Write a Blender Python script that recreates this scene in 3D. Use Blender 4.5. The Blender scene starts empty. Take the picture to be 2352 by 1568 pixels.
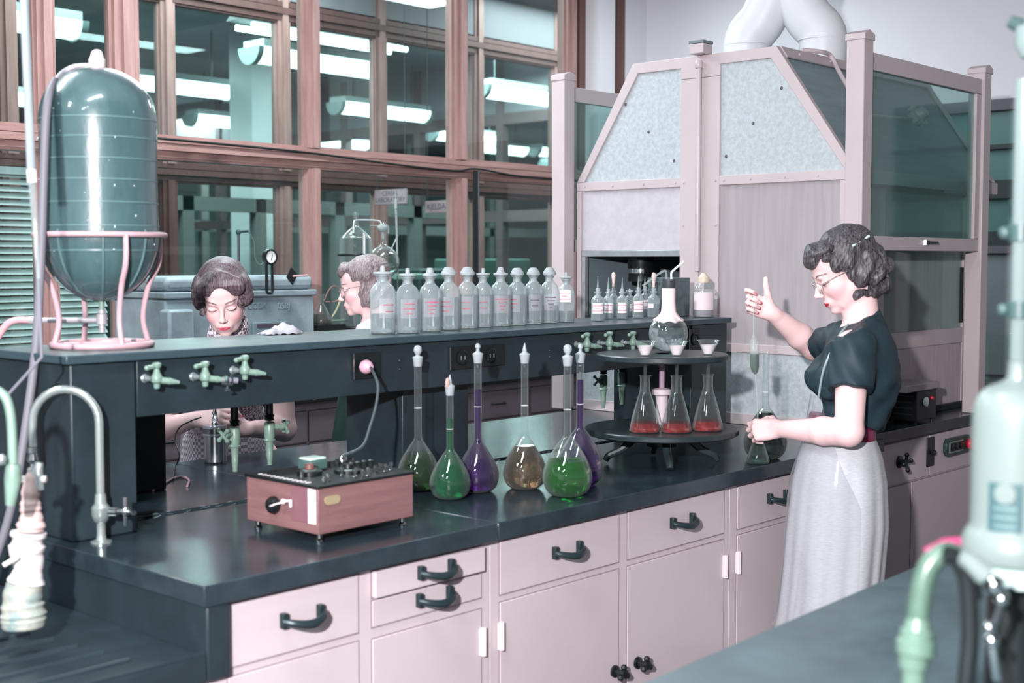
import bpy, bmesh, math, random
import numpy as np
from mathutils import Vector, Matrix
random.seed(7)
C = bpy.context.scene.collection
sc = bpy.context.scene

# ---------------------------------------------------------------- camera, light, exposure
F = 3018.0; TH = math.radians(42.33); PT = math.radians(3.527); H = 1.58
FW = Vector((math.cos(TH)*math.cos(PT), math.sin(TH)*math.cos(PT), -math.sin(PT)))
RT = Vector((math.sin(TH), -math.cos(TH), 0))
UP = Vector((math.cos(TH)*math.sin(PT), math.sin(TH)*math.sin(PT), math.cos(PT)))
cam = bpy.data.cameras.new('camera'); cam.sensor_width = 36; cam.lens = F/2352*36
cam.clip_start = .05; cam.clip_end = 100
cam.dof.use_dof = True; cam.dof.focus_distance = 4.6; cam.dof.aperture_fstop = 3.4
co = bpy.data.objects.new('camera', cam); C.objects.link(co)
co.matrix_world = Matrix(((RT.x, UP.x, -FW.x, 0), (RT.y, UP.y, -FW.y, 0), (RT.z, UP.z, -FW.z, H), (0, 0, 0, 1)))
sc.camera = co
vs = sc.view_settings
vs.view_transform = 'Standard'; vs.look = 'None'; vs.gamma = 1.0; vs.use_curve_mapping = False
vs.exposure = 0.0
w = bpy.data.worlds.new('world'); sc.world = w; w.use_nodes = True
w.node_tree.nodes['Background'].inputs[0].default_value = (.62, .72, .75, 1)
w.node_tree.nodes['Background'].inputs[1].default_value = .12
sc.cycles.use_denoising = True
sc.cycles.max_bounces = 16; sc.cycles.transmission_bounces = 14; sc.cycles.transparent_max_bounces = 24
sc.cycles.glossy_bounces = 5; sc.cycles.diffuse_bounces = 3
sc.cycles.caustics_reflective = False; sc.cycles.caustics_refractive = False
sc.cycles.sample_clamp_indirect = 6

def lamp(name, kind, loc, power, col, size=.1, size_y=None, target=None, spot=None):
    l = bpy.data.lights.new(name, kind); l.energy = power; l.color = col
    if kind == 'AREA':
        l.size = size
        if size_y: l.shape = 'RECTANGLE'; l.size_y = size_y
    else: l.shadow_soft_size = size
    if spot: l.spot_size = spot; l.spot_blend = .5
    o = bpy.data.objects.new(name, l); C.objects.link(o); o.location = loc
    if target is not None:
        o.rotation_euler = (Vector(target)-Vector(loc)).to_track_quat('-Z', 'Y').to_euler()
    return o
# photographer's flash, left of and above the camera
lamp('flash', 'SPOT', (-.65, .12, 2.08), 1060, (1, .965, .98), .045, target=(3.2, 2.9, 1.4), spot=math.radians(110))
# unseen ceiling tubes added as fill, placed to brighten hood face and end wall
for i, (x, y) in enumerate([(-1.6, .6), (-1.6, 2.8), (.6, 1.6), (1.2, 4.2), (3.4, 4.3), (5.9, 4.2)]):
    lamp('room_fill', 'AREA', (x, y, 3.35), 56 if x < 5 else 30, (.86, .96, 1), 1.3, .3, target=(x, y, 0))
# far laboratories behind the glass
for i, (x, y) in enumerate([(4.5, 6.2), (8.2, 6.2), (5.2, 8.6), (9.2, 8.6), (7.2, 11.5), (12, 11.5), (11, 15.5), (16, 14)]):
    lamp('far_room_tubes', 'AREA', (x, y, 3.55), 85 if y < 7 else 210, (.88, .98, .98), 2.2, 1.1, target=(x, y, 0))

def ray(px, py):
    return FW + (px-1176)/F*RT - (py-784)/F*UP
def onZ(px, py, z):
    d = ray(px, py); k = (z-H)/d.z; return Vector((k*d.x, k*d.y, z))
def onY(px, py, y):
    d = ray(px, py); k = y/d.y; return Vector((k*d.x, y, H+k*d.z))
def onX(px, py, x):
    d = ray(px, py); k = x/d.x; return Vector((x, k*d.y, H+k*d.z))
def onD(px, py, dep):
    d = ray(px, py)*dep; return Vector((d.x, d.y, d.z+H))
DB = .94     # bench top height
SH = 1.367   # reagent shelf top height

# ---------------------------------------------------------------- materials
MATS = {}
def lin(c):
    return tuple(((v/255)/12.92 if v/255 <= .04045 else ((v/255+.055)/1.055)**2.4) for v in c)+(1,)
def mat(name, rgb=(128, 128, 128), rough=.5, metal=0, trans=0, ior=1.45, coat=0, emit=None, es=0, noise=0, nscale=20,
        stretch=(1, 1, 1), bump=0, bscale=60, alpha=1, rgb2=None, spec=None, sss=0, rvar=0):
    if name in MATS: return MATS[name]
    m = bpy.data.materials.new(name); m.use_nodes = True; MATS[name] = m
    nt = m.node_tree; b = nt.nodes['Principled BSDF']; N = nt.nodes; L = nt.links
    b.inputs['Base Color'].default_value = lin(rgb); b.inputs['Roughness'].default_value = rough
    b.inputs['Metallic'].default_value = metal; b.inputs['Transmission Weight'].default_value = trans
    b.inputs['IOR'].default_value = ior; b.inputs['Coat Weight'].default_value = coat
    b.inputs['Alpha'].default_value = alpha
    if spec is not None: b.inputs['Specular IOR Level'].default_value = spec
    if sss: b.inputs['Subsurface Weight'].default_value = sss; b.inputs['Subsurface Radius'].default_value = (.012, .005, .003)
    if emit: b.inputs['Emission Color'].default_value = lin(emit); b.inputs['Emission Strength'].default_value = es
    if noise or bump or rvar:
        tc = N.new('ShaderNodeTexCoord'); mp = N.new('ShaderNodeMapping'); L.new(tc.outputs['Object'], mp.inputs[0])
        mp.inputs['Scale'].default_value = stretch
        n = N.new('ShaderNodeTexNoise'); n.inputs['Scale'].default_value = nscale; n.inputs['Detail'].default_value = 6
        n.inputs['Roughness'].default_value = .65; L.new(mp.outputs[0], n.inputs['Vector'])
        if noise:
            r = N.new('ShaderNodeValToRGB'); a = lin(rgb); c2 = lin(rgb2) if rgb2 else tuple(v*(1-noise) for v in a[:3])+(1,)
            r.color_ramp.elements[0].position = .35; r.color_ramp.elements[1].position = .65
            r.color_ramp.elements[0].color = c2; r.color_ramp.elements[1].color = a
            L.new(n.outputs['Fac'], r.inputs[0]); L.new(r.outputs[0], b.inputs['Base Color'])
        if rvar:
            mr = N.new('ShaderNodeMapRange'); mr.inputs['To Min'].default_value = max(0, rough-rvar); mr.inputs['To Max'].default_value = rough+rvar
            L.new(n.outputs['Fac'], mr.inputs[0]); L.new(mr.outputs[0], b.inputs['Roughness'])
        if bump:
            n2 = N.new('ShaderNodeTexNoise'); n2.inputs['Scale'].default_value = bscale; L.new(mp.outputs[0], n2.inputs['Vector'])
            bp = N.new('ShaderNodeBump'); bp.inputs['Strength'].default_value = bump; bp.inputs['Distance'].default_value = .002
            L.new(n2.outputs['Fac'], bp.inputs['Height']); L.new(bp.outputs[0], b.inputs['Normal'])
    return m
def fres(N, L, ior):
    """reflectance of a thin sheet: the same from both of its faces"""
    f = N.new('ShaderNodeFresnel'); g = N.new('ShaderNodeNewGeometry'); r = N.new('ShaderNodeMapRange')
    r.inputs['To Min'].default_value = ior; r.inputs['To Max'].default_value = 1/ior
    L.new(g.outputs['Backfacing'], r.inputs[0]); L.new(r.outputs[0], f.inputs[0]); return f
def thin_glass(name, tint=(.97, .99, .985), edge=(228, 236, 238), haze=.03, edgeamt=.5, rough=.0):
    """blown thin-walled glass: clear through the wall, whitish haze and bright rim painted in, mirror-like glints"""
    m = pane_mat(name, tint, 1.0, 1.5, rough); MATS[name] = m; nt = m.node_tree; N = nt.nodes; L = nt.links
    d = N.new('ShaderNodeBsdfDiffuse'); d.inputs[0].default_value = lin(edge)
    t = N.new('ShaderNodeBsdfTranslucent'); t.inputs[0].default_value = lin(edge); ad = N.new('ShaderNodeMixShader'); ad.inputs[0].default_value = .4
    L.new(d.outputs[0], ad.inputs[1]); L.new(t.outputs[0], ad.inputs[2])
    lw = N.new('ShaderNodeLayerWeight'); lw.inputs[0].default_value = .35
    p = N.new('ShaderNodeMath'); p.operation = 'POWER'; p.inputs[1].default_value = 2.2; L.new(lw.outputs['Facing'], p.inputs[0])
    mr = N.new('ShaderNodeMapRange'); mr.inputs['To Min'].default_value = haze; mr.inputs['To Max'].default_value = edgeamt; L.new(p.outputs[0], mr.inputs[0])
    mx = N.new('ShaderNodeMixShader'); src = N['Material Output'].inputs[0].links[0].from_socket
    L.new(mr.outputs[0], mx.inputs[0]); L.new(src, mx.inputs[1]); L.new(ad.outputs[0], mx.inputs[2]); L.new(mx.outputs[0], N['Material Output'].inputs[0])
    return m
def pane_mat(name, tint, refl=1.0, ior=1.5, rough=.0, tintmul=1.0):
    """a thin pane: clear tinted transmission with a surface reflection"""
    m = bpy.data.materials.new(name); m.use_nodes = True; nt = m.node_tree; N = nt.nodes; L = nt.links
    N.remove(N['Principled BSDF'])
    t = N.new('ShaderNodeBsdfTransparent'); t.inputs[0].default_value = tuple(tint)+(1,)
    g = N.new('ShaderNodeBsdfGlossy'); g.inputs['Roughness'].default_value = rough
    f = fres(N, L, ior)
    mx = N.new('ShaderNodeMixShader')
    if refl != 1.0:
        mm = N.new('ShaderNodeMath'); mm.operation = 'MULTIPLY'; mm.inputs[1].default_value = refl
        L.new(f.outputs[0], mm.inputs[0]); L.new(mm.outputs[0], mx.inputs[0])
    else: L.new(f.outputs[0], mx.inputs[0])
    L.new(t.outputs[0], mx.inputs[1]); L.new(g.outputs[0], mx.inputs[2]); L.new(mx.outputs[0], N['Material Output'].inputs[0])
    return m
def veil_mat(name, tint, veil, fac, rough=.05):
    """a pane with a pale veil: diffuse mixed in by streaky noise"""
    m = pane_mat(name, tint, 1.0, 1.5, rough); nt = m.node_tree; N = nt.nodes; L = nt.links
    d = N.new('ShaderNodeBsdfDiffuse'); d.inputs[0].default_value = lin(veil)
    mx = N.new('ShaderNodeMixShader'); src = N['Material Output'].inputs[0].links[0].from_socket
    tc = N.new('ShaderNodeTexCoord'); mp = N.new('ShaderNodeMapping'); mp.inputs['Scale'].default_value = (14, 14, 1.3)
    n = N.new('ShaderNodeTexNoise'); n.inputs['Scale'].default_value = 3; n.inputs['Detail'].default_value = 5
    L.new(tc.outputs['Object'], mp.inputs[0]); L.new(mp.outputs[0], n.inputs['Vector'])
    mr = N.new('ShaderNodeMapRange'); mr.inputs['To Min'].default_value = fac*.75; mr.inputs['To Max'].default_value = fac*1.25
    L.new(n.outputs['Fac'], mr.inputs[0]); L.new(mr.outputs[0], mx.inputs[0])
    L.new(src, mx.inputs[1]); L.new(d.outputs[0], mx.inputs[2]); L.new(mx.outputs[0], N['Material Output'].inputs[0])
    return m

black = mat('black_stone', (46, 58, 65), .19, noise=.4, nscale=9, rvar=.035, bump=.03, bscale=8)
black_side = mat('black_stone_matt', (40, 52, 58), .38, noise=.3, nscale=7, bump=.1, bscale=60)
shelf_m = mat('shelf_stone', (58, 76, 84), .33, noise=.25, nscale=6, rvar=.08)
blackp = mat('black_plastic', (22, 27, 29), .35)
blackm = mat('black_matt', (17, 21, 23), .6)
cabp = mat('cabinet_paint', (200, 187, 192), .38, noise=.05, nscale=3)
cabd = mat('cabinet_paint_dark', (150, 135, 141), .45, noise=.08, nscale=3)
hoodp = mat('hood_paint', (194, 181, 184), .35, noise=.06, nscale=5, bump=.03, bscale=30)
handm = mat('handle_iron', (42, 56, 60), .28, metal=.3)
galv = mat('galvanised', (186, 193, 198), .5, noise=.22, nscale=55, rvar=.08, spec=.3)
galv2 = mat('galvanised_sheet', (168, 174, 178), .38, metal=.35, noise=.22, nscale=25)
pinksheet = mat('hood_liner', (190, 172, 180), .42, noise=.2, nscale=6, stretch=(8, 8, .8))
white_wall = mat('white_wall', (226, 224, 230), .8, noise=.06, nscale=.9)
duct_m = mat('duct_white', (222, 222, 227), .45, noise=.05, nscale=6)
wood = mat('frame_wood', (178, 144, 140), .34, noise=1, rgb2=(156, 120, 116), nscale=5, stretch=(6, 6, .6))
wood_h = mat('frame_wood_rail', (174, 140, 136), .34, noise=1, rgb2=(146, 110, 105), nscale=5, stretch=(.6, 6, 6))
wood_d = mat('frame_wood_dark', (112, 78, 76), .45, noise=.25, nscale=5, stretch=(6, 6, .6))
mahog = mat('mahogany', (136, 101, 101), .4, noise=1, rgb2=(118, 85, 87), nscale=3.2, stretch=(1.2, 1.2, 14))
glass = thin_glass('lab_glass', haze=.012, edgeamt=.42)
glass_t = thin_glass('lab_glass_tube', haze=.2, edgeamt=.7)
glass_b = thin_glass('bottle_glass', haze=.12, edgeamt=.82, edge=(236, 242, 246))
frost = mat('ground_glass', (206, 214, 219), .42, trans=.45, ior=1.4)
water = mat('water', (214, 226, 230), .0, trans=.90, ior=1.33)
chrome = mat('chrome', (215, 220, 220), .12, metal=1)
steel = mat('steel', (175, 180, 184), .24, metal=1)
brassg = mat('green_enamel', (122, 148, 136), .35, noise=.15, nscale=30)
pinkp = mat('pink_paint', (196, 160, 168), .4, noise=.08, nscale=8)
rubber = mat('grey_rubber', (120, 120, 132), .6)
labelm = mat('paper_label', (238, 232, 235), .7)
red = mat('red_plastic', (200, 22, 60), .3)
window_glass = pane_mat('window_glass', (.86, .93, .92))
sash_glass = veil_mat('sash_glass', (.66, .80, .78), (150, 185, 182), .10)
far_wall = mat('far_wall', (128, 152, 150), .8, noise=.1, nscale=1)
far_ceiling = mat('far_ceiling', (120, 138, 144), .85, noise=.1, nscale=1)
ceil_m = mat('ceiling', (205, 208, 212), .85)
floor_m = mat('floor', (88, 84, 84), .4, noise=.2, nscale=2)
tube_m = mat('tube_light', (255, 255, 255), .5, emit=(238, 255, 255), es=5.0)
tube_dim = mat('tube_light_dim', (255, 255, 255), .5, emit=(205, 238, 238), es=1.1)

# ---------------------------------------------------------------- mesh helpers
ORG = {}
class MB:
    def __init__(s): s.v = []; s.f = []
    def add(s, vs, fs):
        n = len(s.v); s.v += [tuple(v) for v in vs]; s.f += [tuple(i+n for i in f) for f in fs]; return s
    def box(s, x0, x1, y0, y1, z0, z1):
        x0, x1 = min(x0, x1), max(x0, x1); y0, y1 = min(y0, y1), max(y0, y1); z0, z1 = min(z0, z1), max(z0, z1)
        return s.add([(x0, y0, z0), (x1, y0, z0), (x1, y1, z0), (x0, y1, z0), (x0, y0, z1), (x1, y0, z1), (x1, y1, z1), (x0, y1, z1)],
                     [(0, 3, 2, 1), (4, 5, 6, 7), (0, 1, 5, 4), (1, 2, 6, 5), (2, 3, 7, 6), (3, 0, 4, 7)])
    def tube(s, pts, r, n=10, cap=True, closed=False):
        pts = [Vector(p) for p in pts]; m = len(pts)
        rs = list(r) if isinstance(r, (list, tuple)) else [r]*m
        if len(rs) != m: rs = [rs[min(len(rs)-1, round(i*(len(rs)-1)/(m-1)))] for i in range(m)]
        T = []
        for i in range(m):
            a = pts[i-1] if (i or closed) else pts[i]; b = pts[(i+1) % m] if (i < m-1 or closed) else pts[i]
            T.append((b-a).normalized())
        u = T[0].orthogonal().normalized(); vs = []; fs = []
        for i in range(m):
            u = (u - T[i]*u.dot(T[i])).normalized(); v = T[i].cross(u)
            for k in range(n):
                an = 2*math.pi*k/n; vs.append(pts[i]+(u*math.cos(an)+v*math.sin(an))*rs[i])
        for i in range(m if closed else m-1):
            j = (i+1) % m
            for k in range(n):
                k2 = (k+1) % n; fs.append((i*n+k, i*n+k2, j*n+k2, j*n+k))
        if cap and not closed:
            fs.append(tuple(range(n))[::-1]); fs.append(tuple((m-1)*n+k for k in range(n)))
        return s.add(vs, fs)
    def cyl(s, a, b, r, r2=None, n=16): return s.tube([a, b], [r, r if r2 is None else r2], n)
    def lathe(s, prof, o=(0, 0, 0), n=32, axis=None):
        """prof: (r, z) list; r=0 ends close the surface"""
        o = Vector(o); ax = Vector(axis or (0, 0, 1)).normalized(); u = ax.orthogonal().normalized(); v = ax.cross(u)
        vs = []; fs = []; idx = []
        for r, z in prof:
            if r < 1e-6: idx.append([len(vs)]); vs.append(o+ax*z)
            else:
                idx.append(list(range(len(vs), len(vs)+n)))
                vs += [o+ax*z+(u*math.cos(2*math.pi*k/n)+v*math.sin(2*math.pi*k/n))*r for k in range(n)]
        for a, b in zip(idx, idx[1:]):
            for k in range(n):
                k2 = (k+1) % n
                if len(a) == 1 and len(b) == 1: continue
                if len(a) == 1: fs.append((a[0], b[k2], b[k])) if False else fs.append((a[0], b[k], b[k2])[::-1])
                elif len(b) == 1: fs.append((a[k], a[k2], b[0]))
                else: fs.append((a[k], a[k2], b[k2], b[k]))
        return s.add(vs, fs)
    def sphere(s, c, r, n=16, sc_=(1, 1, 1)):
        c = Vector(c); vs = []; fs = []; m = n//2
        for i in range(1, m):
            ph = math.pi*i/m
            for k in range(n):
                an = 2*math.pi*k/n
                vs.append((c.x+r*sc_[0]*math.sin(ph)*math.cos(an), c.y+r*sc_[1]*math.sin(ph)*math.sin(an), c.z+r*sc_[2]*math.cos(ph)))
        t = len(vs); vs += [(c.x, c.y, c.z+r*sc_[2]), (c.x, c.y, c.z-r*sc_[2])]
        for i in range(m-2):
            for k in range(n):
                k2 = (k+1) % n; fs.append((i*n+k, (i+1)*n+k, (i+1)*n+k2, i*n+k2))
        for k in range(n):
            k2 = (k+1) % n; fs.append((t, k, k2)); fs.append((t+1, (m-2)*n+k2, (m-2)*n+k))
        return s.add(vs, fs)
    def prism(s, poly, axis, a, b):
        """poly in the two other axes (in x,y,z order), extruded from a to b"""
        n = len(poly)
        def P(p, t):
            return {'x': (t, p[0], p[1]), 'y': (p[0], t, p[1]), 'z': (p[0], p[1], t)}[axis]
        vs = [P(p, a) for p in poly]+[P(p, b) for p in poly]
        fs = [tuple(range(n))[::-1], tuple(range(n, 2*n))]+[(i, (i+1) % n, n+(i+1) % n, n+i) for i in range(n)]
        return s.add(vs, fs)
    def rot(s, ang, c, axis='Z', start=0):
        R = Matrix.Rotation(ang, 3, axis); c = Vector(c)
        s.v[start:] = [tuple(R@(Vector(v)-c)+c) for v in s.v[start:]]; return s
    def build(s, name, m, parent=None, smooth=True, bevel=0, ang=35):
        me = bpy.data.meshes.new(name)
        off = ORG.get(parent.name, (0, 0, 0)) if parent else (0, 0, 0)
        vs = [(v[0]-off[0], v[1]-off[1], v[2]-off[2]) for v in s.v]
        me.from_pydata(vs, [], s.f); me.update()
        bm = bmesh.new(); bm.from_mesh(me); bmesh.ops.recalc_face_normals(bm, faces=bm.faces); bm.to_mesh(me); bm.free()
        if smooth:
            me.shade_smooth(); me.set_sharp_from_angle(angle=math.radians(ang))
        me.materials.append(m)
        o = bpy.data.objects.new(name, me); C.objects.link(o)
        if parent: o.parent = parent; ORG[o.name] = off
        if bevel:
            b = o.modifiers.new('bevel', 'BEVEL'); b.width = bevel; b.segments = 2; b.limit_method = 'ANGLE'; b.harden_normals = False
        return o
def tag(o, label=None, cat=None, group=None, kind=None):
    if label: o['label'] = label
    if cat: o['category'] = cat
    if group: o['group'] = group
    if kind: o['kind'] = kind
    return o
def thing(name, loc, label=None, cat=None, group=None, kind=None, local=False):
    o = bpy.data.objects.new(name, None); C.objects.link(o); o.empty_display_size = .05
    o.location = loc
    ORG[o.name] = (0, 0, 0) if local else tuple(loc)
    return tag(o, label, cat, group, kind)
def st(o): o['kind'] = 'structure'; return o
def copy_tree(o, parent=None):
    c = o.copy(); C.objects.link(c); c.parent = parent
    if parent is None and 'label' in c: del c['label']
    for ch in list(o.children): copy_tree(ch, c)
    return c
def arc(c, r, a0, a1, u, v, n=12):
    c = Vector(c); u = Vector(u); v = Vector(v)
    return [c+u*(r*math.cos(a0+(a1-a0)*i/n))+v*(r*math.sin(a0+(a1-a0)*i/n)) for i in range(n+1)]
def spline(pts, n=6):
    P = [Vector(p) for p in pts]; P = [P[0]*2-P[1]]+P+[P[-1]*2-P[-2]]; out = []
    for i in range(1, len(P)-2):
        for k in range(n):
            t = k/n; a, b, c, d = P[i-1:i+3]
            out.append(.5*((2*b)+(c-a)*t+(2*a-5*b+4*c-d)*t*t+(3*b-a-3*c+d)*t**3))
    out.append(P[-2]); return out
def text_obj(name, body, size, loc, right, up, m, parent=None, ext=.0005, align='CENTER'):
    cu = bpy.data.curves.new(name, 'FONT'); cu.body = body; cu.size = size; cu.extrude = ext; cu.align_x = align; cu.align_y = 'CENTER'
    tmp = bpy.data.objects.new(name, cu); C.objects.link(tmp)
    dg = bpy.context.evaluated_depsgraph_get(); me = bpy.data.meshes.new_from_object(tmp.evaluated_get(dg))
    bpy.data.objects.remove(tmp)
    r = Vector(right).normalized(); u = Vector(up).normalized(); n = r.cross(u)
    off = Vector(ORG.get(parent.name, (0, 0, 0))) if parent else Vector((0, 0, 0))
    for v in me.vertices: v.co = r*v.co.x+u*v.co.y+n*v.co.z+Vector(loc)-off
    me.materials.clear(); me.materials.append(m)
    o = bpy.data.objects.new(name, me); C.objects.link(o)
    if parent: o.parent = parent
    return o
# ---------------------------------------------------------------- room shell
st(MB().box(-3.5, 24, -3, 20, -.1, 0).build('floor', floor_m, smooth=False))
st(MB().box(-3.5, 7.4, -3, 5.36, 3.75, 3.85).build('ceiling', ceil_m, smooth=False))
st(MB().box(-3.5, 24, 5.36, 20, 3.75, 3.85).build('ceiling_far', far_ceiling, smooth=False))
WE = 7.2; WY = 5.4
st(MB().box(WE, WE+.2, -3, WY+.06, 0, 3.75).build('wall_right', white_wall, smooth=False))
st(MB().box(-3.5, -3.4, -3, 20, 0, 3.75).build('wall_left', white_wall, smooth=False))
st(MB().box(-3.5, 7.4, -3.1, -3, 0, 3.75).build('wall_front', white_wall, smooth=False))
st(MB().box(6.92, WE, WY-.06, WY+.06, 0, 3.75).build('wall_back', white_wall, smooth=False))
st(MB().box(6.57, 6.73, WY-.16, WY+.10, 0, 3.75).build('trim_1', white_wall, smooth=False))

def moulded_post(par, x, y, z0, z1, w, m, d=.10, name='mullion'):
    """a mullion: proud centre fillet, two stepped glazing stops"""
    b = MB().box(x-w*.22, x+w*.22, y-d*.62, y+d*.5, z0, z1)
    b.box(x-w*.5, x-w*.22, y-d*.42, y+d*.42, z0, z1).box(x+w*.22, x+w*.5, y-d*.42, y+d*.42, z0, z1)
    b.box(x-w*.62, x-w*.5, y-d*.2, y+d*.2, z0, z1).box(x+w*.5, x+w*.62, y-d*.2, y+d*.2, z0, z1)
    return b.build(name, m, par, smooth=False)
def moulded_rail(par, x0, x1, y, z0, z1, m, d=.10, name='rail'):
    h = z1-z0
    b = MB().box(x0, x1, y-d*.42, y+d*.42, z0, z0+h*.27).box(x0, x1, y-d*.62, y+d*.5, z0+h*.33, z0+h*.67).box(x0, x1, y-d*.5, y+d*.42, z0+h*.73, z1)
    b.box(x0, x1, y-d*.3, y+d*.3, z0-.012, z1+.014)
    return b.build(name, m, par, smooth=False)
# front glazed partition behind the benches
win1 = thing('window_1', (3.5, WY, 0)); st(win1)
MX = [1.15, 2.15, onY(95, 100, WY).x, onY(280, 100, WY).x, onY(709, 150, WY).x, onY(1049, 200, WY).x]
MW = [.085, .085, .085, .125, .085, .10]
for x, w_ in zip(MX, MW):
    moulded_post(win1, x, WY, 0, 2.055, w_*.95, wood)
    moulded_post(win1, x, WY, 2.16, 3.75, w_, wood)
xr = onY(1303, 100, WY).x
moulded_post(win1, xr, WY, 0, 3.75, .09, wood)
MB().box(xr+.06, 6.57, WY-.05, WY+.05, 0, 3.75).build('jamb', wood_d, win1, smooth=False)
moulded_rail(win1, .5, 6.57, WY, 2.062, 2.152, wood_h, .12)
moulded_rail(win1, .5, 6.57, WY, 3.62, 3.75, wood_h, .12)
moulded_rail(win1, .5, 6.57, WY, .80, .92, wood_h, .12)
MB().box(.5, 6.57, WY-.03, WY+.03, 0, .80).build('lower_panel', cabd, win1, smooth=False)
xs = [.5]+MX+[xr]
for a, b in zip(xs, xs[1:]):
    MB().box(a+.05, b-.05, WY-.003, WY+.003, .93, 2.05).build('pane', window_glass, win1, smooth=False)
    MB().box(a+.05, b-.05, WY-.003, WY+.003, 2.17, 3.62).build('pane', window_glass, win1, smooth=False)
win2 = thing('window_2', (6.8, WY, 0)); st(win2)
MB().box(6.73, 6.92, WY-.003, WY+.003, .9, 3.75).build('pane', window_glass, win2, smooth=False)
MB().box(6.90, 6.94, WY-.08, WY+.08, .9, 3.75).build('frame', wood_d, win2, smooth=False)
MB().box(6.73, 6.92, WY-.04, WY+.04, 0, .9).build('lower_panel', white_wall, win2, smooth=False)
# second glazed partition across the corridor
Y2 = 6.9
win3 = thing('window_3', (6, Y2, 0)); st(win3)
M2 = [onY(u, v, Y2).x for u, v in ((378, 100), (645, 100), (868, 100))]; M2 = [M2[0]-2, M2[0]-1]+M2+[M2[2]+.98, M2[2]+1.9, M2[2]+2.9, M2[2]+4]
for k, x in enumerate(M2):
    moulded_post(win3, x, Y2, 0, 2.06, .10, wood_d if k == 2 else wood, .09)
    moulded_post(win3, x, Y2, 2.16, 3.75, .10, wood, .09)
for z0, z1 in ((2.06, 2.16), (3.12, 3.24), (3.65, 3.75)):
    moulded_rail(win3, M2[0], M2[-1], Y2, z0, z1, wood_d, .10)
MB().box(M2[0], M2[-1], Y2-.03, Y2+.03, 0, .85).build('lower_panel', far_wall, win3, smooth=False)
MB().box(M2[0], M2[-1], Y2-.03, Y2+.03, 3.24, 3.65).build('upper_panel', mat('far_panel', (138, 140, 146), .7), win3, smooth=False)
for a, b in zip(M2, M2[1:]):
    MB().box(a+.05, b-.05, Y2-.003, Y2+.003, .86, 2.05).build('pane', window_glass, win3, smooth=False)
    MB().box(a+.05, b-.05, Y2-.003, Y2+.003, 2.17, 3.12).build('pane', window_glass, win3, smooth=False)
# inner glazed screens of the far laboratories
frame_g = mat('far_frame', (96, 100, 100), .5)
frame_b = mat('far_frame_brown', (104, 88, 90), .5)
win4 = thing('window_4', (11, 12, 0)); st(win4)
X4 = 10.6
for k, y in enumerate([7.2, 8.5, 9.8, 11.1, 12.4, 13.7, 15.0, 16.3]):
    MB().box(X4-.05, X4+.05, y-.05, y+.05, 0, 3.75).build('mullion', frame_b, win4, smooth=False)
for z0, z1 in ((2.0, 2.12), (3.05, 3.17)):
    MB().box(X4-.045, X4+.045, 7.2, 18, z0, z1).build('rail', frame_b, win4, smooth=False)
MB().box(X4-.02, X4+.02, 7.2, 18, 3.17, 3.75).build('upper_panel', mat('far_panel', (138, 140, 146), .7), win4, smooth=False)
win5 = thing('window_5', (8, 13.6, 0)); st(win5)
Y5 = 9.5
for x in [3.2, 4.4, 5.55, 6.35, 7.1, 8.0, 9.0, 9.9]:
    MB().box(x-.055, x+.055, Y5-.05, Y5+.05, 0, 2.12).build('mullion', frame_g, win5, smooth=False)
MB().box(3.2, 9.9, Y5-.05, Y5+.05, 2.0, 2.12).build('rail', frame_g, win5, smooth=False)
MB().box(3.2, 9.9, Y5-.03, Y5+.03, 0, .9).build('lower_panel', far_wall, win5, smooth=False)
win6 = thing('window_6', (14, 16, 0)); st(win6)
for x in [5, 7, 9, 11, 13, 15, 17, 19, 21]:
    MB().box(x-.06, x+.06, 15.95, 16.05, 0, 3.75).build('mullion', frame_g, win6, smooth=False)
for z0, z1 in ((2.0, 2.15), (3.0, 3.15)):
    MB().box(3, 23, 15.95, 16.05, z0, z1).build('rail', frame_g, win6, smooth=False)
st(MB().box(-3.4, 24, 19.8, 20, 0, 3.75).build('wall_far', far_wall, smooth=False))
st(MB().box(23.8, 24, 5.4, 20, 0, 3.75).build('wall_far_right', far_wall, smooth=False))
cx = onD(588, 300, 12.2)
tag(MB().box(cx.x-.17, cx.x+.17, cx.y-.17, cx.y+.17, 0, 3.75).build('column', mat('column_paint', (186, 196, 198), .8), smooth=False),
    'square pale grey structural column in the room beyond the glass', 'column')
# window in the end wall behind the fume hood
win7 = thing('window_7', (WE, 2.6, 0)); st(win7)
teal = mat('obscure_glass', (112, 150, 148), .25, noise=.1, nscale=1.5)
fd = mat('window_frame_grey', (120, 116, 124), .5); fdd = mat('window_frame_dark', (62, 72, 76), .5)
for z0, z1 in ((1.66, 1.74), (1.92, 2.02)):
    MB().box(WE-.05, WE, 1.0, 4.2, z0, z1).build('rail', fdd, win7, smooth=False)
MB().box(WE-.05, WE, 1.0, 4.2, 2.40, 2.46).build('rail', fd, win7, smooth=False)
MB().box(WE-.05, WE, 1.0, 4.2, 2.19, 2.215).build('rail', fdd, win7, smooth=False)
MB().box(WE-.055, WE, 1.0, 4.2, 1.62, 1.66).build('sill', fd, win7, smooth=False)
for z0, z1 in ((1.74, 1.92), (2.02, 2.19), (2.215, 2.40)):
    MB().box(WE-.02, WE-.012, 1.0, 4.2, z0, z1).build('pane', teal, win7, smooth=False)
st(MB().box(WE-.03, WE, 1.0, 4.2, .95, 1.62).build('wall_right_panel', mat('panel_grey', (150, 158, 162), .6, noise=.1, nscale=2), smooth=False))
r = thing('wall_counter', (6.9, 2.4, 0), 'dark bench along the end wall seen past the hood post', 'bench')
MB().box(6.55, WE-.035, .8, 4.4, .90, .94).build('worktop', black, r, bevel=.004)
MB().box(6.6, WE-.04, .82, 4.38, 0, .899).build('body', cabd, r)

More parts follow.
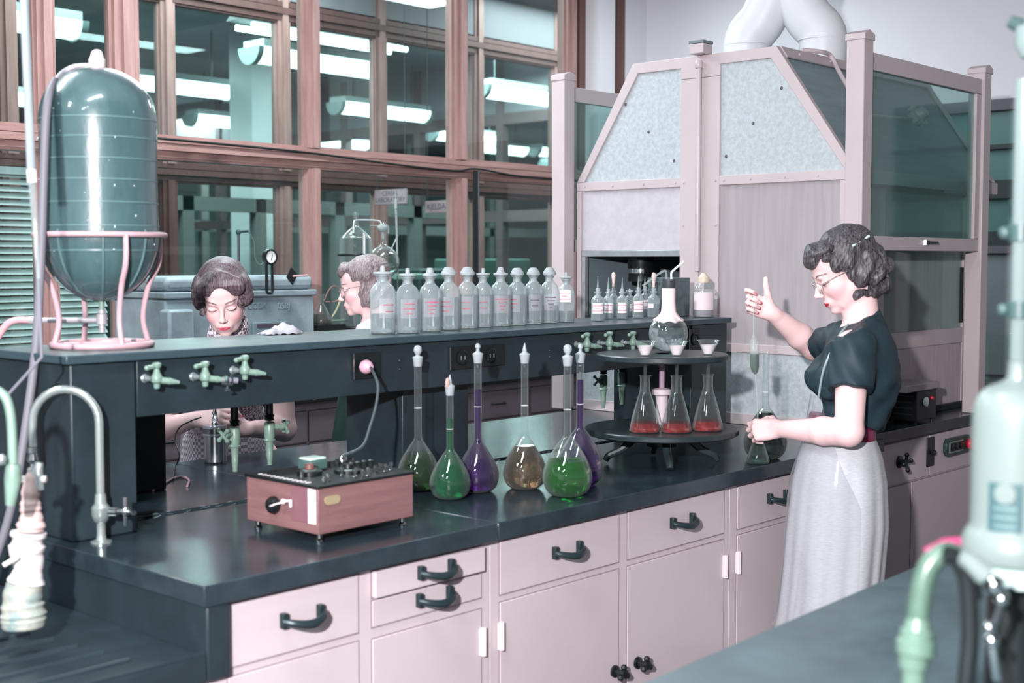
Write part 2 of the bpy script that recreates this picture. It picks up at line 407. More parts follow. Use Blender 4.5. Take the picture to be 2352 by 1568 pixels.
# ---------------------------------------------------------------- fluorescent fixtures beyond the glass
def bowl_light(x, y, L=1.24, z=3.2, label=None):
    r = thing('ceiling_light', (x, y, z), None, 'ceiling light', 'hanging bowl-shaped fluorescent fixtures beyond the glass')
    n = 10; R_ = .125
    poly = [(y+R_*math.cos(math.pi+math.pi*k/n), z+.04+R_*.95*math.sin(math.pi+math.pi*k/n)) for k in range(n+1)]
    MB().prism(poly, 'x', x-L/2, x+L/2).build('diffuser', tube_m, r)
    MB().box(x-L/2, x+L/2, y-.13, y+.13, z+.045, z+.10).build('housing', mat('fixture_grey', (150, 166, 168), .4), r)
    for s in (-1, 1):
        b = MB(); b.prism([(y+(R_+.012)*math.cos(math.pi+math.pi*k/n), z+.04+(R_+.012)*math.sin(math.pi+math.pi*k/n)) for k in range(n+1)], 'x', x+s*L/2, x+s*(L/2+.05))
        b.build('end_cap', mat('fixture_end', (120, 140, 142), .25), r)
        MB().cyl((x+s*L*.36, y, z+.1), (x+s*L*.36, y, 3.75), .008, n=6).build('hanger', fdd, r)
    return r
pr = None
pos = [(4.2, 8.55, 'leftmost near bowl light, cut by the left edge of the photo'), (6.95, 8.5, 'long bright bowl light just right of the pale column'),
       (9.75, 8.7, 'bowl light filling the top right pane beside the hood post'), (12.6, 8.7, 'bowl light beyond the narrow glass strip right of the last mullion'),
       (6.2, 12.6, 'bowl light low at the far left edge behind the steel rod'), (6.97, 10.62, 'bright bowl light emerging from behind the top of the glass tank'),
       (9.7, 10.75, 'bowl light low in the middle pane, crossed by the brown post'), (9.35, 12.9, 'small bowl light just left of the pale column'),
       (11.7, 14.0, 'small bowl light low on the left of the middle mullion'), (14.0, 13.1, 'small far bowl light low in the right pane, left of the frame post'),
       (15.3, 12.9, 'small far bowl light low in the right pane, right of the frame post'), (12.5, 12.2, 'dim far bowl light low in the pane left of the last mullion'),
       (17.5, 14.6, 'tiny farthest bowl light low in the right pane')]
for x, y, lb in pos:
    if pr is None: o = pr = bowl_light(x, y)
    else:
        o = copy_tree(pr); o.location = (x, y, 3.2)
    o['label'] = lb
r = thing('ceiling_light', (6.15, 7.35, 3.2), 'long twin tube light in the corridor near the top of the middle pane', 'ceiling light')
for dy in (-.09, .09): MB().cyl((5.4, 7.35+dy, 3.15), (6.8, 7.35+dy, 3.15), .022).build('tube', tube_m, r)
MB().prism([(7.17, 3.2), (7.53, 3.2), (7.45, 3.26), (7.25, 3.26)], 'x', 5.38, 6.82).build('reflector', mat('fixture_grey', (150, 166, 168), .4), r)
r = thing('conduit', (6.8, 7.35, 3.3), 'pale conduit running on from the twin tube light', 'conduit')
MB().cyl((6.85, 7.35, 3.22), (10, 7.35, 3.22), .02, n=8).build('pipe', mat('fixture_grey', (150, 166, 168), .4), r)
# venetian blind at the far left
r = thing('venetian_blind', (2.6, Y2-.15, 1.0), 'pale green venetian blind at the left edge beyond the glass', 'blind')
b = MB()
for k in range(30):
    z = .95+k*.037; b.add([(2.9, Y2-.16, z), (3.98, Y2-.16, z), (3.98, Y2-.13, z+.028), (2.9, Y2-.13, z+.028)], [(0, 1, 2, 3)])
tag(b.build('slats', mat('blind_slats', (188, 200, 200), .5), r, smooth=False), kind='stuff')
MB().box(2.9, 3.98, Y2-.17, Y2-.11, 2.04, 2.08).build('head_rail', mat('blind_slats', (165, 195, 190), .5), r)
# furniture in the far laboratories
fard = mat('far_dark', (38, 60, 58), .5); farg = mat('far_green', (70, 112, 104), .5)
def far_bench(x, y, L, label, h=.92):
    r = thing('laboratory_bench', (x, y, 0), label, 'bench')
    MB().box(x, x+L, y-.35, y+.35, h-.05, h).build('worktop', fard, r)
    MB().box(x+.03, x+L-.03, y-.32, y+.32, 0, h-.051).build('cabinet_body', farg, r)
    n = int(L/.5)
    for k in range(n): MB().box(x+.05+k*L/n, x+(k+1)*L/n-.03, y-.335, y-.321, .1, h-.1).build('door', fard, r)
    return r
far_bench(5.2, 8.5, 2.4, 'dark far bench behind the corridor glass, left')
far_bench(8.55, 8.4, 1.7, 'dark far bench behind the corridor glass, right')
def far_cabinet(x, y, w_, h, d, m, label, name='cabinet', cat='cabinet'):
    r = thing(name, (x, y, 0), label, cat)
    MB().box(x-w_/2, x+w_/2, y-d/2, y+d/2, .08, h).build('body', m, r, bevel=.02)
    for s in (-1, 1):
        dd = MB().box(x+s*w_/4-w_/4+.02, x+s*w_/4+w_/4-.02, y-d/2-.02, y-d/2-.001, .14, h-.06).build('door', m, r)
        MB().box(x+s*.03-.01, x+s*.03+.01, y-d/2-.05, y-d/2-.021, h*.5, h*.5+.12).build('handle', steel, dd)
    MB().box(x-w_/2+.03, x+w_/2-.03, y-d/2+.03, y+d/2-.03, 0, .079).build('plinth', fard, r)
    return r
far_cabinet(5.15, 9.15, .85, 1.72, .5, fard, 'tall dark cupboard seen through the glass left of the gauge')
far_cabinet(8.85, 9.1, .8, 1.5, .5, fard, 'dark cupboard beyond the glass behind the row of bottles')
far_cabinet(12.5, 11.9, 1.2, 1.6, .6, farg, 'green cupboard far beyond the right pane')
r = thing('balance_table', (7.6, 8.4, .92), 'pale shelf table with dark apparatus beyond the glass right of the signs', 'table')
MB().box(7.7, 8.4, 8.2, 8.7, 1.42, 1.46).build('top', mat('far_pale', (150, 176, 170), .5), r)
for sx in (7.76, 8.34):
    for sy in (8.25, 8.65): MB().cyl((sx, sy, 0), (sx, sy, 1.42), .025, n=8).build('leg', fard, r)
MB().box(7.72, 8.38, 8.22, 8.68, .9, .94).build('lower_shelf', fard, r)
# hanging door signs beyond the glass
sign_m = mat('sign_board', (176, 152, 160), .6); signt = mat('sign_letters', (88, 84, 96), .6)
def hang_sign(pl, pt, pb, pr, lines, label, size, tops):
    """a board hung across the corridor, its face towards -x: pl, pt, pb left edge and heights, pr right edge"""
    a = onY(pl, pt, 6.80); x = a.x; z1 = a.z; z0 = onY(pl, pb, 6.80).z; y1 = 6.80; y0 = onX(pr, pt, x).y
    c = (x, (y0+y1)/2, (z0+z1)/2)
    r = thing('hanging_sign', c, label, 'sign')
    MB().box(x-.008, x+.008, y0, y1, z0, z1).build('board', sign_m, r, bevel=.003)
    for k, t in enumerate(lines):
        text_obj('lettering', t, size, (x-.0085, c[1], z0+(z1-z0)*tops[k]), (0, -1, 0), (0, 0, 1), signt, r)
    for y in (y0+.02, y1-.02): MB().cyl((x, y, z1), (x, y, 3.75), .003, n=6).build('hanger', fdd, r)
hang_sign(862, 437, 471, 935, ['CEREAL', 'LABORATORY'], 'pinkish hanging sign above the distilling apparatus, two lines of lettering', .046, (.74, .30))
hang_sign(978, 462, 490, 1046, ['KJELDAHL'], 'smaller darker hanging sign just left of the middle mullion', .056, (.5,))
# wiring on the front partition
r = thing('wall_cable', (5.5, WY-.09, 2), 'dark cable bundle running down the mullion and along the rail', 'cable')
xm = MX[5]+.075
MB().tube([(xm, WY-.075, .95), (xm, WY-.075, 2.10)], .013, 8).build('riser', blackm, r)
MB().tube([(xm+.028, WY-.07, .95), (xm+.028, WY-.07, 2.10)], .008, 8).build('riser', steel, r)
MB().tube(spline([(3.1, WY-.088, 2.145), (4.2, WY-.088, 2.13), (4.9, WY-.088, 2.10), (5.35, WY-.088, 2.09), (xm, WY-.088, 2.11), (5.9, WY-.088, 2.085), (6.5, WY-.088, 2.08)]), .006, 6).build('rail_cable', blackm, r)
# ---------------------------------------------------------------- main island bench
BX0, BX1, BY0, BY1 = 1.478, 4.36, 2.163, 3.58
TY = 2.86   # central trough
r = thing('island_bench_top', (2.9, 2.87, DB), 'long black stone island worktop with coloured flasks and wooden meter box on it', 'worktop')
b = MB()
g0 = TY-.018; g1 = TY+.022
b.prism([(BY0, DB-.044), (BY0+.004, DB), (g0, DB), (g0, DB-.035), (g1, DB-.035), (g1, DB), (BY1, DB), (BY1, DB-.044)], 'x', BX0, 2.327)
b.build('slab', black, r, bevel=.003)
b = MB().prism([(BY0, DB-.044), (BY0+.004, DB), (g0, DB), (g0, DB-.035), (g1, DB-.035), (g1, DB), (BY1, DB), (BY1, DB-.044)], 'x', 2.3285, BX1)
b.build('slab', black, r, bevel=.003)
# chipped edge of the trough
b = MB(); rr = random.Random(3)
x = 1.72
while x < 4.1:
    w_ = rr.uniform(.008, .035); b.add([(x, g1-.0005, DB-rr.uniform(.004, .012)), (x+w_, g1-.0005, DB-rr.uniform(.002, .007)), (x+w_*.7, g1+rr.uniform(.003, .010), DB+.0006), (x+w_*.15, g1+rr.uniform(.002, .008), DB+.0006)], [(0, 1, 2, 3)])
    x += w_+rr.uniform(.002, .03)
tag(b.build('chipped_edge', mat('chipped_stone', (150, 162, 165), .4), r, smooth=False), kind='stuff')
# the cabinets under the worktop
def pull(par, x, y, z, w_=.11):
    """cast bow pull: two feet and a drooping grip"""
    n = 10; pts = []; rs = []
    for k in range(n+1):
        t = k/n; pts.append((x-w_/2+w_*t, y-.012-.030*math.sin(math.pi*t)**.6, z-.010*math.sin(math.pi*t)+.006*t*0)); rs.append(.0075+.003*math.sin(math.pi*t))
    b = MB().tube(pts, rs, 8)
    for s in (-1, 1): b.box(x+s*w_/2-.007-.006*s, x+s*w_/2+.007-.006*s, y-.014, y, z-.016, z+.016)
    return b.build('handle', handm, par, bevel=.001)
def latch(par, x, y, z):
    b = MB().lathe([(0, 0), (.017, .0), (.017, .006), (.009, .009), (.009, .028), (.013, .030), (.013, .040), (0, .043)], (x, y, z), 14, (0, -1, 0))
    for k in range(3):
        a = math.radians(90+120*k); b.sphere((x+.017*math.cos(a), y-.034, z+.017*math.sin(a)), .0095, 8)
    return b.build('latch_knob', blackp, par)
def hinge(par, x, y, z):
    b = MB().cyl((x, y-.006, z-.035), (x, y-.006, z+.035), .0075, n=8)
    b.box(x-.009, x+.009, y-.004, y, z-.033, z+.033)
    return b.build('hinge', mat('hinge_paint', (226, 208, 212), .35), par)
FY = 2.19; CT = DB-.0455
def cabinet(x0, x1, layout, label, fy=FY, by=3.55, m=cabp, cat='cabinet'):
    """layout: list of (xa, xb, [(z0,z1,'drawer'|'door', hinge side)])"""
    r = thing('base_cabinet', ((x0+x1)/2, (fy+by)/2, 0), label, cat)
    MB().box(x0, x1, fy, by, .10, CT).build('carcass', m, r, bevel=.0015)
    MB().box(x0+.01, x1-.01, fy+.06, by-.06, 0, .0995).build('plinth', blackm, r)
    for xa, xb, items in layout:
        for z0, z1, kind, hs in items:
            f = MB().box(xa, xb, fy-.0035 if kind != 'open' else fy-.016, fy-.0003, z0, z1).build('door' if kind == 'door' else 'drawer_front', m, r, bevel=.0015)
            # shadow gap around the front
            g = MB()
            for q in ((xa-.003, xb+.003, z0-.003, z0-.0003), (xa-.003, xb+.003, z1+.0003, z1+.003), (xa-.003, xa-.0003, z0, z1), (xb+.0003, xb+.003, z0, z1)):
                g.box(q[0], q[1], fy-.0012, fy-.0002, q[2], q[3])
            g.build('gap', mat('gap_grey', (150, 132, 140), .7), f, smooth=False)
            if kind in ('drawer', 'open'):
                pull(f, (xa+xb)/2+(.012 if kind == 'drawer' else .005), fy-.003 if kind == 'drawer' else fy-.016, (z0+z1)/2+.006)
            else:
                if hs in (-1, 1): hinge(f, xb+.001 if hs > 0 else xa-.001, fy-.0036, .65); hinge(f, xb+.001 if hs > 0 else xa-.001, fy-.0036, .22)
                if hs == 1: latch(f, xa+.045, fy-.0036, .452)
                if hs == -1: latch(f, xb-.02, fy-.0036, .452)
    return r
TD = .886
cabinet(1.542, 2.322, [(1.547, 1.895, [(.755, TD, 'drawer', 0), (.12, .735, 'door', 0)]),
                      (1.936, 2.290, [(.826, TD, 'open', 0), (.758, .818, 'drawer', 0), (.12, .730, 'door', 1)])],
        'cream cabinet nearest the sink end, with one drawer standing slightly open')
cabinet(2.3235, 3.392, [(2.357, 2.838, [(.752, TD, 'drawer', 0), (.12, .732, 'door', -1)]),
                        (2.878, 3.360, [(.752, TD, 'drawer', 0), (.12, .732, 'door', 1)])],
        'cream double cabinet under the coloured flasks, black latch knobs at its centre')
cabinet(3.3935, 4.34, [(3.434, 3.86, [(.752, TD, 'drawer', 0), (.12, .732, 'door', -1)]), (3.90, 4.3, [(.752, TD, 'drawer', 0), (.12, .732, 'door', 1)])],
        'cream cabinet beside the person with the pipette, partly hidden by her skirt')

# reagent shelf: top, apron, pedestals
r = thing('reagent_shelf', (2.9, 2.95, DB), 'black stone reagent shelf on pedestals carrying bottles and the glass tank', 'shelf')
SX0, SX1, SY0, SY1 = 1.492, 4.195, 2.705, 3.10
MB().box(SX0, SX1, SY0, SY1, SH-.020, SH).build('shelf_top', shelf_m, r, bevel=.003)
MB().box(1.68, 3.95, 2.722, 2.748, 1.212, SH-.0205).build('front_apron', black_side, r, bevel=.002)
MB().box(1.68, 3.95, 3.052, 3.078, 1.212, SH-.0205).build('rear_apron', black_side, r, bevel=.002)
MB().box(1.68, 3.95, 2.7485, 3.0515, 1.212, 1.225).build('soffit', black_side, r)
MB().box(1.510, 1.676, 2.722, 3.078, DB+.0005, SH-.0205).build('pedestal', black_side, r, bevel=.004)
MB().box(2.60, 2.875, 2.80, 3.05, DB+.0005, 1.2115).build('pedestal', black_side, r, bevel=.003)
MB().box(3.955, 4.188, 2.722, 3.078, DB+.0005, SH-.0205).build('pedestal', black_side, r, bevel=.003)
b = MB()
for px, py in ((918, 828), (918, 848), (1262, 805), (1262, 820)):
    p = onY(px, py, 2.7215); b.sphere(p, .0035, 8)
b.build('screw_heads', steel, r)

# gas and air taps on the apron
tapm = brassg
def tap_mesh(r, c, kind='needle', m=tapm):
    """bench valve: flange and neck out of the apron, vertical body with lever, serrated nozzle turned to +x"""
    x, y, z = c
    b = MB().lathe([(.015, 0), (.016, .004), (.010, .008), (.009, .020), (.012, .024), (.009, .030), (.009, .055)], (x-.012, y, z), 14, (0, -1, 0)); b.build('flange', mat('tap_flange', (150, 160, 162), .3, metal=.5), r)
    b = MB().lathe([(0, -.034), (.010, -.033), (.012, -.022), (.012, -.016), (.019, -.010), (.021, 0), (.019, .012), (.013, .022), (.010, .036), (.013, .040), (.017, .046), (.017, .056), (.008, .060), (0, .060)], (x, y-.062, z), 16)
    b.build('body', m, r)
    b = MB().tube([(x-.002, y-.064, z+.046), (x-.045, y-.072, z+.043)], [.0075, .009], 8); b.sphere((x-.046, y-.072, z+.043), .0095, 10)
    b.build('lever', m, r)
    b = MB().tube([(x+.010, y-.068, z-.004), (x+.035, y-.082, z-.008), (x+.036, y-.0825, z-.008), (x+.045, y-.088, z-.0095), (x+.068, y-.10, z-.014)], [.013, .012, .014, .011, .006], 12)
    b.build('nozzle', m, r)
def apron_tap(px, py, label, group=None, sx=1):
    p = onY(px, py, 2.7215); r = thing('gas_tap', p, label, 'tap', group)
    tap_mesh(r, p); r.scale = (.66, .66, .66); return r
apron_tap(338, 868, 'pale green gas tap on the black apron, leftmost, nearest the tank stand')
q = apron_tap(449, 864, 'pale green gas tap with a clamped length of hose on its nozzle')
p = onY(449, 864, 2.7215)
MB().tube([p+Vector((.052, -.09, -.010)), p+Vector((.105, -.115, -.016))], .0115, 12).build('hose_stub', rubber, q)
b = MB().box(p.x+.055, p.x+.080, p.y-.122, p.y-.085, p.z-.032, p.z-.028).box(p.x+.055, p.x+.059, p.y-.122, p.y-.085, p.z-.031, p.z+.006).box(p.x+.076, p.x+.080, p.y-.122, p.y-.085, p.z-.031, p.z+.006)
b.cyl((p.x+.067, p.y-.104, p.z-.045), (p.x+.067, p.y-.104, p.z-.022), .004, n=8).cyl((p.x+.057, p.y-.104, p.z-.047), (p.x+.077, p.y-.104, p.z-.047), .004, n=8)
b.build('screw_clamp', chrome, q)
apron_tap(540, 849, 'pale green gas tap just right of the clamped one, left of the power outlet')
for px, py, lb in ((1326, 790, 'green gas tap right of the tall purple flask, first of the far three'), (1378, 787, 'green gas tap in the middle of the far three'), (1432, 786, 'green gas tap beside the wrapped round flask, last of the far three')):
    apron_tap(px, py, lb)
# water cocks hanging under the shelf on the far side
def under_cock(px, py, label, zn, side=1, zt=1.2115, y=3.035):
    """zn: height of the nozzle tip"""
    x = onY(px, py, y).x; z = zt; zb_ = zn+.125
    r = thing('water_cock', (x, y, z), label, 'tap')
    MB().lathe([(0, z), (.014, z), (.015, z-.006), (.011, z-.010), (.011, zb_+.022), (.015, zb_+.018), (.012, zb_+.010), (.015, zb_+.004), (0, zb_+.0005)], (x, y, 0), 14).build('drop_pipe', blackp, r)
    MB().lathe([(0, zb_), (.012, zb_), (.0155, zb_-.005), (.0155, zb_-.042), (.014, zb_-.050), (.017, zb_-.053), (.014, zb_-.058), (0, zb_-.058)], (x, y, 0), 14).build('body', tapm, r)
    MB().lathe([(0, zb_-.0585), (.012, zb_-.0585), (.009, zb_-.09), (.010, zb_-.093), (.007, zn+.006), (.0075, zn), (0, zn)], (x, y, 0), 12).build('nozzle', tapm, r)
    d = Vector((.9*side, -.25, 0)).normalized(); c = Vector((x, y, zb_-.018))
    b = MB().tube([c+d*.012, c+d*.030, c+d*.031, c+d*.042], [.007, .007, .010, .010], 10); b.build('bonnet', tapm, r)
    e = c+d*.050; u = d.cross(E3Z); b = MB().tube([c+d*.041, e], .005, 8)
    for k in range(4):
        a_ = math.radians(45+90*k); v = u*math.cos(a_)+E3Z*math.sin(a_); b.tube([e, e+v*.018], .0045, 8); b.sphere(e+v*.020, .0068, 8)
    b.build('cross_handle', tapm, r)
    return r
E3Z = Vector((0, 0, 1))
under_cock(539, 1000, 'green water cock hanging under the shelf right beside the steel canister', .990, -1)
under_cock(619, 985, 'green water cock hanging under the shelf in front of the bare arm', .995, 1)
under_cock(1386, 880, 'green water cock hanging in front of the hood panel, left of the pair', 1.030, -1)
under_cock(1428, 870, 'green water cock hanging beside the beaker, right of the pair', 1.035, 1)

# electrical outlets on the apron
def outlet(px0, py0, px1, py1, label, holes=1):
    a = onY(px0, py0, 2.7215); c = onY(px1, py1, 2.7215); x0, x1 = a.x, c.x; z1, z0 = a.z, c.z
    zc = (z0+z1)/2; hh = (z1-z0)/2
    r = thing('power_outlet', ((x0+x1)/2, 2.7215, zc), label, 'outlet')
    MB().box(x0, x1, 2.7155, 2.7213, zc-hh, zc+hh).build('plate', blackp, r, bevel=.0012)
    MB().box(x0-.001, x0+.003, 2.7135, 2.7150, zc-hh, zc+hh).build('bright_edge', steel, r)
    for k in range(holes):
        cx_ = x0+(x1-x0)*(k+.5)/holes
        f = MB().lathe([(.021, 0), (.023, .003), (.019, .005), (.019, .003), (0, .003)], (cx_, 2.7153, zc), 20, (0, -1, 0)).build('socket', blackp, r)
        b = MB()
        for s in (-1, 1): b.box(cx_+s*.008-.0015, cx_+s*.008+.0015, 2.7110, 2.7120, zc-.006, zc+.006)
        b.build('slots', mat('slot_grey', (120, 130, 132), .4), f)
    return r
outlet(808, 812, 872, 866, 'black wall outlet with a pink round plug in it')
outlet(1030, 797, 1086, 845, 'left one of the two adjoining black outlet plates behind the purple flask')
outlet(1093, 794, 1156, 838, 'right one of the two adjoining black outlet plates')
outlet(1580, 755, 1604, 802, 'small black outlet plate beside the round flask at the shelf end')
p = onY(838, 842, 2.7)
r = thing('appliance_lead', p, 'black cord with pink plug hanging from the outlet to the meter box', 'cord')
MB().lathe([(0, -.004), (.018, -.002), (.020, .008), (.016, .018), (.008, .026), (0, .026)], p, 16, (0, -1, 0)).build('plug', mat('plug_pink', (208, 160, 178), .35), r)
e = Vector((2.095, 2.475, 1.098)); fw_ = lambda q: (q-Vector((0, 0, H))).dot(FW)
d0, d1 = fw_(p), fw_(e)
pth = [p+Vector((0, -.022, 0))]+[onD(px, py, d0+(d1-d0)*k) for px, py, k in ((856, 852, .12), (868, 885, .25), (864, 930, .45), (850, 980, .65), (832, 1025, .85))]+[e]
MB().tube(spline(pth), .0042, 8).build('cable', mat('cable_grey', (62, 72, 76), .5), r)
MB().lathe([(0, 1.0735), (.008, 1.0735), (.010, 1.080), (.009, 1.092), (.004, 1.100), (0, 1.100)], (e.x, e.y, 0), 14).build('connector', chrome, r)

# ---------------------------------------------------------------- sink end
r = thing('sink_drainboard', (1.0, 2.9, .8), 'black stone drainboard with shallow grooves at the left bench end', 'drainboard')
MB().box(1.485, 1.5405, 2.168, 3.57, .7455, DB-.0445).build('end_slab', black_side, r, bevel=.004)
MB().box(.55, 1.4845, 2.168, 3.57, .7455, .80).build('board', black_side, r, bevel=.004)
b = MB()
for k, y in enumerate((2.25, 2.33, 2.41, 2.49, 2.57, 2.65, 2.73)):
    b.tube([(.62+.02*k, y, .8), (1.36-.01*k, y, .8)], [.008, .008], 8)
b.build('drain_ribs', black_side, r)
b = MB().box(.56, 1.484, 2.170, 2.182, .8, .806); b.build('raised_lip', black_side, r)
MB().box(.60, 1.5405, 2.19, 3.55, 0, .745).build('cabinet_body', cabp, r)
# ---------------------------------------------------------------- wooden meter box
r = thing('meter_box', (2.02, 2.428, DB), 'reddish wooden instrument box with black knob panel on top', 'instrument')
x0, x1, y0, y1, z0, z1 = 1.872, 2.166, 2.296, 2.562, .962, 1.066
MB().box(x0, x1, y0, y1, z0, z1).build('case', mahog, r, bevel=.002)
MB().box(x0-.004, x1+.004, y0-.004, y1+.004, z1+.0003, z1+.007).build('top_panel', blackp, r, bevel=.0015)
for sx in (x0+.018, x1-.02):
    for sy in (y0+.018, y1-.02): MB().lathe([(0, .9402), (.009, .9402), (.010, .945), (.006, .950), (.007, .9618), (0, .9618)], (sx, sy, 0), 12).build('foot', chrome, r)
zt = z1+.0073
P_ = MB().lathe([(0, 0), (.030, 0), (.030, .010), (.024, .014), (0, .014)], (x0+.09, y0+.14, zt), 24).build('dial', blackp, r)
MB().lathe([(0, .0145), (.012, .0145), (.011, .026), (0, .027)], (x0+.09, y0+.14, zt), 16).build('dial_knob', mat('knob_brown', (110, 72, 66), .4), P_)
P_ = MB().lathe([(0, 0), (.034, 0), (.034, .007), (.028, .010), (0, .010)], (x0+.175, y0+.10, zt), 24).build('dial', blackp, r)
MB().lathe([(0, .0105), (.014, .0105), (.013, .020), (0, .021)], (x0+.175, y0+.10, zt), 16).build('dial_knob', blackp, P_)
m_ = MB().box(x0+.12, x0+.175, y0+.175, y0+.225, zt, zt+.024).build('meter', mat('meter_case', (70, 96, 92), .3), r, bevel=.004)
MB().box(x0+.123, x0+.172, y0+.178, y0+.222, zt+.0243, zt+.030).build('meter_glass', mat('meter_glass', (200, 226, 220), .1), m_, bevel=.002)
rr = random.Random(5)
for px, py in [(.035, .02), (.06, .035), (.035, .10), (.135, .03), (.15, .02), (.13, .07), (.21, .03), (.225, .06), (.235, .035), (.25, .07), (.262, .045), (.275, .075), (.21, .16), (.23, .19), (.25, .16), (.27, .20), (.22, .22), (.255, .235), (.2, .24), (.165, .018)]:
    h_ = rr.uniform(.006, .022)
    MB().lathe([(0, 0), (.006, 0), (.006, .003), (.0035, .004), (.0035, h_*.5), (.0055, h_*.55), (.0055, h_), (0, h_+.001)], (x0+px, y0+py, zt), 10).build('terminal', chrome, r)
for px in (.205, .226, .247, .268):
    MB().lathe([(0, 0), (.008, 0), (.0075, .016), (.004, .018), (0, .018)], (x0+px, y0+.125, zt), 10).build('knob', blackp, r)
b = MB()
for k in range(12): b.box(x0+.008+k*.0004, x0+.022, y0+.05+k*.0165, y0+.05+k*.0165+.006, zt-.0001, zt+.0008)
b.build('scale_marks', labelm, r)
# fittings of the left (sink side) face: black knob, plug, dark plate, white tape
pf = x0-.0003
MB().lathe([(0, 0), (.020, 0), (.021, .008), (.017, .016), (.008, .020), (0, .020)], (pf, 2.452, 1.012), 18, (-1, 0, 0)).build('side_knob', blackp, r)
MB().box(pf-.0012, pf, 2.332, 2.392, .985, z1-.002).build('dark_plate', mat('plate_plum', (128, 88, 98), .35), r)
MB().box(pf-.0012, pf, 2.303, 2.330, .985, z1-.002).build('white_tape', labelm, r)
b = MB().tube(spline([(pf-.02, 2.446, 1.012), (pf-.028, 2.43, 1.016), (pf-.02, 2.415, 1.022), (pf-.012, 2.40, 1.026)]), .002, 6)
b.sphere((pf-.010, 2.408, 1.026), .007, 8); b.cyl((pf-.008, 2.384, 1.033), (pf-.008, 2.384, 1.016), .0035, n=8).cyl((pf-.010, 2.408, 1.027), (pf-.008, 2.384, 1.030), .003, n=8)
b.build('plug_lead', mat('cream_plastic', (228, 216, 220), .35), r)
b = MB(); n = 8
pl = [(1.893+.007*0+(.012 if 0 else 0), 0)]
poly = [(1.900+.010*math.cos(math.pi/2+math.pi*k/n), 1.037+.010*math.sin(math.pi/2+math.pi*k/n)) for k in range(n+1)]+[(1.926+.010*math.cos(-math.pi/2+math.pi*k/n), 1.037+.010*math.sin(-math.pi/2+math.pi*k/n)) for k in range(n+1)]
b.prism(poly, 'y', y0-.0025, y0-.0002); b.build('brass_nameplate', mat('brass', (232, 214, 170), .25, metal=.7), r)

# ---------------------------------------------------------------- glassware
def flask_profile(R, Hn, rn, base=.0):
    """volumetric flask outer profile: flat base, pear body, long neck. Hn = top of neck"""
    hb = R*2.35                      # height where the neck begins
    pr = [(0, 0), (R*.52, 0), (R*.66, .003), (R*.84, R*.20), (R*.96, R*.46), (R, R*.72), (R*.985, R*.92), (R*.90, R*1.22), (R*.74, R*1.55), (R*.54, R*1.88), (R*.36, R*2.15), (rn*1.25, hb*1.0), (rn, hb+R*.15)]
    pr = [(a, b) for a, b in pr]
    return smoothprof(pr, 3)+[(rn, Hn*.8), (rn, Hn)]
def smoothprof(pr, n=3):
    P = [Vector((a, b, 0)) for a, b in pr]; out = [pr[0], pr[1]]
    q = spline(P[1:], n)
    return out[:1]+[(max(0, v.x), v.y) for v in q]
def inset(pr, t, zmax=None):
    """shrink a profile by t; cut at height zmax for the liquid"""
    out = []
    for r_, z_ in pr:
        r2 = max(0, r_-t); z2 = max(z_, t) if z_ < t*1.5 else z_
        if zmax is not None and z2 > zmax:
            if out:
                (ra, za) = out[-1]; k = (zmax-za)/max(1e-6, (z2-za)); out.append((ra+(r2-ra)*k, zmax))
            break
        out.append((r2, z2))
    return out
def vessel(par, pr, o, t=.0015, name='glass_body', m=None, n=40):
    inner = [(max(0, a-t), max(b, t) if b < .004 else b) for a, b in pr]
    full = pr+[(pr[-1][0]-t*.5, pr[-1][1]+t*.4)]+inner[::-1]
    return MB().lathe(full, o, n).build(name, m or glass, par, ang=60)
def liquid(par, pr, o, z, m, t=.0017, n=40):
    q = inset(pr, t, z); q.append((0, q[-1][1]))
    return MB().lathe(q, o, n).build('liquid', m, par, ang=50)
def liq_mat(name, rgb, trans=.88):
    return mat(name, rgb, .02, trans=trans, ior=1.33)
def stopper(par, o, z, rn, kind):
    x, y, zz = o; c = (x, y, zz)
    MB().lathe([(rn+.0002, z-.024), (rn+.0012, z-.022), (rn+.0035, z-.004), (rn+.0045, z+.001), (rn+.0015, z+.004), (rn+.0008, z-.0235)], c, 24).build('neck_lip', frost, par)
    S = MB()
    if kind == 'ball': S.lathe([(0, z-.015), (rn*.75, z-.014), (rn*.9, z+.004), (rn*.5, z+.008), (rn*.8, z+.012), (rn*1.15, z+.020), (rn*1.0, z+.029), (rn*.5, z+.034), (0, z+.035)], c, 20)
    elif kind == 'cone': S.lathe([(0, z-.015), (rn*.75, z-.014), (rn*.95, z+.003), (rn*.8, z+.006), (rn*.55, z+.009), (rn*.6, z+.013), (rn*.35, z+.024), (rn*.12, z+.032), (0, z+.033)], c, 16)
    else: S.lathe([(0, z-.015), (rn*.75, z-.014), (rn*1.0, z+.004), (rn*.45, z+.009), (rn*.45, z+.016), (rn*.7, z+.019), (rn*.7, z+.024), (rn*.35, z+.030), (0, z+.031)], c, 16)
    S.build('stopper', frost, par)
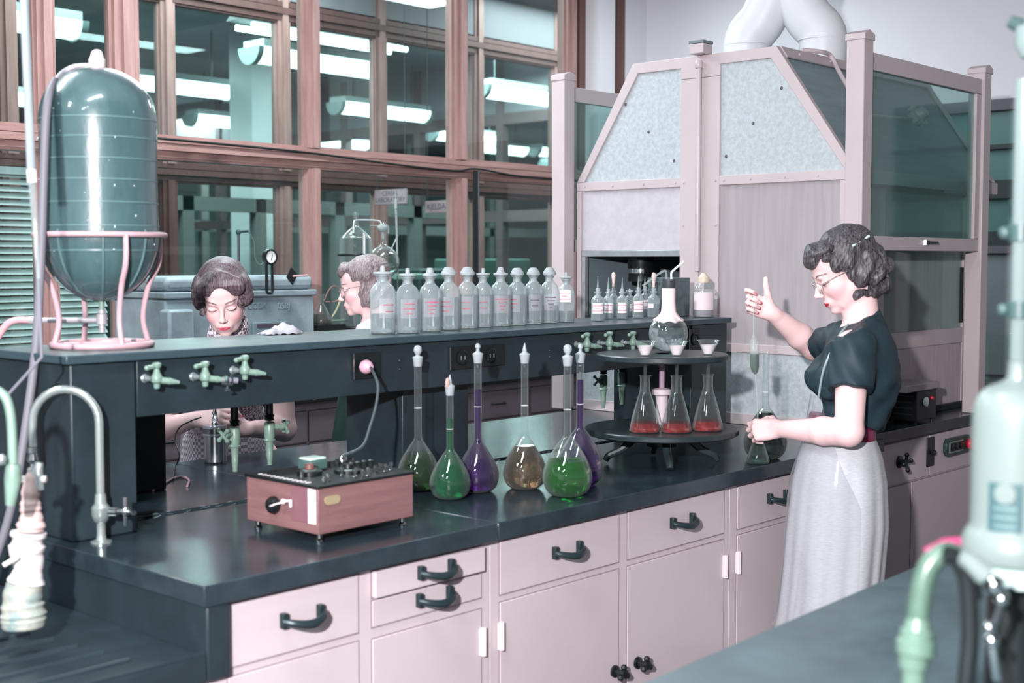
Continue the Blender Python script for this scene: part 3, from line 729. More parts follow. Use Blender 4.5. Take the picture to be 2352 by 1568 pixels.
def vol_flask(px, pyb, R, top_px, lm, lz, label, kind='ball', rn=.0105, dep=None):
    base = onZ(px, pyb, DB); dist = (base-Vector((0, 0, H))).dot(FW)
    # the picked pixel is the front rim of the base: move the axis back by the base radius
    hd = Vector((base.x, base.y, 0)).normalized(); base = base+hd*R*.55; base.z = DB
    dist = (base-Vector((0, 0, H))).dot(FW)
    Ht = H-(top_px-598)*dist/F-DB-.028
    r = thing('volumetric_flask', base, label, 'flask', 'stoppered volumetric flasks on the island bench')
    pr = flask_profile(R, Ht, rn); o = (base.x, base.y, DB+.0004)
    vessel(r, pr, o); liquid(r, pr, o, lz, lm)
    MB().lathe([(rn+.0001, Ht*.62), (rn+.0004, Ht*.62+.0006), (rn+.0001, Ht*.62+.0012)], o, 24).build('ring_mark', labelm, r)
    stopper(r, o, Ht, rn, kind); return r
G1 = liq_mat('liquid_dark_green', (44, 104, 24), .90); G2 = liq_mat('liquid_emerald', (8, 158, 96)); PU = liq_mat('liquid_purple', (96, 14, 138)); AM = liq_mat('liquid_amber', (206, 160, 124), .95)
GR = liq_mat('liquid_green', (30, 176, 34)); PK = liq_mat('liquid_pink', (228, 62, 66), .82); DG = liq_mat('liquid_deep_green', (10, 54, 38), .93)
vol_flask(961, 1130, .0600, 797, G1, .105, 'volumetric flask of dark olive green liquid directly right of the meter box')
vol_flask(1034, 1149, .0555, 862, G2, .215, 'shorter volumetric flask of emerald liquid, front of the left cluster', 'cone', .0095)
vol_flask(1098, 1133, .0590, 789, PU, .285, 'volumetric flask of purple liquid standing left of the amber one', 'knob')
vol_flask(1205, 1126, .0615, 790, AM, .122, 'volumetric flask of pale amber liquid with pointed stopper', 'cone')
vol_flask(1303, 1143, .0680, 795, GR, .098, 'largest volumetric flask, half full of bright green liquid', 'ball')
vol_flask(1332, 1117, .0680, 790, PU, .300, 'volumetric flask of purple liquid behind the bright green one', 'knob')
r = [o for o in bpy.data.objects if o.name.startswith('volumetric_flask') and 'emerald' in o.get('label', '')][0]
p = Vector(ORG[r.name]); MB().sphere(p+Vector((-.010, -.002, .312)), .009, 10, (.9, .6, 1.8)).build('cotton_wad', mat('cotton', (190, 160, 152), .9), r)

# white-wrapped round flask, turntable with funnels and erlenmeyers
tc_ = Vector((3.372, 2.432, 0)); ZL, ZU = 1.054, 1.288
r = thing('turntable_stand', (tc_.x, tc_.y, DB), 'black two-tier revolving filter stand on splayed legs', 'stand')
blackt = mat('turntable_black', (46, 58, 62), .35, noise=.4, nscale=14, rvar=.1)
n = 64
MB().lathe([(0, ZL-.020), (.236, ZL-.020), (.242, ZL-.016), (.242, ZL-.003), (.238, ZL), (0, ZL)], tc_, n).build('lower_disc', blackt, r)
MB().lathe([(.022, ZU-.020), (.202, ZU-.020), (.207, ZU-.016), (.207, ZU-.003), (.203, ZU), (.022, ZU)], tc_, n).build('upper_disc', blackt, r)
MB().lathe([(0, ZU-.021), (.05, ZU-.021), (.055, ZU-.034), (.02, ZU-.044), (0, ZU-.044)], tc_, 24).build('upper_hub', blackp, r)
MB().lathe([(0, ZL+.125), (.0085, ZL+.125), (.0085, ZU-.044), (0, ZU-.044)], tc_, 16).build('post', mat('post_mauve', (160, 136, 156), .35), r)
MB().lathe([(0, ZL+.0005), (.016, ZL+.0005), (.020, ZL+.100), (.030, ZL+.104), (.030, ZL+.120), (.012, ZL+.125), (0, ZL+.125)], tc_, 20).build('post_socket', mat('socket_cream', (206, 192, 198), .5), r)
MB().lathe([(0, DB+.055), (.05, DB+.055), (.06, ZL-.021), (0, ZL-.021)], tc_, 24).build('lower_hub', blackp, r)
for k in range(4):
    a = math.radians(-47.7+90*k+2); d = Vector((math.cos(a), math.sin(a), 0))
    pts = spline([tc_+d*.03+Vector((0, 0, DB+.082)), tc_+d*.085+Vector((0, 0, DB+.078)), tc_+d*.125+Vector((0, 0, DB+.045)), tc_+d*.165+Vector((0, 0, DB+.026)), tc_+d*.178+Vector((0, 0, DB+.009))], 5)
    MB().tube(pts, [.016-.006*i/(len(pts)-1) for i in range(len(pts))], 10).build('leg', blackt, r)
def erlen(px, label, w_=.035, liqm=PK, z=ZL, group='conical flasks under the funnels', pos=None, Ht=.135, lz=.020):
    r = thing('conical_flask', pos, label, 'flask', group)
    pr = smoothprof([(0, 0), (w_*.90, 0), (w_*1.0, .004), (w_*.98, .014), (w_*.72, Ht*.38), (w_*.44, Ht*.64), (w_*.335, Ht*.745), (w_*.33, Ht-.008), (w_*.36, Ht-.003), (w_*.42, Ht)], 2)
    o = (pos.x, pos.y, z+.0005)
    vessel(r, pr, o, .0012, n=32); liquid(r, pr, o, lz, liqm, .0014, 32); return r
e1 = onZ(1481, 992, ZL); e2 = onZ(1553, 992, ZL); e3 = onZ(1625, 988, ZL)
E_ = []
for p, lb in ((e1, 'conical flask with orange-red liquid, left of three under the funnels'), (e2, 'conical flask with orange-red liquid, middle of three under the funnels'), (e3, 'conical flask with deeper pink liquid, right of three under the funnels')):
    E_.append(erlen(0, lb, .0475, pos=p, Ht=.174, lz=.030))
def funnel(p, label, cream=True):
    r = thing('glass_funnel', (p.x, p.y, ZU), label, 'funnel', 'funnels in the upper disc')
    z = ZU; t = .0012
    pr = [(.0045, z-.115), (.0050, z-.03), (.0060, z-.012), (.011, z-.004), (.0325, z+.045), (.0345, z+.046)]
    inner = [(a-t, b+.0005) for a, b in pr][::-1]
    MB().lathe(pr+inner+[pr[0]], (p.x, p.y, 0), 28).build('cone_and_stem', glass, r, ang=60)
    MB().lathe([(0, z+.004), (.0135, z+.0045), (.0255, z+.032), (0, z+.0325)], (p.x, p.y, 0), 28).build('filter_cake', mat('filter_white', (238, 226, 228), .8), r)
    return r
for k, (p, u, lb) in enumerate(((e1, 1486, 'glass funnel of white filtrate at the left of the upper disc'), (e2, 1560, 'glass funnel of white filtrate in front of the round flask'), (e3, 1622, 'glass funnel of white filtrate at the right of the upper disc'))):
    q = Vector((p.x, p.y, 0))
    f_ = funnel(q, lb)
# round-bottom flask with wrapped neck
pc = onZ(1535, 812, ZU); pc += Vector((pc.x, pc.y, 0)).normalized()*.055
r = thing('wash_flask', (pc.x, pc.y, ZU), 'round clear flask with white wrapped neck and bent glass tubes', 'flask')
R = .062; zc = R*.97
pr = [(0, 0)]+[(R*math.sin(a), zc-R*math.cos(a)) for a in [math.radians(q) for q in range(28, 161, 9)]]+[(.0195, zc*2+.012), (.0185, zc*2+.045), (.0185, zc*2+.085)]
o = (pc.x, pc.y, ZU+.0006)
vessel(r, pr, o, .0015, n=40); liquid(r, pr, o, zc*1.25, water)
zb = zc*1.62
b = MB(); prw = [(.046, zb), (.0475, zb+.004), (.034, zb+.016), (.024, zb+.032), (.0215, zb+.06), (.0215, zb+.105), (.0195, zb+.106), (.0195, zb+.06), (.021, zb+.033), (.031, zb+.016), (.0445, zb)]
b.lathe(prw, o, 40)
rr = random.Random(2); b.v = [(x+(x-o[0])*.06*math.sin(9*math.atan2(y-o[1], x-o[0])+z*60)*(1 if z < o[2]+zb+.02 else .3), y+(y-o[1])*.06*math.sin(9*math.atan2(y-o[1], x-o[0])+z*60)*(1 if z < o[2]+zb+.02 else .3), z+.003*math.sin(7*math.atan2(y-o[1], x-o[0]))*(1 if z < o[2]+zb+.01 else 0)) for x, y, z in b.v]
b.build('neck_wrapping', mat('tape_wrap', (240, 216, 218), .75, bump=.3, bscale=90), r)
zs = o[2]+zc*2+.078
MB().lathe([(0, zs), (.0165, zs), (.0205, zs+.012), (.0205, zs+.034), (0, zs+.034)], (o[0], o[1], 0), 24).build('rubber_stopper', mat('dark_stopper', (60, 66, 70), .5), r)
sd = Vector((RT.x, RT.y, 0)); zt = zs+.0345
A = Vector((o[0], o[1], zt)); l = A-sd*.008; q = A+sd*.008
MB().tube(spline([l, l+Vector((0, 0, .018)), l-sd*.006+Vector((0, 0, .026)), l-sd*.03+Vector((0, 0, .012)), l-sd*.075-Vector((0, 0, .022))], 5), .0034, 8).build('bent_tube', glass_t, r)
MB().tube(spline([q, q+Vector((0, 0, .018)), q+sd*.006+Vector((0, 0, .027)), q+sd*.04+Vector((0, 0, .056))], 5), .0034, 8).build('bent_tube', mat('tube_white', (225, 232, 235), .2), r)

# reagent bottles in a row on the shelf
BOT = {}
def bottle(x, y, R, Hh, kind, label, group, labelkind=None, z=SH, fill=.55):
    r = thing('reagent_bottle', (x, y, z), label, 'bottle', group)
    o = (x, y, z+.0005); rn = R*.42; hs = Hh*.66; zn = hs+R*.42; zt = Hh*.86
    pr = smoothprof([(0, 0), (R*.9, 0), (R*.99, .003), (R, .010), (R, hs*.5), (R, hs*.86), (R*.95, hs*.97), (R*.78, hs*1.06), (R*.55, hs*1.12), (rn*1.02, hs*1.17), (rn, hs*1.22), (rn*1.12, zt-.004), (rn*1.42, zt-.002), (rn*1.42, zt+.001)], 2)
    vessel(r, pr, o, .0022, n=32, m=glass_b)
    liquid(r, pr, o, hs*fill, water, .0024, 32)
    S = MB(); k = rn; c = o
    if kind == 'flat': prs = [(0, zt-.02), (k*.68, zt-.02), (k*.86, zt+.002), (k*1.75, zt+.004), (k*1.8, zt+.0075), (k*1.7, zt+.010), (k*.5, zt+.011), (k*.42, Hh), (0, Hh+.0005)]
    elif kind == 'cone': prs = [(0, zt-.02), (k*.68, zt-.02), (k*.86, zt+.002), (k*1.7, zt+.003), (k*1.72, zt+.007), (k*.95, zt+.011), (k*.62, Hh), (0, Hh+.001)]
    elif kind == 'dome': prs = [(0, zt-.02), (k*.68, zt-.02), (k*.86, zt+.002), (k*1.7, zt+.003), (k*1.75, zt+.008), (k*1.25, zt+.020), (k*.85, Hh), (0, Hh+.001)]
    elif kind == 'dropper': prs = [(0, zt-.02), (k*.6, zt-.02), (k*.8, zt+.002), (k*.9, zt+.012), (k*.5, zt+.014), (k*.42, Hh), (0, Hh+.001)]
    S.lathe(prs, o, 24); S.build('stopper', frost, r)
    # the ground neck
    MB().lathe([(rn*1.03, hs*1.24), (rn*1.16, zt-.005), (rn*1.13, zt-.005), (rn*1.01, hs*1.24)], o, 24).build('ground_neck', frost, r)
    # label facing the camera side, wrapped on the glass
    if labelkind:
        toc = math.atan2(-y, -x)+labelkind[3]; w_ = labelkind[2]; n = 10
        z0, z1 = hs*labelkind[0], hs*labelkind[1]; b = MB(); RR = R+.0005
        vs = []; fs = []
        for i in range(n+1):
            a = toc-w_/2+w_*i/n; vs += [(x+RR*math.cos(a), y+RR*math.sin(a), z+z0), (x+RR*math.cos(a), y+RR*math.sin(a), z+z1)]
        for i in range(n): fs.append((2*i, 2*i+2, 2*i+3, 2*i+1))
        b.add(vs, fs); lb = b.build('label', labelkind[4], r, ang=80)
        b = MB(); R3 = R+.0008
        for row, (fa, fb) in enumerate(labelkind[5]):
            zz = z0+(z1-z0)*(1-(row+1)/(len(labelkind[5])+1)); hh = (z1-z0)*.028
            a0 = toc-w_/2+w_*fa; a1 = toc-w_/2+w_*fb; m_ = 6; vs = []; fs = []
            for i in range(m_+1):
                a = a0+(a1-a0)*i/m_; vs += [(x+R3*math.cos(a), y+R3*math.sin(a), z+zz-hh), (x+R3*math.cos(a), y+R3*math.sin(a), z+zz+hh)]
            for i in range(m_): fs.append((2*i, 2*i+2, 2*i+3, 2*i+1))
            b.add(vs, fs)
        b.build('printing', labelkind[6], lb, smooth=False)
    return r
etch = mat('etched_label', (214, 212, 220), .6, alpha=.22); ink = mat('label_ink', (172, 96, 112), .6); inkd = mat('label_ink_dark', (110, 92, 108), .6); inkr = mat('label_border', (222, 110, 140), .6)
rows = [[(.25, .8), (.15, .85), (.3, .7)], [(.2, .8), (.3, .75)], [(.1, .9), (.25, .8), (.3, .7), (.4, .6)]]
def etchL(k, dark=False, off=.15): return (.36, .80, 1.55, off, etch, rows[k], inkd if dark else ink)
def paperL(z0=.4, z1=.8, w=1.7, off=.0): return (z0, z1, w, off, labelm, [(0.02, .98), (.3, .7), (0.02, .98)], inkr)
BL = [(880, 768, .0385, .197, 'flat', 'first and largest clear reagent bottle, nearest the person in white', etchL(1, off=.5), .45),
      (937, 767, .0345, .190, 'flat', 'second clear bottle from the left of the long row, flat disc stopper', etchL(0), .8),
      (988, 763, .0330, .190, 'cone', 'third clear bottle from the left of the long row, flanged peg stopper', etchL(2), .8),
      (1031, 759, .0335, .192, 'dome', 'fourth clear bottle, domed stopper, just left of the middle mullion foot', etchL(0, off=-.3), .8),
      (1074, 756, .0325, .192, 'dome', 'fifth clear bottle, domed stopper, just right of the middle mullion foot', etchL(1, off=-.2), .85),
      (1110, 753, .0300, .188, 'flat', 'sixth clear bottle, flat stopper, at the middle of the long row', etchL(1, off=0), .85),
      (1150, 751, .0335, .190, 'cone', 'seventh clear bottle, etched label with reddish printed lines', etchL(2), .82),
      (1188, 748, .0320, .188, 'dome', 'eighth clear bottle of the long row, domed stopper, pale strip label', etchL(0, off=-.5), .82),
      (1225, 745, .0320, .188, 'dome', 'ninth clear bottle of the long row, dark lettering on its label', etchL(1, True), .82),
      (1262, 743, .0320, .188, 'dome', 'tenth clear bottle of the long row, second from its right end', etchL(2, True), .5),
      (1300, 741, .0300, .172, 'flat', 'last bottle of the long row, with a red-edged white paper label', paperL(.62, .98, 1.5, -.2), .35)]
for px, py, R, Hh, k, lb, lab, fl in BL:
    p = onZ(px, py, SH); p += Vector((p.x, p.y, 0)).normalized()*R
    bottle(p.x, p.y, R*.98, Hh, k, lb, 'clear stoppered reagent bottles in the long shelf row', lab, fill=fl)
# small dropping bottles
pal = mat('dropper_bulb', (226, 202, 196), .5)
SB = [(1373, 738, .0235, .118, 0, 'glass', 'small dropping bottle at the left end of the group by the hood opening', paperL(.35, .82)),
      (1397, 733, .0190, .112, .02, 'glass', 'second small dropping bottle, glass rod, of the group by the hood opening', paperL(.3, .8)),
      (1409, 727, .0190, .112, .05, 'pink', 'small bottle with cream rubber bulb, third of the group', None),
      (1429, 733, .0200, .112, 0, 'glass', 'small dropping bottle with thin rod in the middle of the group', paperL(.3, .82)),
      (1446, 727, .0200, .105, .04, 'flat', 'small flat-stoppered bottle in the middle of the dropper group', paperL(.3, .7, 1.2, .6)),
      (1466, 731, .0205, .116, 0, 'glass', 'small dropping bottle with paired rods, left of the two', paperL(.3, .82)),
      (1481, 726, .0190, .116, .03, 'glass', 'small dropping bottle with paired rods, right of the two', paperL(.35, .82, 1.2)),
      (1501, 730, .0225, .112, .0, 'pink', 'small bottle with cream rubber bulb beside the wrapped flask neck', paperL(.5, .72, 1.2, -.6))]
for px, py, R, Hh, back, kind, lb, lab in SB:
    p = onZ(px, py, SH); p += Vector((p.x, p.y, 0)).normalized()*(R)
    r = bottle(p.x, p.y, R, Hh, 'flat' if kind == 'flat' else 'dropper', lb, 'small dropping bottles beside the hood opening', lab, fill=.7)
    zt = SH+Hh+.0015
    if kind == 'glass': MB().lathe([(0, 0), (.0045, 0), (.0038, .008), (.0026, .020), (.0008, .038), (0, .038)], (p.x, p.y, zt), 12).build('dropper_tip', mat('dropper_glass', (140, 156, 160), .15, trans=.3), r)
    if kind == 'pink': MB().lathe([(0, 0), (.0055, 0), (.005, .010), (.0065, .026), (.0085, .040), (.0075, .050), (.003, .055), (0, .0555)], (p.x, p.y, zt), 14).build('rubber_bulb', pal, r)
# brown-white jar and vented black box on the shelf end
p = Vector((4.145, 2.800, SH))
r = thing('screw_cap_jar', p, 'clear jar with cream label and cap beneath the hood conduit', 'jar')
pr = smoothprof([(0, 0), (.036, 0), (.040, .004), (.0405, .07), (.040, .095), (.032, .115), (.019, .130), (.0185, .140)], 2)
vessel(r, pr, (p.x, p.y, SH+.0005), .002, n=32); liquid(r, pr, (p.x, p.y, SH+.0005), .085, mat('milky_liquid', (190, 186, 194), .3, trans=.4))
MB().lathe([(0, .130), (.0215, .130), (.0215, .150), (.016, .154), (.008, .166), (0, .167)], p, 24).build('cap', mat('cap_cream', (214, 200, 178), .4), r)
toc = math.atan2(-p.y, -p.x)
b = MB(); vs = []; fs = []
for i in range(13):
    a = toc-1.1+2.2*i/12; vs += [(p.x+.0412*math.cos(a), p.y+.0412*math.sin(a), SH+.028), (p.x+.0412*math.cos(a), p.y+.0412*math.sin(a), SH+.094)]
for i in range(12): fs.append((2*i, 2*i+2, 2*i+3, 2*i+1))
b.add(vs, fs).build('label', mat('label_pinkish', (226, 208, 214), .6), r, ang=80)
a_ = onZ(1548, 728, SH); b_ = onZ(1570, 724, SH)
r = thing('black_vented_box', (a_.x+.07, a_.y+.02, SH), 'black instrument box with small vent slots standing on the shelf', 'box')
bx0, bx1, by0, by1 = 4.075, 4.185, 2.89, 3.01
ORG[r.name] = (4.13, 2.95, SH); r.location = (4.13, 2.95, SH)
MB().box(bx0, bx1, by0, by1, SH+.0005, SH+.148).build('case', mat('box_grey', (92, 106, 110), .45, noise=.3, nscale=50), r, bevel=.002)
b = MB()
for z in (SH+.018, SH+.118):
    for k in range(5): b.box(bx0-.0006, bx0+.001, by0+.062+.009*k-.002, by0+.062+.009*k+.002, z, z+.014)
b.build('vent_slots', blackm, r, smooth=False)
# crumpled cloth on the back of the shelf
p = onZ(650, 768, SH)
r = MB(); n = 18; rr = random.Random(11)
vs = []; fs = []
L_, W_ = .125, .06; o_ = Vector((p.x, 3.045, SH))
for i in range(n+1):
    for j in range(9):
        u = i/n-.5; v = j/8-.5
        h = max(0, (1-(2*u)**2))*max(0, 1-(2*v)**2)**.6*.022*(1+.4*math.sin(9*u+3*v)+.15*math.sin(23*u-8*v))+.002*(1+math.sin(31*u+17*v))
        vs.append((o_.x+u*L_, o_.y+v*W_*(1+.2*math.sin(7*u)), SH+.0006+h))
for i in range(n):
    for j in range(8): fs.append((i*9+j, (i+1)*9+j, (i+1)*9+j+1, i*9+j+1))
r.add(vs, fs); o = r.build('folded_cloth', mat('cloth_white', (176, 174, 184), .85), ang=80)
so = o.modifiers.new('thickness', 'SOLIDIFY'); so.thickness = .002; so.offset = 1
tag(o, 'crumpled white cloth lying on the back of the shelf before the grey tank', 'cloth')

# steel canister with thermometer cap, black box, cord, beaker
p = onZ(495, 1066, DB); p.y -= 0; p += Vector((p.x, p.y, 0)).normalized()*.03
r = thing('steel_canister', p, 'polished steel canister held by the person in checks behind the shelf', 'canister')
MB().lathe([(0, .006), (.036, .006), (.036, .094), (.0385, .096), (.0385, .112), (.030, .116), (0, .117)], p, 40).build('body', steel, r, ang=30)
MB().lathe([(.0363, .086), (.0385, .088), (.0385, .118), (.0375, .120), (0, .120)], p+Vector((0, 0, .0012)), 40).build('lid', mat('lid_clear', (170, 170, 178), .2, metal=.5), r)
for k in range(3):
    a = math.radians(120*k+20); MB().cyl((p.x+.03*math.cos(a), p.y+.03*math.sin(a), DB+.0004), (p.x+.03*math.cos(a), p.y+.03*math.sin(a), DB+.0065), .004, n=8).build('foot', blackp, r)
MB().lathe([(0, .1215), (.012, .1215), (.010, .132), (.007, .135), (.010, .142), (.006, .150), (.009, .158), (.005, .170), (0, .171)], p, 16).build('stem_fitting', chrome, r)
CAN = p.copy()
r = thing('black_case', (1.93, 3.28, DB), 'black metal case standing right of the left shelf pedestal', 'box')
MB().box(1.80, 2.045, 3.17, 3.40, DB+.0005, 1.157).build('body', blackm, r, bevel=.004)
MB().box(1.795, 2.05, 3.165, 3.405, 1.1575, 1.165).build('lid', mat('case_lid', (84, 108, 104), .4), r, bevel=.002)
q0 = onZ(352, 1126, DB+.004); q1 = onZ(395, 1100, DB+.004); q2 = onZ(420, 1095, DB+.004); q3 = onZ(434, 1103, DB+.004); q4 = onZ(430, 1116, DB+.004)
tag(MB().tube(spline([q0, q1, q2, q3, q4]), .0035, 8).build('pink_lead', mat('lead_mauve', (150, 108, 124), .5)), 'short mauve lead curling on the worktop beside the black case', 'cord')
p = onZ(1445, 968, DB); p += Vector((.03, .02, 0))
r = thing('glass_beaker', p, 'tall clear beaker standing on the bench under the far water cock', 'beaker')
pr = [(0, 0), (.034, 0), (.037, .004), (.037, .10), (.040, .104)]
vessel(r, pr, (p.x, p.y, DB+.0005), .0016, n=32); liquid(r, pr, (p.x, p.y, DB+.0005), .03, water)
# ---------------------------------------------------------------- fume hood
HX0, HX1 = 4.38, 5.66; HY0, HY1 = 2.31, 3.613; HZ = 1.895; HT = 2.388; TY0, TY1 = 2.64, 3.317
r = thing('hood_bench', (4.97, 2.93, 0), 'black bench with grey painted doors under the fume hood, behind the person with the pipette', 'bench')
MB().box(4.3625, 5.80, 2.25, 3.68, DB-.044, DB).build('worktop', black, r, bevel=.003)
MB().box(4.375, 5.78, 2.275, 3.66, .10, DB-.0445).build('body', cabp, r)
MB().box(4.40, 5.58, 2.33, 3.60, 0, .0995).build('plinth', blackm, r)
for xa, xb, z0, z1 in ((4.39, 4.955, .725, .885), (4.39, 4.80, .12, .715), (4.81, 5.75, .12, .715), (4.965, 5.75, .725, .885)):
    f = MB().box(xa, xb, 2.270, 2.2747, z0, z1).build('door', cabp, r, bevel=.001)
    g = MB().box(xa, xb, 2.2735, 2.2748, z1+.0005, z1+.004).box(xb+.0005, xb+.004, 2.2735, 2.2748, z0, z1); g.build('gap', mat('gap_grey', (150, 132, 140), .7), f, smooth=False)
# valve, switches on the apron
c = onY(2065, 1060, 2.2695)
b = MB().lathe([(0, 0), (.024, 0), (.024, .006), (.010, .010), (.010, .03), (0, .03)], c, 14, (0, -1, 0))
for k in range(4):
    a = math.radians(90*k+8); b.tube([c+Vector((0, -.028, 0)), c+Vector((.03*math.cos(a), -.034, .03*math.sin(a)))], .006, 8).sphere(c+Vector((.03*math.cos(a), -.034, .03*math.sin(a))), .0095, 8)
b.build('valve_wheel', blackp, r)
a = onY(2128, 1010, 2.27); q = onY(2144, 1062, 2.27)
s_ = MB().box(a.x, a.x+.062, 2.264, 2.2697, q.z-.01, a.z+.008).build('switch_plate', blackp, r, bevel=.001)
MB().box(a.x+.024, a.x+.038, 2.245, 2.2638, (a.z+q.z)/2-.012, (a.z+q.z)/2+.006).build('toggle', blackp, s_, bevel=.002)
a = onY(2165, 1045, 2.27); q = onY(2221, 1003, 2.27)
x0, x1 = a.x, q.x; zc = (onY(2193, 1022, 2.27)).z; hz = .036; ch = .018
poly = [(x0+ch, zc-hz), (x1-ch, zc-hz), (x1, zc-hz+ch), (x1, zc+hz-ch), (x1-ch, zc+hz), (x0+ch, zc+hz), (x0, zc+hz-ch), (x0, zc-hz+ch)]
s_ = MB().prism(poly, 'y', 2.252, 2.2697).build('starter_box', mat('starter_green', (52, 76, 70), .35, noise=.5, nscale=40), r, bevel=.002)
b = MB()
for k in range(3): b.lathe([(0, 0), (.013, 0), (.013, .006), (.008, .008), (0, .008)], (x0+.045+.042*k, 2.2518, zc), 12, (0, -1, 0))
b.build('push_buttons', blackp, s_)
MB().sphere((x1-.038, 2.238, zc), .023, 16, (1, .8, 1)).build('red_button', red, s_)
MB().box(x0+.022, x0+.15, 2.2490, 2.2518, zc-.022, zc-.019).box(x0+.022, x0+.15, 2.2490, 2.2518, zc+.019, zc+.022).box(x0+.022, x0+.026, 2.2490, 2.2518, zc-.019, zc+.019).build('frame_line', mat('starter_pale', (140, 165, 158), .4), s_)

H_ = thing('fume_hood', (4.97, 2.96, DB), 'large pinkish-grey painted fume hood with speckled metal canopy', 'fume hood')
def post(x0, y0, z1, par=H_, zb=DB+.0005, h_=.07):
    p = MB().box(x0, x0+h_, y0, y0+h_, zb, z1).build('corner_post', hoodp, par, bevel=.004)
    MB().prism([(x0-.004, z1-.004), (x0+h_+.004, z1-.004), (x0+h_+.004, z1+.018), (x0+h_*.5, z1+.032), (x0-.004, z1+.018)], 'y', y0-.004, y0+h_+.004).build('post_cap', hoodp, p, bevel=.002)
    return p
post(4.306, 2.240, 2.365); post(4.306, 3.622, 2.348); post(5.350, 2.240, 2.355); post(5.350, 3.622, 2.355)
FX = HX0; FT = .028
# front face frame (towards -x)
def fr(y0, y1, z0, z1, name='frame_rail'):
    return MB().box(FX, FX+FT, y0, y1, z0, z1).build(name, hoodp, H_, bevel=.002)
YA0, YA1, YS, YB0, YB1 = 2.367, 2.891, 2.985, 3.076, 3.590
fr(HY0, YA0, DB+.0005, 1.8745, 'frame_stile'); fr(YA1, YS-.001, DB+.0005, 2.30, 'frame_stile'); fr(YS+.001, YB0, DB+.0005, 2.30, 'frame_stile'); fr(YB1, HY1, DB+.0005, 1.8745, 'frame_stile')
for ya, yb in ((YA0+.0003, YA1-.0003), (YB0+.0003, YB1-.0003)):
    fr(ya, yb, DB+.0005, .984); fr(ya, yb, 1.222, 1.256)
fr(HY0, YA1-.0003, 1.875, 1.912); fr(YB0+.0003, HY1, 1.875, 1.912)
MB().prism([(TY0, HT), (TY1, HT), (TY1-.02, 2.3455), (YB0, 2.3455), (YB0, 2.301), (YA1, 2.301), (YA1, 2.3455), (TY0+.02, 2.3455)], 'x', FX, FX+FT).build('frame_rail', hoodp, H_, bevel=.002)
w_ = .040
MB().prism([(HY0, 1.9125), (HY0+w_, 1.9125), (TY0+w_*.62, 2.345), (TY0+.0005, 2.3875)], 'x', FX, FX+FT).build('sloping_stile', hoodp, H_, bevel=.002)
MB().prism([(HY1, 1.9125), (HY1-w_, 1.9125), (TY1-w_*.62, 2.345), (TY1-.0005, 2.3875)], 'x', FX, FX+FT).build('sloping_stile', hoodp, H_, bevel=.002)
px_ = FX+.010
MB().prism([(HY0+w_-.01, 1.905), (YA1+.01, 1.905), (YA1+.01, 2.355), (TY0+w_*.6-.01, 2.355)], 'x', px_, px_+.006).build('speckled_panel', galv, H_, smooth=False)
MB().prism([(HY1-w_+.01, 1.905), (YB0-.01, 1.905), (YB0-.01, 2.355), (TY1-w_*.6+.01, 2.355)], 'x', px_, px_+.006).build('speckled_panel', galv, H_, smooth=False)
MB().box(px_, px_+.006, YA0-.01, YA1+.01, .975, 1.23).build('speckled_panel', galv, H_, smooth=False)
MB().box(px_, px_+.006, YB0-.01, YB1+.01, .975, 1.23).build('speckled_panel', galv, H_, smooth=False)
hg = veil_mat('hood_glass', (.88, .88, .88), (216, 206, 212), .42, .02)  # pale diffuse painted in for the lit sheet behind the glass
MB().box(px_, px_+.004, YA0-.01, YA1+.01, 1.246, 1.885).build('glass_pane', hg, H_, smooth=False)
# left bay: fixed grey upper light with a raised sash
MB().box(px_+.002, px_+.008, YB0-.01, YB1+.01, 1.622, 1.885).build('grey_pane', mat('grey_pane', (196, 191, 198), .35, noise=.12, nscale=30), H_, smooth=False)
MB().box(FX+.004, FX+.030, YB0+.001, YB1-.001, 1.596, 1.6215).build('sash_bar', galv2, H_, bevel=.002)
MB().box(FX+.006, FX+.028, YB1-.02, YB1-.001, 1.2565, 1.5955).build('sash_track', galv2, H_)
b = MB(); bs = MB()
def rivet(y, z, b=b): b.lathe([(.0052, 0), (.0045, .003), (0, .0042)], (FX, y, z), 8, (-1, 0, 0))
for y in (2.335, 2.46, 2.60, 2.75, 2.87, 2.91, 3.06, 3.10, 3.26, 3.42, 3.57, 3.60): rivet(y, 1.893)
for y in (2.345, 2.905, 2.975, 3.06, 3.60):
    for z in (1.72, 1.45, 1.30, 1.10): rivet(y, z)
b.build('rivets', hoodp, H_)
for px, py in ((1437, 240), (1490, 303), (1548, 369), (1795, 202), (1730, 283), (1668, 359)):
    p = onX(px, py, px_); bs.sphere(p, .007, 10, (.5, 1, 1))
bs.build('panel_screws', mat('screw_dark', (88, 84, 96), .4), H_)
# canopy skins
sheet = mat('canopy_sheet', (132, 150, 156), .5, noise=.22, nscale=6, stretch=(.5, 5, 5))  # darker than the speckled panels: the side's shade is in the colour
def quad(name, pts, m, t=.004):
    n = (Vector(pts[1])-Vector(pts[0])).cross(Vector(pts[2])-Vector(pts[0])).normalized()*t
    vs = [Vector(p) for p in pts]+[Vector(p)+n for p in pts]
    return MB().add(vs, [(0, 1, 2, 3), (7, 6, 5, 4), (0, 4, 5, 1), (1, 5, 6, 2), (2, 6, 7, 3), (3, 7, 4, 0)]).build(name, m, H_, smooth=False)
quad('canopy_side', [(FX+FT, HY0+.01, 1.905), (HX1, HY0+.01, 1.905), (HX1, TY0+.005, HT-.006), (FX+FT, TY0+.005, HT-.006)], sheet, -.004)
quad('canopy_side', [(FX+FT, HY1-.01, 1.905), (HX1, HY1-.01, 1.905), (HX1, TY1-.005, HT-.006), (FX+FT, TY1-.005, HT-.006)], sheet)
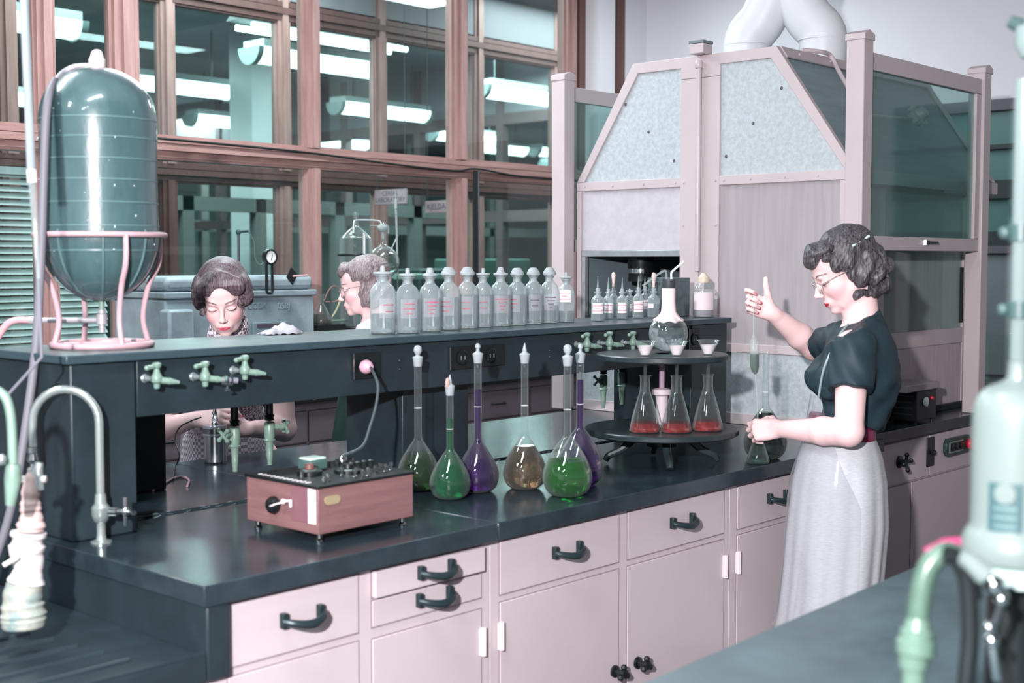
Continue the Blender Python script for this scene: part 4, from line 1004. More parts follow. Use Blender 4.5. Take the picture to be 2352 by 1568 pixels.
MB().box(FX+FT+.0005, HX1, TY0, TY1, HT-.006, HT-.001).build('canopy_top', sheet, H_)
MB().prism([(HY0, 1.905), (HY1, 1.905), (TY1, HT-.007), (TY0, HT-.007)], 'x', HX1, HX1+.006).build('canopy_end', sheet, H_)
def strip(name, a, c, w_, n, m=hoodp, t=.006):
    a = Vector(a); c = Vector(c); n = Vector(n).normalized(); d = (c-a).normalized(); s = d.cross(n)*w_/2
    vs = [a-s, c-s, c+s, a+s]; vs = vs+[v+n*t for v in vs]
    return MB().add(vs, [(0, 1, 2, 3), (7, 6, 5, 4), (0, 4, 5, 1), (1, 5, 6, 2), (2, 6, 7, 3), (3, 7, 4, 0)]).build(name, m, H_, smooth=False)
nn = Vector((0, -(HT-1.905), (TY0-HY0))).normalized()
hoodd = hoodp
strip('edge_strip', (FX+.03, TY0-.012, HT-.022), (HX1, TY0-.012, HT-.022), .05, nn)
strip('edge_strip', (HX1-.02, HY0+.01, 1.915), (HX1-.02, TY0, HT-.01), .045, nn)
MB().box(FX+FT+.0005, HX1+.006, HY0-.004, HY0+.012, 1.865, 1.915).build('side_trim', hoodp, H_, bevel=.001)
MB().box(FX+FT+.0005, HX1+.006, HY1-.012, HY1+.004, 1.865, 1.915).build('side_trim', hoodp, H_, bevel=.001)
b = MB()
for k in range(6):
    for z in (1.878, 1.902): b.sphere((4.5+k*.2, HY0-.004, z), .005, 8, (1, .5, 1))
for k in range(5): b.sphere(Vector((4.52+k*.24, TY0-.012, HT-.022))+nn*.006, .006, 8)
b.build('rivets', hoodp, H_)
# lower side wall (towards -y), set back behind the sash
SYW = 2.42
def sw(x0, x1, z0, z1, name='side_rail', m=hoodp, dy=0, t=.02):
    return MB().box(x0, x1, SYW+dy, SYW+dy+t, z0, z1).build(name, m, H_, bevel=.0015)
wz = onY(2052, 765, SYW).z; wz2 = onY(2052, 803, SYW).z; wx0 = onY(2030, 700, SYW).x; wx1 = onY(2212, 700, SYW).x
sw(FX+FT+.001, wx0, DB+.0005, 1.8645, 'side_stile'); sw(wx1, HX1+.04, DB+.0005, 1.8645, 'side_stile')
sw(wx0+.0005, wx1-.0005, wz2, wz)
sw(wx0+.0005, wx1-.0005, DB+.0005, wz2-.0005, 'side_panel', mat('side_panel_paint', (190, 176, 182), .5, noise=.15, nscale=8, stretch=(6, 6, .8)), .004, .012)
side_glass = veil_mat('side_glass', (.84, .90, .88), (170, 182, 182), .45, .02)
MB().box(wx0-.005, wx1+.005, SYW+.010, SYW+.014, wz-.005, 1.87).build('side_pane', side_glass, H_, smooth=False)
sw(wx1-.02, wx1-.0008, wz+.02, 1.55, 'glazing_strip', blackm, -.001, .010)
MB().box(FX+FT+.001, HX1, SYW+.021, SYW+.03, 1.8, 1.8655).build('side_lintel', hoodp, H_)
MB().box(4.95, HX1, SYW-.02, SYW-.001, DB+.0005, DB+.025).build('upstand', blackm, H_, bevel=.002)
# interior
MB().box(FX+FT+.002, HX1-.012, 2.985, 2.990, DB+.001, 1.90).build('divider', pinksheet, H_)
MB().box(5.45, 5.455, SYW+.032, 2.984, DB+.001, 1.90).build('rear_liner', pinksheet, H_)
MB().box(HX1-.010, HX1-.002, 2.991, HY1-.03, DB+.001, 1.90).build('rear_liner', mat('liner_dark', (120, 136, 142), .5), H_)
MB().box(FX+FT+.001, HX1, HY1-.025, HY1-.005, DB+.0005, 1.8645).build('rear_wall', mat('liner_dark', (120, 136, 142), .5), H_)
# sliding sashes outside the posts
def sash(y, t, label):
    S_ = thing('sliding_sash', (4.87, y, 1.617), label, 'sash')
    x0, x1, z0, z1 = 4.3785, 5.3485, 1.617, 2.325
    MB().box(x0, x1, y, y+t, z0, z0+.052).build('bottom_rail', hoodp, S_, bevel=.002)
    MB().box(x0, x1, y, y+t, z1-.062, z1).build('top_rail', hoodp, S_, bevel=.002)
    for a, b_ in ((x0, x0+.018), (x1-.045, x1)): MB().box(a, b_, y, y+t, z0+.0525, z1-.0625).build('stile', hoodp, S_, bevel=.002)
    MB().box(x0+.016, x1-.043, y+t/2-.002, y+t/2+.002, z0+.05, z1-.06).build('glass_pane', sash_glass, S_, smooth=False)
    return S_
S_ = sash(2.252, .028, 'raised glazed sash with painted frame on the near side of the hood')
c = onY(2132, 557, 2.2515)
b = MB().tube([c+Vector((-.035, -.0005, 0)), c+Vector((-.035, -.022, 0)), c+Vector((.035, -.022, 0)), c+Vector((.035, -.0005, 0))], .005, 8); b.build('handle', blackp, S_)
MB().box(c.x-.040, c.x-.030, 2.2395, 2.2515, c.z-.010, c.z+.010).build('handle_foot', chrome, S_)
sash(3.652, .028, 'raised sash frame on the rear side of the hood, seen by the partition')
# conduit with junction box on the front face
a = onX(1603, 300, FX-.02); y = a.y
r = thing('conduit', (FX-.02, y, 1.5), 'painted vertical conduit with junction box down the middle of the hood face', 'conduit')
MB().cyl((FX-.016, y, SH+.17), (FX-.016, y, 2.36), .011, n=14).build('pipe', hoodp, r)
MB().lathe([(.013, 0), (.016, .006), (.016, .024), (.013, .03)], (FX-.018, y, 2.335), 14).build('coupling', hoodp, r)
J = MB().box(FX-.045, FX+.02, y-.038, y+.028, 2.389, 2.428).build('junction_box', hoodp, r, bevel=.003)
MB().box(FX-.047, FX+.022, y-.040, y+.030, 2.4285, 2.440).build('box_lid', mat('lid_grey', (110, 124, 126), .4), J, bevel=.001)
# small bent conduit on the canopy and the lamp fitting
def cp(px, py): # on the sloping near side of the canopy
    d = ray(px, py); n = Vector((0, -(HT-1.905), (TY0-HY0))).normalized(); P0 = Vector((4.5, TY0, HT))+n*.02
    k = (P0-Vector((0, 0, H))).dot(n)/d.dot(n); return Vector((0, 0, H))+d*k
r = thing('bent_pipe', cp(1900, 120), 'thin painted pipe bending over the hood canopy beside the near post', 'pipe')
MB().tube(spline([cp(1868, 118)+Vector((0, .05, .01)), cp(1885, 119), cp(1908, 128), cp(1925, 160), cp(1942, 190), cp(1962, 225), cp(1990, 268)]), .009, 10).build('pipe', hoodp, r)
q = cp(2100, 275)
MB().tube([cp(1990, 266), q], .009, 10).build('arm', hoodp, r)
r = thing('hood_lamp', q, 'painted cast lamp fitting on the canopy slope seen through the raised sash', 'lamp')
n_ = nn
MB().lathe([(0, -.008), (.030, -.008), (.034, 0), (.034, .012), (.045, .016), (.045, .026), (.030, .030), (.024, .055), (.012, .062), (0, .063)], q+n_*.001, 20, n_).build('body', hoodp, r)
b = MB()
for k in range(4):
    a_ = math.radians(90*k+30); u = Vector((1, 0, 0)); v = n_.cross(u); b.lathe([(0, .012), (.007, .012), (.007, .034), (0, .034)], q+(u*math.cos(a_)+v*math.sin(a_))*.045, 8, n_)
b.build('lugs', hoodp, r)
# white exhaust ducts
r = thing('exhaust_duct', (4.97, 2.97, HT), 'pair of white sheet-metal ducts rising from the hood and joining', 'duct')
D1 = Vector((4.93, 3.115, HT)); D2 = Vector((5.02, 2.805, HT)); DC = Vector((4.975, 2.96, 2.80)); R = .100
MB().tube(spline([D1, D1+Vector((0, 0, .14)), D1.lerp(DC, .45)+Vector((0, 0, .05)), DC+Vector((0, .01, .03)), DC+Vector((0, 0, .25))], 5), R, 28, cap=False).build('branch', duct_m, r)
MB().tube(spline([D2, D2+Vector((0, 0, .14)), D2.lerp(DC, .45)+Vector((0, 0, .05)), DC+Vector((0, -.01, .03)), DC+Vector((0, 0, .25))], 5), R, 28, cap=False).build('branch', duct_m, r)
MB().lathe([(.12, 0), (.16, .10), (.16, .95)], DC+Vector((0, 0, 0)), 32).build('main_duct', duct_m, r)
for d in (D1, D2):
    MB().lathe([(R+.001, .0), (R+.005, .0), (R+.005, .008), (R+.001, .010)], d, 28).build('collar_ring', duct_m, r)
    MB().lathe([(R+.001, .115), (R+.004, .115), (R+.004, .121), (R+.001, .123)], d, 28).build('collar_ring', duct_m, r)
# dark instrument inside the left bay
p = onX(1472, 650, 4.60); p.z = DB
r = thing('stirrer_motor', p, 'dark motor head with bright band inside the open left bay of the hood', 'stirrer')
MB().lathe([(0, 0), (.09, 0), (.09, .02), (.02, .03), (.018, .42), (0, .42)], p, 20).build('stand', blackp, r)
MB().lathe([(0, .56), (.05, .56), (.055, .55), (.055, .60), (.058, .61), (.058, .68), (.03, .70), (0, .70)], p, 24).build('motor', blackp, r)
MB().lathe([(.056, .585), (.0565, .60), (.056, .615)], p, 24).build('bright_band', chrome, r)
MB().lathe([(0, .421), (.016, .421), (.016, .5595), (0, .5595)], p, 12).build('neck', blackp, r)
# heater box with tray on the hood bench
r = thing('heater_box', (4.93, 2.33, DB), 'black louvred heater box with pale round dial on the hood bench', 'heater')
hb = mat('heater_black', (34, 36, 38), .5)
MB().box(4.835, 5.01, 2.268, 2.395, DB+.012, 1.070).build('case', hb, r, bevel=.003)
b = MB()
for k in range(4): b.box(4.8335, 4.8348, 2.285, 2.36, DB+.035+k*.024, DB+.040+k*.024)
b.build('louvres', mat('heater_louvre', (66, 72, 74), .4), r)
MB().lathe([(0, 0), (.016, 0), (.019, .003), (.019, .009), (.010, .012), (0, .012)], (4.905, 2.2678, 1.025), 20, (0, -1, 0)).build('dial', mat('dial_white', (210, 220, 214), .3), r)
MB().lathe([(0, 0), (.008, 0), (.006, .008), (0, .009)], (4.965, 2.2678, 1.035), 12, (0, -1, 0)).build('indicator', red, r)
for sx in (4.85, 4.995):
    for sy in (2.28, 2.38): MB().cyl((sx, sy, DB+.0003), (sx, sy, DB+.0115), .006, n=8).build('foot', blackp, r)
r = thing('grey_tray', (4.9, 2.32, 1.071), 'upturned grey enamel tray resting on the black heater box', 'tray')
tg = mat('tray_grey', (150, 140, 146), .4)
MB().prism([(4.74, 1.0705), (5.035, 1.0705), (5.03, 1.098), (4.745, 1.098)], 'y', 2.262, 2.405).build('pan', tg, r, bevel=.003)
# ---------------------------------------------------------------- people: signed-distance bodies meshed into one continuous skin
import openvdb as vdb
E1 = Vector((-RT.x, -RT.y, 0)).normalized()          # picture left
E2 = Vector((-math.cos(TH), -math.sin(TH), 0))       # towards the camera
E3 = Vector((0, 0, 1))
def axis_steps(segs):
    out = [segs[0][0]]
    for a, b, h in segs:
        n = max(1, int(round((b-a)/h))); out += list(np.linspace(a, b, n+1)[1:])
    return np.array(out, dtype=np.float32)
class Body:
    """distance field on a rectilinear grid in the frame (E1, E2, z) about an origin"""
    def __init__(s, org, u, v, z):
        s.o = Vector(org); s.ax = [axis_steps(u), axis_steps(v), axis_steps(z)]
        s.D = np.full([len(a) for a in s.ax], .05, dtype=np.float32)
    def L(s, p):
        q = Vector(p)-s.o; return np.array((q.dot(E1), q.dot(E2), q.z+s.o.z), dtype=np.float32)
    def LV(s, d): d = Vector(d); return np.array((d.dot(E1), d.dot(E2), d.z), dtype=np.float32)
    def sub(s, lo, hi):
        sl = []
        for k in range(3):
            a = np.searchsorted(s.ax[k], lo[k]); b = np.searchsorted(s.ax[k], hi[k]); sl.append(slice(max(0, a-1), min(len(s.ax[k]), b+1)))
        X = s.ax[0][sl[0]][:, None, None]; Y = s.ax[1][sl[1]][None, :, None]; Z = s.ax[2][sl[2]][None, None, :]
        return tuple(sl), X, Y, Z
    def mix(s, sl, d, k, op):
        A = s.D[sl]
        if A.size == 0: return
        if op == 'add':
            if k <= 0: s.D[sl] = np.minimum(A, d)
            else:
                h = np.clip(.5+.5*(A-d)/k, 0, 1); s.D[sl] = A*(1-h)+d*h-k*h*(1-h)
        else:
            d = -d
            if k <= 0: s.D[sl] = np.maximum(A, d)
            else:
                h = np.clip(.5-.5*(A-d)/k, 0, 1); s.D[sl] = A*(1-h)+d*h+k*h*(1-h)
    def cap(s, a, b, ra, rb=None, k=.01, op='add', cut=None):
        rb = ra if rb is None else rb
        a = s.L(a); b = s.L(b); m = max(ra, rb)+k+.012
        sl, X, Y, Z = s.sub(np.minimum(a, b)-m, np.maximum(a, b)+m)
        ab = b-a; L2 = float(ab@ab)+1e-9
        t = np.clip(((X-a[0])*ab[0]+(Y-a[1])*ab[1]+(Z-a[2])*ab[2])/L2, 0, 1)
        d = np.sqrt((X-a[0]-t*ab[0])**2+(Y-a[1]-t*ab[1])**2+(Z-a[2]-t*ab[2])**2)-(ra+(rb-ra)*t)
        if cut is not None:
            c = s.L(cut[0]); n = s.LV(Vector(cut[1]).normalized()); d = np.maximum(d, (X-c[0])*n[0]+(Y-c[1])*n[1]+(Z-c[2])*n[2])
        s.mix(sl, d.astype(np.float32), k, op)
    def ell(s, c, r, R=None, k=.015, op='add'):
        """R: three world axes"""
        c = s.L(c); R = R or (E1, E2, E3); A = [s.LV(v) for v in R]; m = max(r)+k+.012
        sl, X, Y, Z = s.sub(c-m, c+m); q = []
        for i in range(3): q.append((X-c[0])*A[i][0]+(Y-c[1])*A[i][1]+(Z-c[2])*A[i][2])
        k0 = np.sqrt((q[0]/r[0])**2+(q[1]/r[1])**2+(q[2]/r[2])**2); k1 = np.sqrt((q[0]/r[0]**2)**2+(q[1]/r[1]**2)**2+(q[2]/r[2]**2)**2)
        d = k0*(k0-1)/np.maximum(k1, 1e-6); s.mix(sl, d.astype(np.float32), k, op)
    def plane(s, c, n):
        """keep the side away from n"""
        c = s.L(c); n = s.LV(Vector(n).normalized()); X = s.ax[0][:, None, None]; Y = s.ax[1][None, :, None]; Z = s.ax[2][None, None, :]
        s.D = np.maximum(s.D, ((X-c[0])*n[0]+(Y-c[1])*n[1]+(Z-c[2])*n[2]).astype(np.float32))
    def disp(s, f):
        X = s.ax[0][:, None, None]; Y = s.ax[1][None, :, None]; Z = s.ax[2][None, None, :]
        s.D = s.D+f(X, Y, Z).astype(np.float32)
    def build(s, name, m, parent=None, paint=None, smooth=2, base=(1, 1, 1)):
        g = vdb.FloatGrid(background=.05); g.copyFromArray(np.clip(s.D, -.05, .05)); g.gridClass = vdb.GridClass.LEVEL_SET
        P, T_, Q = g.convertToPolygons(isovalue=0, adaptivity=0) if hasattr(g, 'convertToPolygons') else (None, None, None)
        W = np.stack([np.interp(P[:, k], np.arange(len(s.ax[k])), s.ax[k]) for k in range(3)], 1)
        B = np.array([list(E1), list(E2), list(E3)])
        W = W@B; W += np.array([s.o.x, s.o.y, 0.0])
        off = np.array(ORG.get(parent.name, (0, 0, 0))) if parent else np.zeros(3)
        me = bpy.data.meshes.new(name); Q = np.asarray(Q); T_ = np.asarray(T_)
        faces = [tuple(q[::-1]) for q in Q.tolist()]+[tuple(t[::-1]) for t in T_.tolist()]
        me.from_pydata((W-off).tolist(), [], faces); me.update()
        bm = bmesh.new(); bm.from_mesh(me)
        if smooth: 
            for _ in range(smooth): bmesh.ops.smooth_vert(bm, verts=bm.verts, factor=.5, use_axis_x=True, use_axis_y=True, use_axis_z=True)
        bmesh.ops.recalc_face_normals(bm, faces=bm.faces); bm.to_mesh(me); bm.free()
        me.shade_smooth()
        if paint is not None:
            col = np.tile(np.array(base+(1,), dtype=np.float32), (len(W), 1))
            for it in paint:
                if isinstance(it[0], Head):
                    hd, c, r, cc = it; d0 = (W-np.array(hd.c))/hd.k
                    q = np.stack([(d0@np.array(v)-c[i])/r[i] for i, v in enumerate(hd.R)], 1); d = np.sqrt((q**2).sum(1))
                else:
                    c, r, cc = it; d = np.sqrt(((W-np.array(c))**2).sum(1))/r
                wgt = np.clip((1.25-d)/.5, 0, 1)[:, None]; cl = np.array([lin(cc)[0], lin(cc)[1], lin(cc)[2], 1]); col = col*(1-wgt)+cl*wgt
            at = me.color_attributes.new('paint', 'FLOAT_COLOR', 'POINT'); at.data.foreach_set('color', col.astype(np.float32).ravel())
        me.materials.append(m)
        o = bpy.data.objects.new(name, me); C.objects.link(o)
        if parent: o.parent = parent; ORG[o.name] = tuple(off)
        return o
SKIN = (236, 200, 200)
def skin_mat():
    m = mat('skin', SKIN, .5, sss=.12, spec=.35); nt = m.node_tree
    a = nt.nodes.new('ShaderNodeAttribute'); a.attribute_name = 'paint'; nt.links.new(a.outputs['Color'], nt.nodes['Principled BSDF'].inputs['Base Color']); return m
skin = skin_mat()
def hair_mat(name, c1, c2):
    m = mat(name, c1, .42, spec=.45); nt = m.node_tree; N = nt.nodes; L = nt.links; b = N['Principled BSDF']
    tc = N.new('ShaderNodeTexCoord'); mp = N.new('ShaderNodeMapping'); mp.inputs['Scale'].default_value = (230, 230, 26); mp.inputs['Rotation'].default_value = (.25, .35, 0); L.new(tc.outputs['Object'], mp.inputs[0])
    w = N.new('ShaderNodeTexNoise'); w.inputs['Scale'].default_value = 1; w.inputs['Detail'].default_value = 4; w.inputs['Distortion'].default_value = .6; L.new(mp.outputs[0], w.inputs[0])
    r = N.new('ShaderNodeValToRGB'); r.color_ramp.elements[0].position = .35; r.color_ramp.elements[1].position = .68; r.color_ramp.elements[0].color = lin(c2); r.color_ramp.elements[1].color = lin(c1); L.new(w.outputs['Fac'], r.inputs[0]); L.new(r.outputs[0], b.inputs['Base Color'])
    bp = N.new('ShaderNodeBump'); bp.inputs['Strength'].default_value = .45; bp.inputs['Distance'].default_value = .002; L.new(w.outputs['Fac'], bp.inputs['Height']); L.new(bp.outputs[0], b.inputs['Normal'])
    return m
class Head:
    def __init__(s, c, fwd, pitch, roll=0, sc_=1.0):
        f = Vector((fwd[0], fwd[1], 0)).normalized(); l = E3.cross(f)
        p = math.radians(pitch); F_ = f*math.cos(p)-E3*math.sin(p); U_ = E3*math.cos(p)+f*math.sin(p)
        if roll: M_ = Matrix.Rotation(math.radians(roll), 3, F_); l = M_@l; U_ = M_@U_
        s.c = Vector(c); s.F, s.L, s.U = F_, l, U_; s.k = sc_; s.R = (F_, l, U_)
    def p(s, x, y, z): return s.c+(s.F*x+s.L*y+s.U*z)*s.k
    def skull(s, B):
        k = s.k; e = lambda x, y, z, r, kk=.015, op='add': B.ell(s.p(x, y, z), tuple(q*k for q in r), s.R, kk, op)
        e(-.014, 0, .034, (.090, .072, .080)); e(.030, 0, .030, (.062, .061, .064), .02)
        e(.034, 0, -.036, (.056, .055, .066), .02); e(.040, 0, -.076, (.044, .042, .034), .02)
        for y in (-1, 1):
            e(.052, y*.034, -.040, (.030, .022, .026), .018); B.cap(s.p(-.004, y*.054, -.045), s.p(.050, y*.024, -.092), .014*k, .014*k, .02)
        B.ell(s.p(.078, 0, -.100), (.0155*k, .018*k, .014*k), s.R, .016)
        B.cap(s.p(.082, .030, .013), s.p(.082, -.030, .013), .010*k, .010*k, .014)
        for y in (-1, 1):
            e(.098, y*.0315, -.007, (.016, .019, .013), .010, 'sub')
            e(.076, y*.031, -.0075, (.0145, .0160, .0115), .004)
        B.cap(s.p(.090, 0, .000), s.p(.1085, 0, -.036), .0062*k, .0085*k, .009)
        B.ell(s.p(.111, 0, -.038), (.0085*k, .0078*k, .0075*k), s.R, .005)
        for y in (-1, 1): e(.102, y*.0098, -.042, (.0085, .0058, .0062), .005)
        e(.083, 0, -.070, (.018, .026, .020), .012)
        for (y0, z0, x0), (y1, z1, x1) in (((.020, -.0715, .090), (.006, -.0665, .0985)), ((.006, -.0665, .0985), (-.006, -.0665, .0985)), ((-.006, -.0665, .0985), (-.020, -.0715, .090))):
            B.cap(s.p(x0, y0, z0), s.p(x1, y1, z1), .0034*k, .0034*k, .003)
        B.cap(s.p(.0905, .014, -.0755), s.p(.0965, 0, -.0765), .0040*k, .0048*k, .003); B.cap(s.p(.0965, 0, -.0765), s.p(.0905, -.014, -.0755), .0048*k, .0040*k, .003)
        for y in (-1, 1):
            e(-.006, y*.072, -.014, (.017, .007, .029), .004); e(-.002, y*.080, -.012, (.010, .005, .018), .004, 'sub')
    def paint(s, lip=(208, 70, 96), brow=(110, 88, 92), lash=(70, 56, 62), blush=(240, 178, 184)):
        o = []
        for y in (-1, 1):
            o.append((s, (.060, y*.042, -.042), (.03, .020, .018), blush))
            for t in np.linspace(0, 1, 9): o.append((s, (.085, y*(.016+.032*t), .0150+.0055*math.sin(math.pi*t*.85)), (.03, .0038, .0030-.0012*t), brow))
            for t in np.linspace(-1, 1, 11): o.append((s, (.085, y*(.0315+.0145*t), -.0125+.0030*t*t), (.02, .0026, .0019), lash))
            for t in np.linspace(-1, 1, 9): o.append((s, (.085, y*(.0315+.0135*t), .0020-.003*t*t), (.02, .0022, .0008), (196, 156, 158)))
        for t in np.linspace(-1, 1, 13):
            o.append((s, (.095, .0200*t, -.0688-.0024*t*t+(.0010 if .12 < abs(t) < .5 else -.0004)), (.014, .0026, .0034*(1-.55*t*t)), lip)); o.append((s, (.095, .0175*t, -.0762+.0022*t*t), (.014, .0026, .0042*(1-.5*t*t)), lip))
            o.append((s, (.096, .0190*t, -.0722), (.014, .0022, .0007), (120, 30, 52)))
        for y in (-1, 1): o.append((s, (.103, y*.0080, -.0480), (.006, .0024, .0016), (170, 112, 118)))
        return o
def hand(B, wrist, X, Z, right=True, flex=((20, 30, 20),)*4, thumb=((.5, .75, -.35), (.75, .45, -.5), (.9, .1, -.5)), spread=3, s=.92, nails=None, wr=.0225):
    """X: from wrist to knuckles, Z: back of the hand. returns fingertip points"""
    X = Vector(X).normalized(); Z = Vector(Z); Z = (Z-X*Z.dot(X)).normalized(); Y = Z.cross(X)*(1 if right else -1)
    W = Vector(wrist); q = lambda x, y, z: W+X*x*s+Y*y*s+Z*z*s
    yk = (.028, .0095, -.0095, -.027); xk = (.083, .086, .082, .074)
    B.cap(q(-.012, 0, 0), q(.012, 0, 0), wr*s, wr*s*.95, .012)
    for i in range(4): B.cap(q(.010, yk[i]*.55, 0), q(xk[i], yk[i], 0), .0150*s, .0112*s, .010)
    B.ell(q(.045, 0, -.004), (.042*s, .034*s, .014*s), (X, Y, Z), .012)
    ln = ((.041, .025, .021), (.045, .028, .022), (.042, .027, .022), (.033, .020, .019)); rad = (.0090, .0092, .0088, .0078); tips = []
    for i in range(4):
        p = q(xk[i], yk[i], 0); sp = math.radians(spread*(1.5-i)); d = (X*math.cos(sp)+Y*math.sin(sp)); a = 0; r = rad[i]*s
        for j in range(3):
            a += flex[i][j]; v = d*math.cos(math.radians(a))-Z*math.sin(math.radians(a)); e = p+v*ln[i][j]*s
            B.cap(p, e, r, r*.9, .0035 if j else .006); p = e; r *= .92
        n = (Z*math.cos(math.radians(a))+d*math.sin(math.radians(a))); tips.append((p+n*r*.75+v*.001, .0062*s))
    p = q(.016, .022, -.006); r = .0140*s
    for j, (tx, ty, tz_) in enumerate(thumb):
        v = (X*tx+Y*ty+Z*tz_).normalized(); e = p+v*(.040, .030, .024)[j]*s; B.cap(p, e, r, r*.84, .010 if j == 0 else .004); p = e; r *= .86
    n = (Y*.6+Z*.8); n = (n-v*n.dot(v)).normalized(); tips.append((p+n*r*.8, .0068*s)); return tips
def rings(zc, n=72, folds=None, close=True):
    """zc: list of (z, centre, half width along E1, half width along E2) -> mesh data in world space"""
    vs = []; fs = []
    for i, (z, c, a, b) in enumerate(zc):
        for k in range(n):
            t = 2*math.pi*k/n; m_ = 1+(folds(t, i/(len(zc)-1)) if folds else 0)
            p = Vector(c)+E1*(a*m_*math.cos(t))+E2*(b*m_*math.sin(t)); vs.append((p.x, p.y, z if not callable(z) else z(t)))
    for i in range(len(zc)-1):
        for k in range(n): fs.append((i*n+k, i*n+(k+1) % n, (i+1)*n+(k+1) % n, (i+1)*n+k))
    if close: fs.append(tuple(range(n))); fs.append(tuple((len(zc)-1)*n+k for k in range(n))[::-1])
    return MB().add(vs, fs)
def interp_rings(keys, m=24):
    """keys (z, picture-u centre, depth centre, a, b)"""
    out = []; Z = [k[0] for k in keys][::-1]
    for i in range(m+1):
        z = keys[0][0]+(keys[-1][0]-keys[0][0])*i/m
        v = [float(np.interp(z, Z, [k[j] for k in keys][::-1])) for j in (1, 2, 3, 4)]
        out.append((z, v[0], v[1], v[2], v[3]))
    return out

# ================= person standing at the right
D1_ = 4.0; O = onD(1950, 900, D1_); O.z = 0
HP = thing('person', O, 'person standing in dark blouse and grey skirt, filling a flask with a pipette', 'person')
ORG[HP.name] = tuple(O); HP.location = O
def Q(px, py, d=D1_): return onD(px, py, d)
B = Body(O, [(-.20, .44, .0024)], [(-.50, .30, .0028)], [(0.0, .96, .010), (.96, 1.70, .0024)])
h1 = Head(Q(1939, 617, D1_), E1+E2*.03, 27, 0, 1.0)
h1.skull(B)
nb = Q(1985, 770)
B.cap(h1.p(-.030, 0, -.045), nb, .044, .052, .02); B.cap(h1.p(.015, 0, -.085), Q(1968, 768), .026, .040, .02)
# torso under the blouse
B.ell(Q(1972, 845), (.095, .15, .13), k=.03); B.ell(Q(1950, 970), (.070, .10, .10), k=.04); B.ell(Q(1938, 1060), (.080, .11, .10), k=.04)
SL = Q(1958, 800, D1_-.150); SR = Q(1935, 785, D1_+.150)
EL = Q(1950, 992, D1_-.215); WL = Q(1790, 985, D1_+.01)
ER = Q(1870, 799, D1_+.30); WR = Q(1772, 718, D1_+.21)
for a in (SL, SR): B.cap(Q(1975, 790), a, .06, .050, .03)
B.cap(SL, EL, .050, .040, .02); B.cap(EL, EL.lerp(WL, .35), .041, .041, .012); B.cap(EL.lerp(WL, .35), WL, .041, .0245, .012)
B.cap(SR, ER, .048, .040, .02); B.cap(ER, ER.lerp(WR, .35), .041, .042, .012); B.cap(ER.lerp(WR, .35), WR, .042, .025, .012)
fistR = ((62, 88, 50), (66, 90, 50), (68, 90, 50), (70, 88, 50))
XR = (E1*.62+E3*.55-E2*.1)
XR = (E1*.88+E3*.42-E2*.05)
tR = hand(B, WR, XR, -E2*.9+E1*.2, True, ((40, 70, 40), (70, 92, 45), (72, 92, 45), (74, 90, 45)), ((.65, .70, -.30), (.6, .8, -.10), (.45, .9, .0)), 2)
tL = hand(B, WL, E1*.86-E2*.5-E3*.10, E2*.72+E1*.3+E3*.35, False, ((38, 45, 30), (42, 48, 30), (45, 50, 30), (48, 55, 30)), ((.55, .6, -.6), (.75, .25, -.6), (.85, .0, -.5)), 3)
# hips and legs
for sgn in (-1, 1):
    hip = O+E2*sgn*.060+E3*.86; kn = O+E2*sgn*.07+E3*.50+E1*.02; an = O+E2*sgn*.07+E3*.09-E1*.01
    B.cap(hip, kn, .072, .056, .03); B.cap(kn, kn.lerp(an, .4), .054, .054, .02); B.cap(kn.lerp(an, .4), an, .054, .032, .02); B.cap(an, O+E2*sgn*.07+E3*.045+E1*.12, .034, .028, .02)
B.build('body', skin, HP, h1.paint(lip=(198, 24, 66))+[(p, r, (226, 120, 132)) for p, r in tR+tL], 2, base=lin(SKIN)[:3])
# blouse
navy = mat('blouse_dark', (38, 56, 64), .55, noise=.15, nscale=5, spec=.3)
B = Body(O, [(-.20, .16, .0045)], [(-.30, .30, .0045)], [(1.05, 1.50, .0045)])
B.ell(Q(1972, 845), (.112, .165, .135), k=.03)
for sgn in (-1, 1): B.ell(Q(1905, 872)+E2*sgn*.065, (.058, .062, .060), k=.035)
B.ell(Q(1985, 795), (.078, .140, .085), k=.03); B.ell(Q(1962, 955), (.092, .125, .085), k=.04)
B.ell(Q(2003, 880), (.070, .13, .11), k=.03)
dl = (EL-SL).normalized()
B.cap(SL+E3*.004, SL+dl*.145, .066, .068, .022, cut=(SL+dl*.128, dl+E3*.1))
dr = (ER-SR).normalized()
B.cap(SR, SR+dr*.12, .062, .060, .022, cut=(SR+dr*.105, dr))
for a in (SL, SR): B.cap(Q(1978, 785), a, .060, .058, .03)
B.cap(Q(1978, 775), Q(1984, 735), .070, .058, .03)
B.plane(Q(1968, 733), E3*1.0+E1*.46)
B.plane(Q(1935, 966), -E3+E1*.2)
n_ = Q(1975, 745)
B.disp(lambda X, Y, Z: -.0035*np.sin(58*X+46*Z+7*np.sin(9*Y))*np.clip((1.36-Z)/.2, 0, 1)-.0018*np.sin(95*X-70*Z+5*np.sin(20*Y)))
B.build('blouse', navy, HP, None, 2)
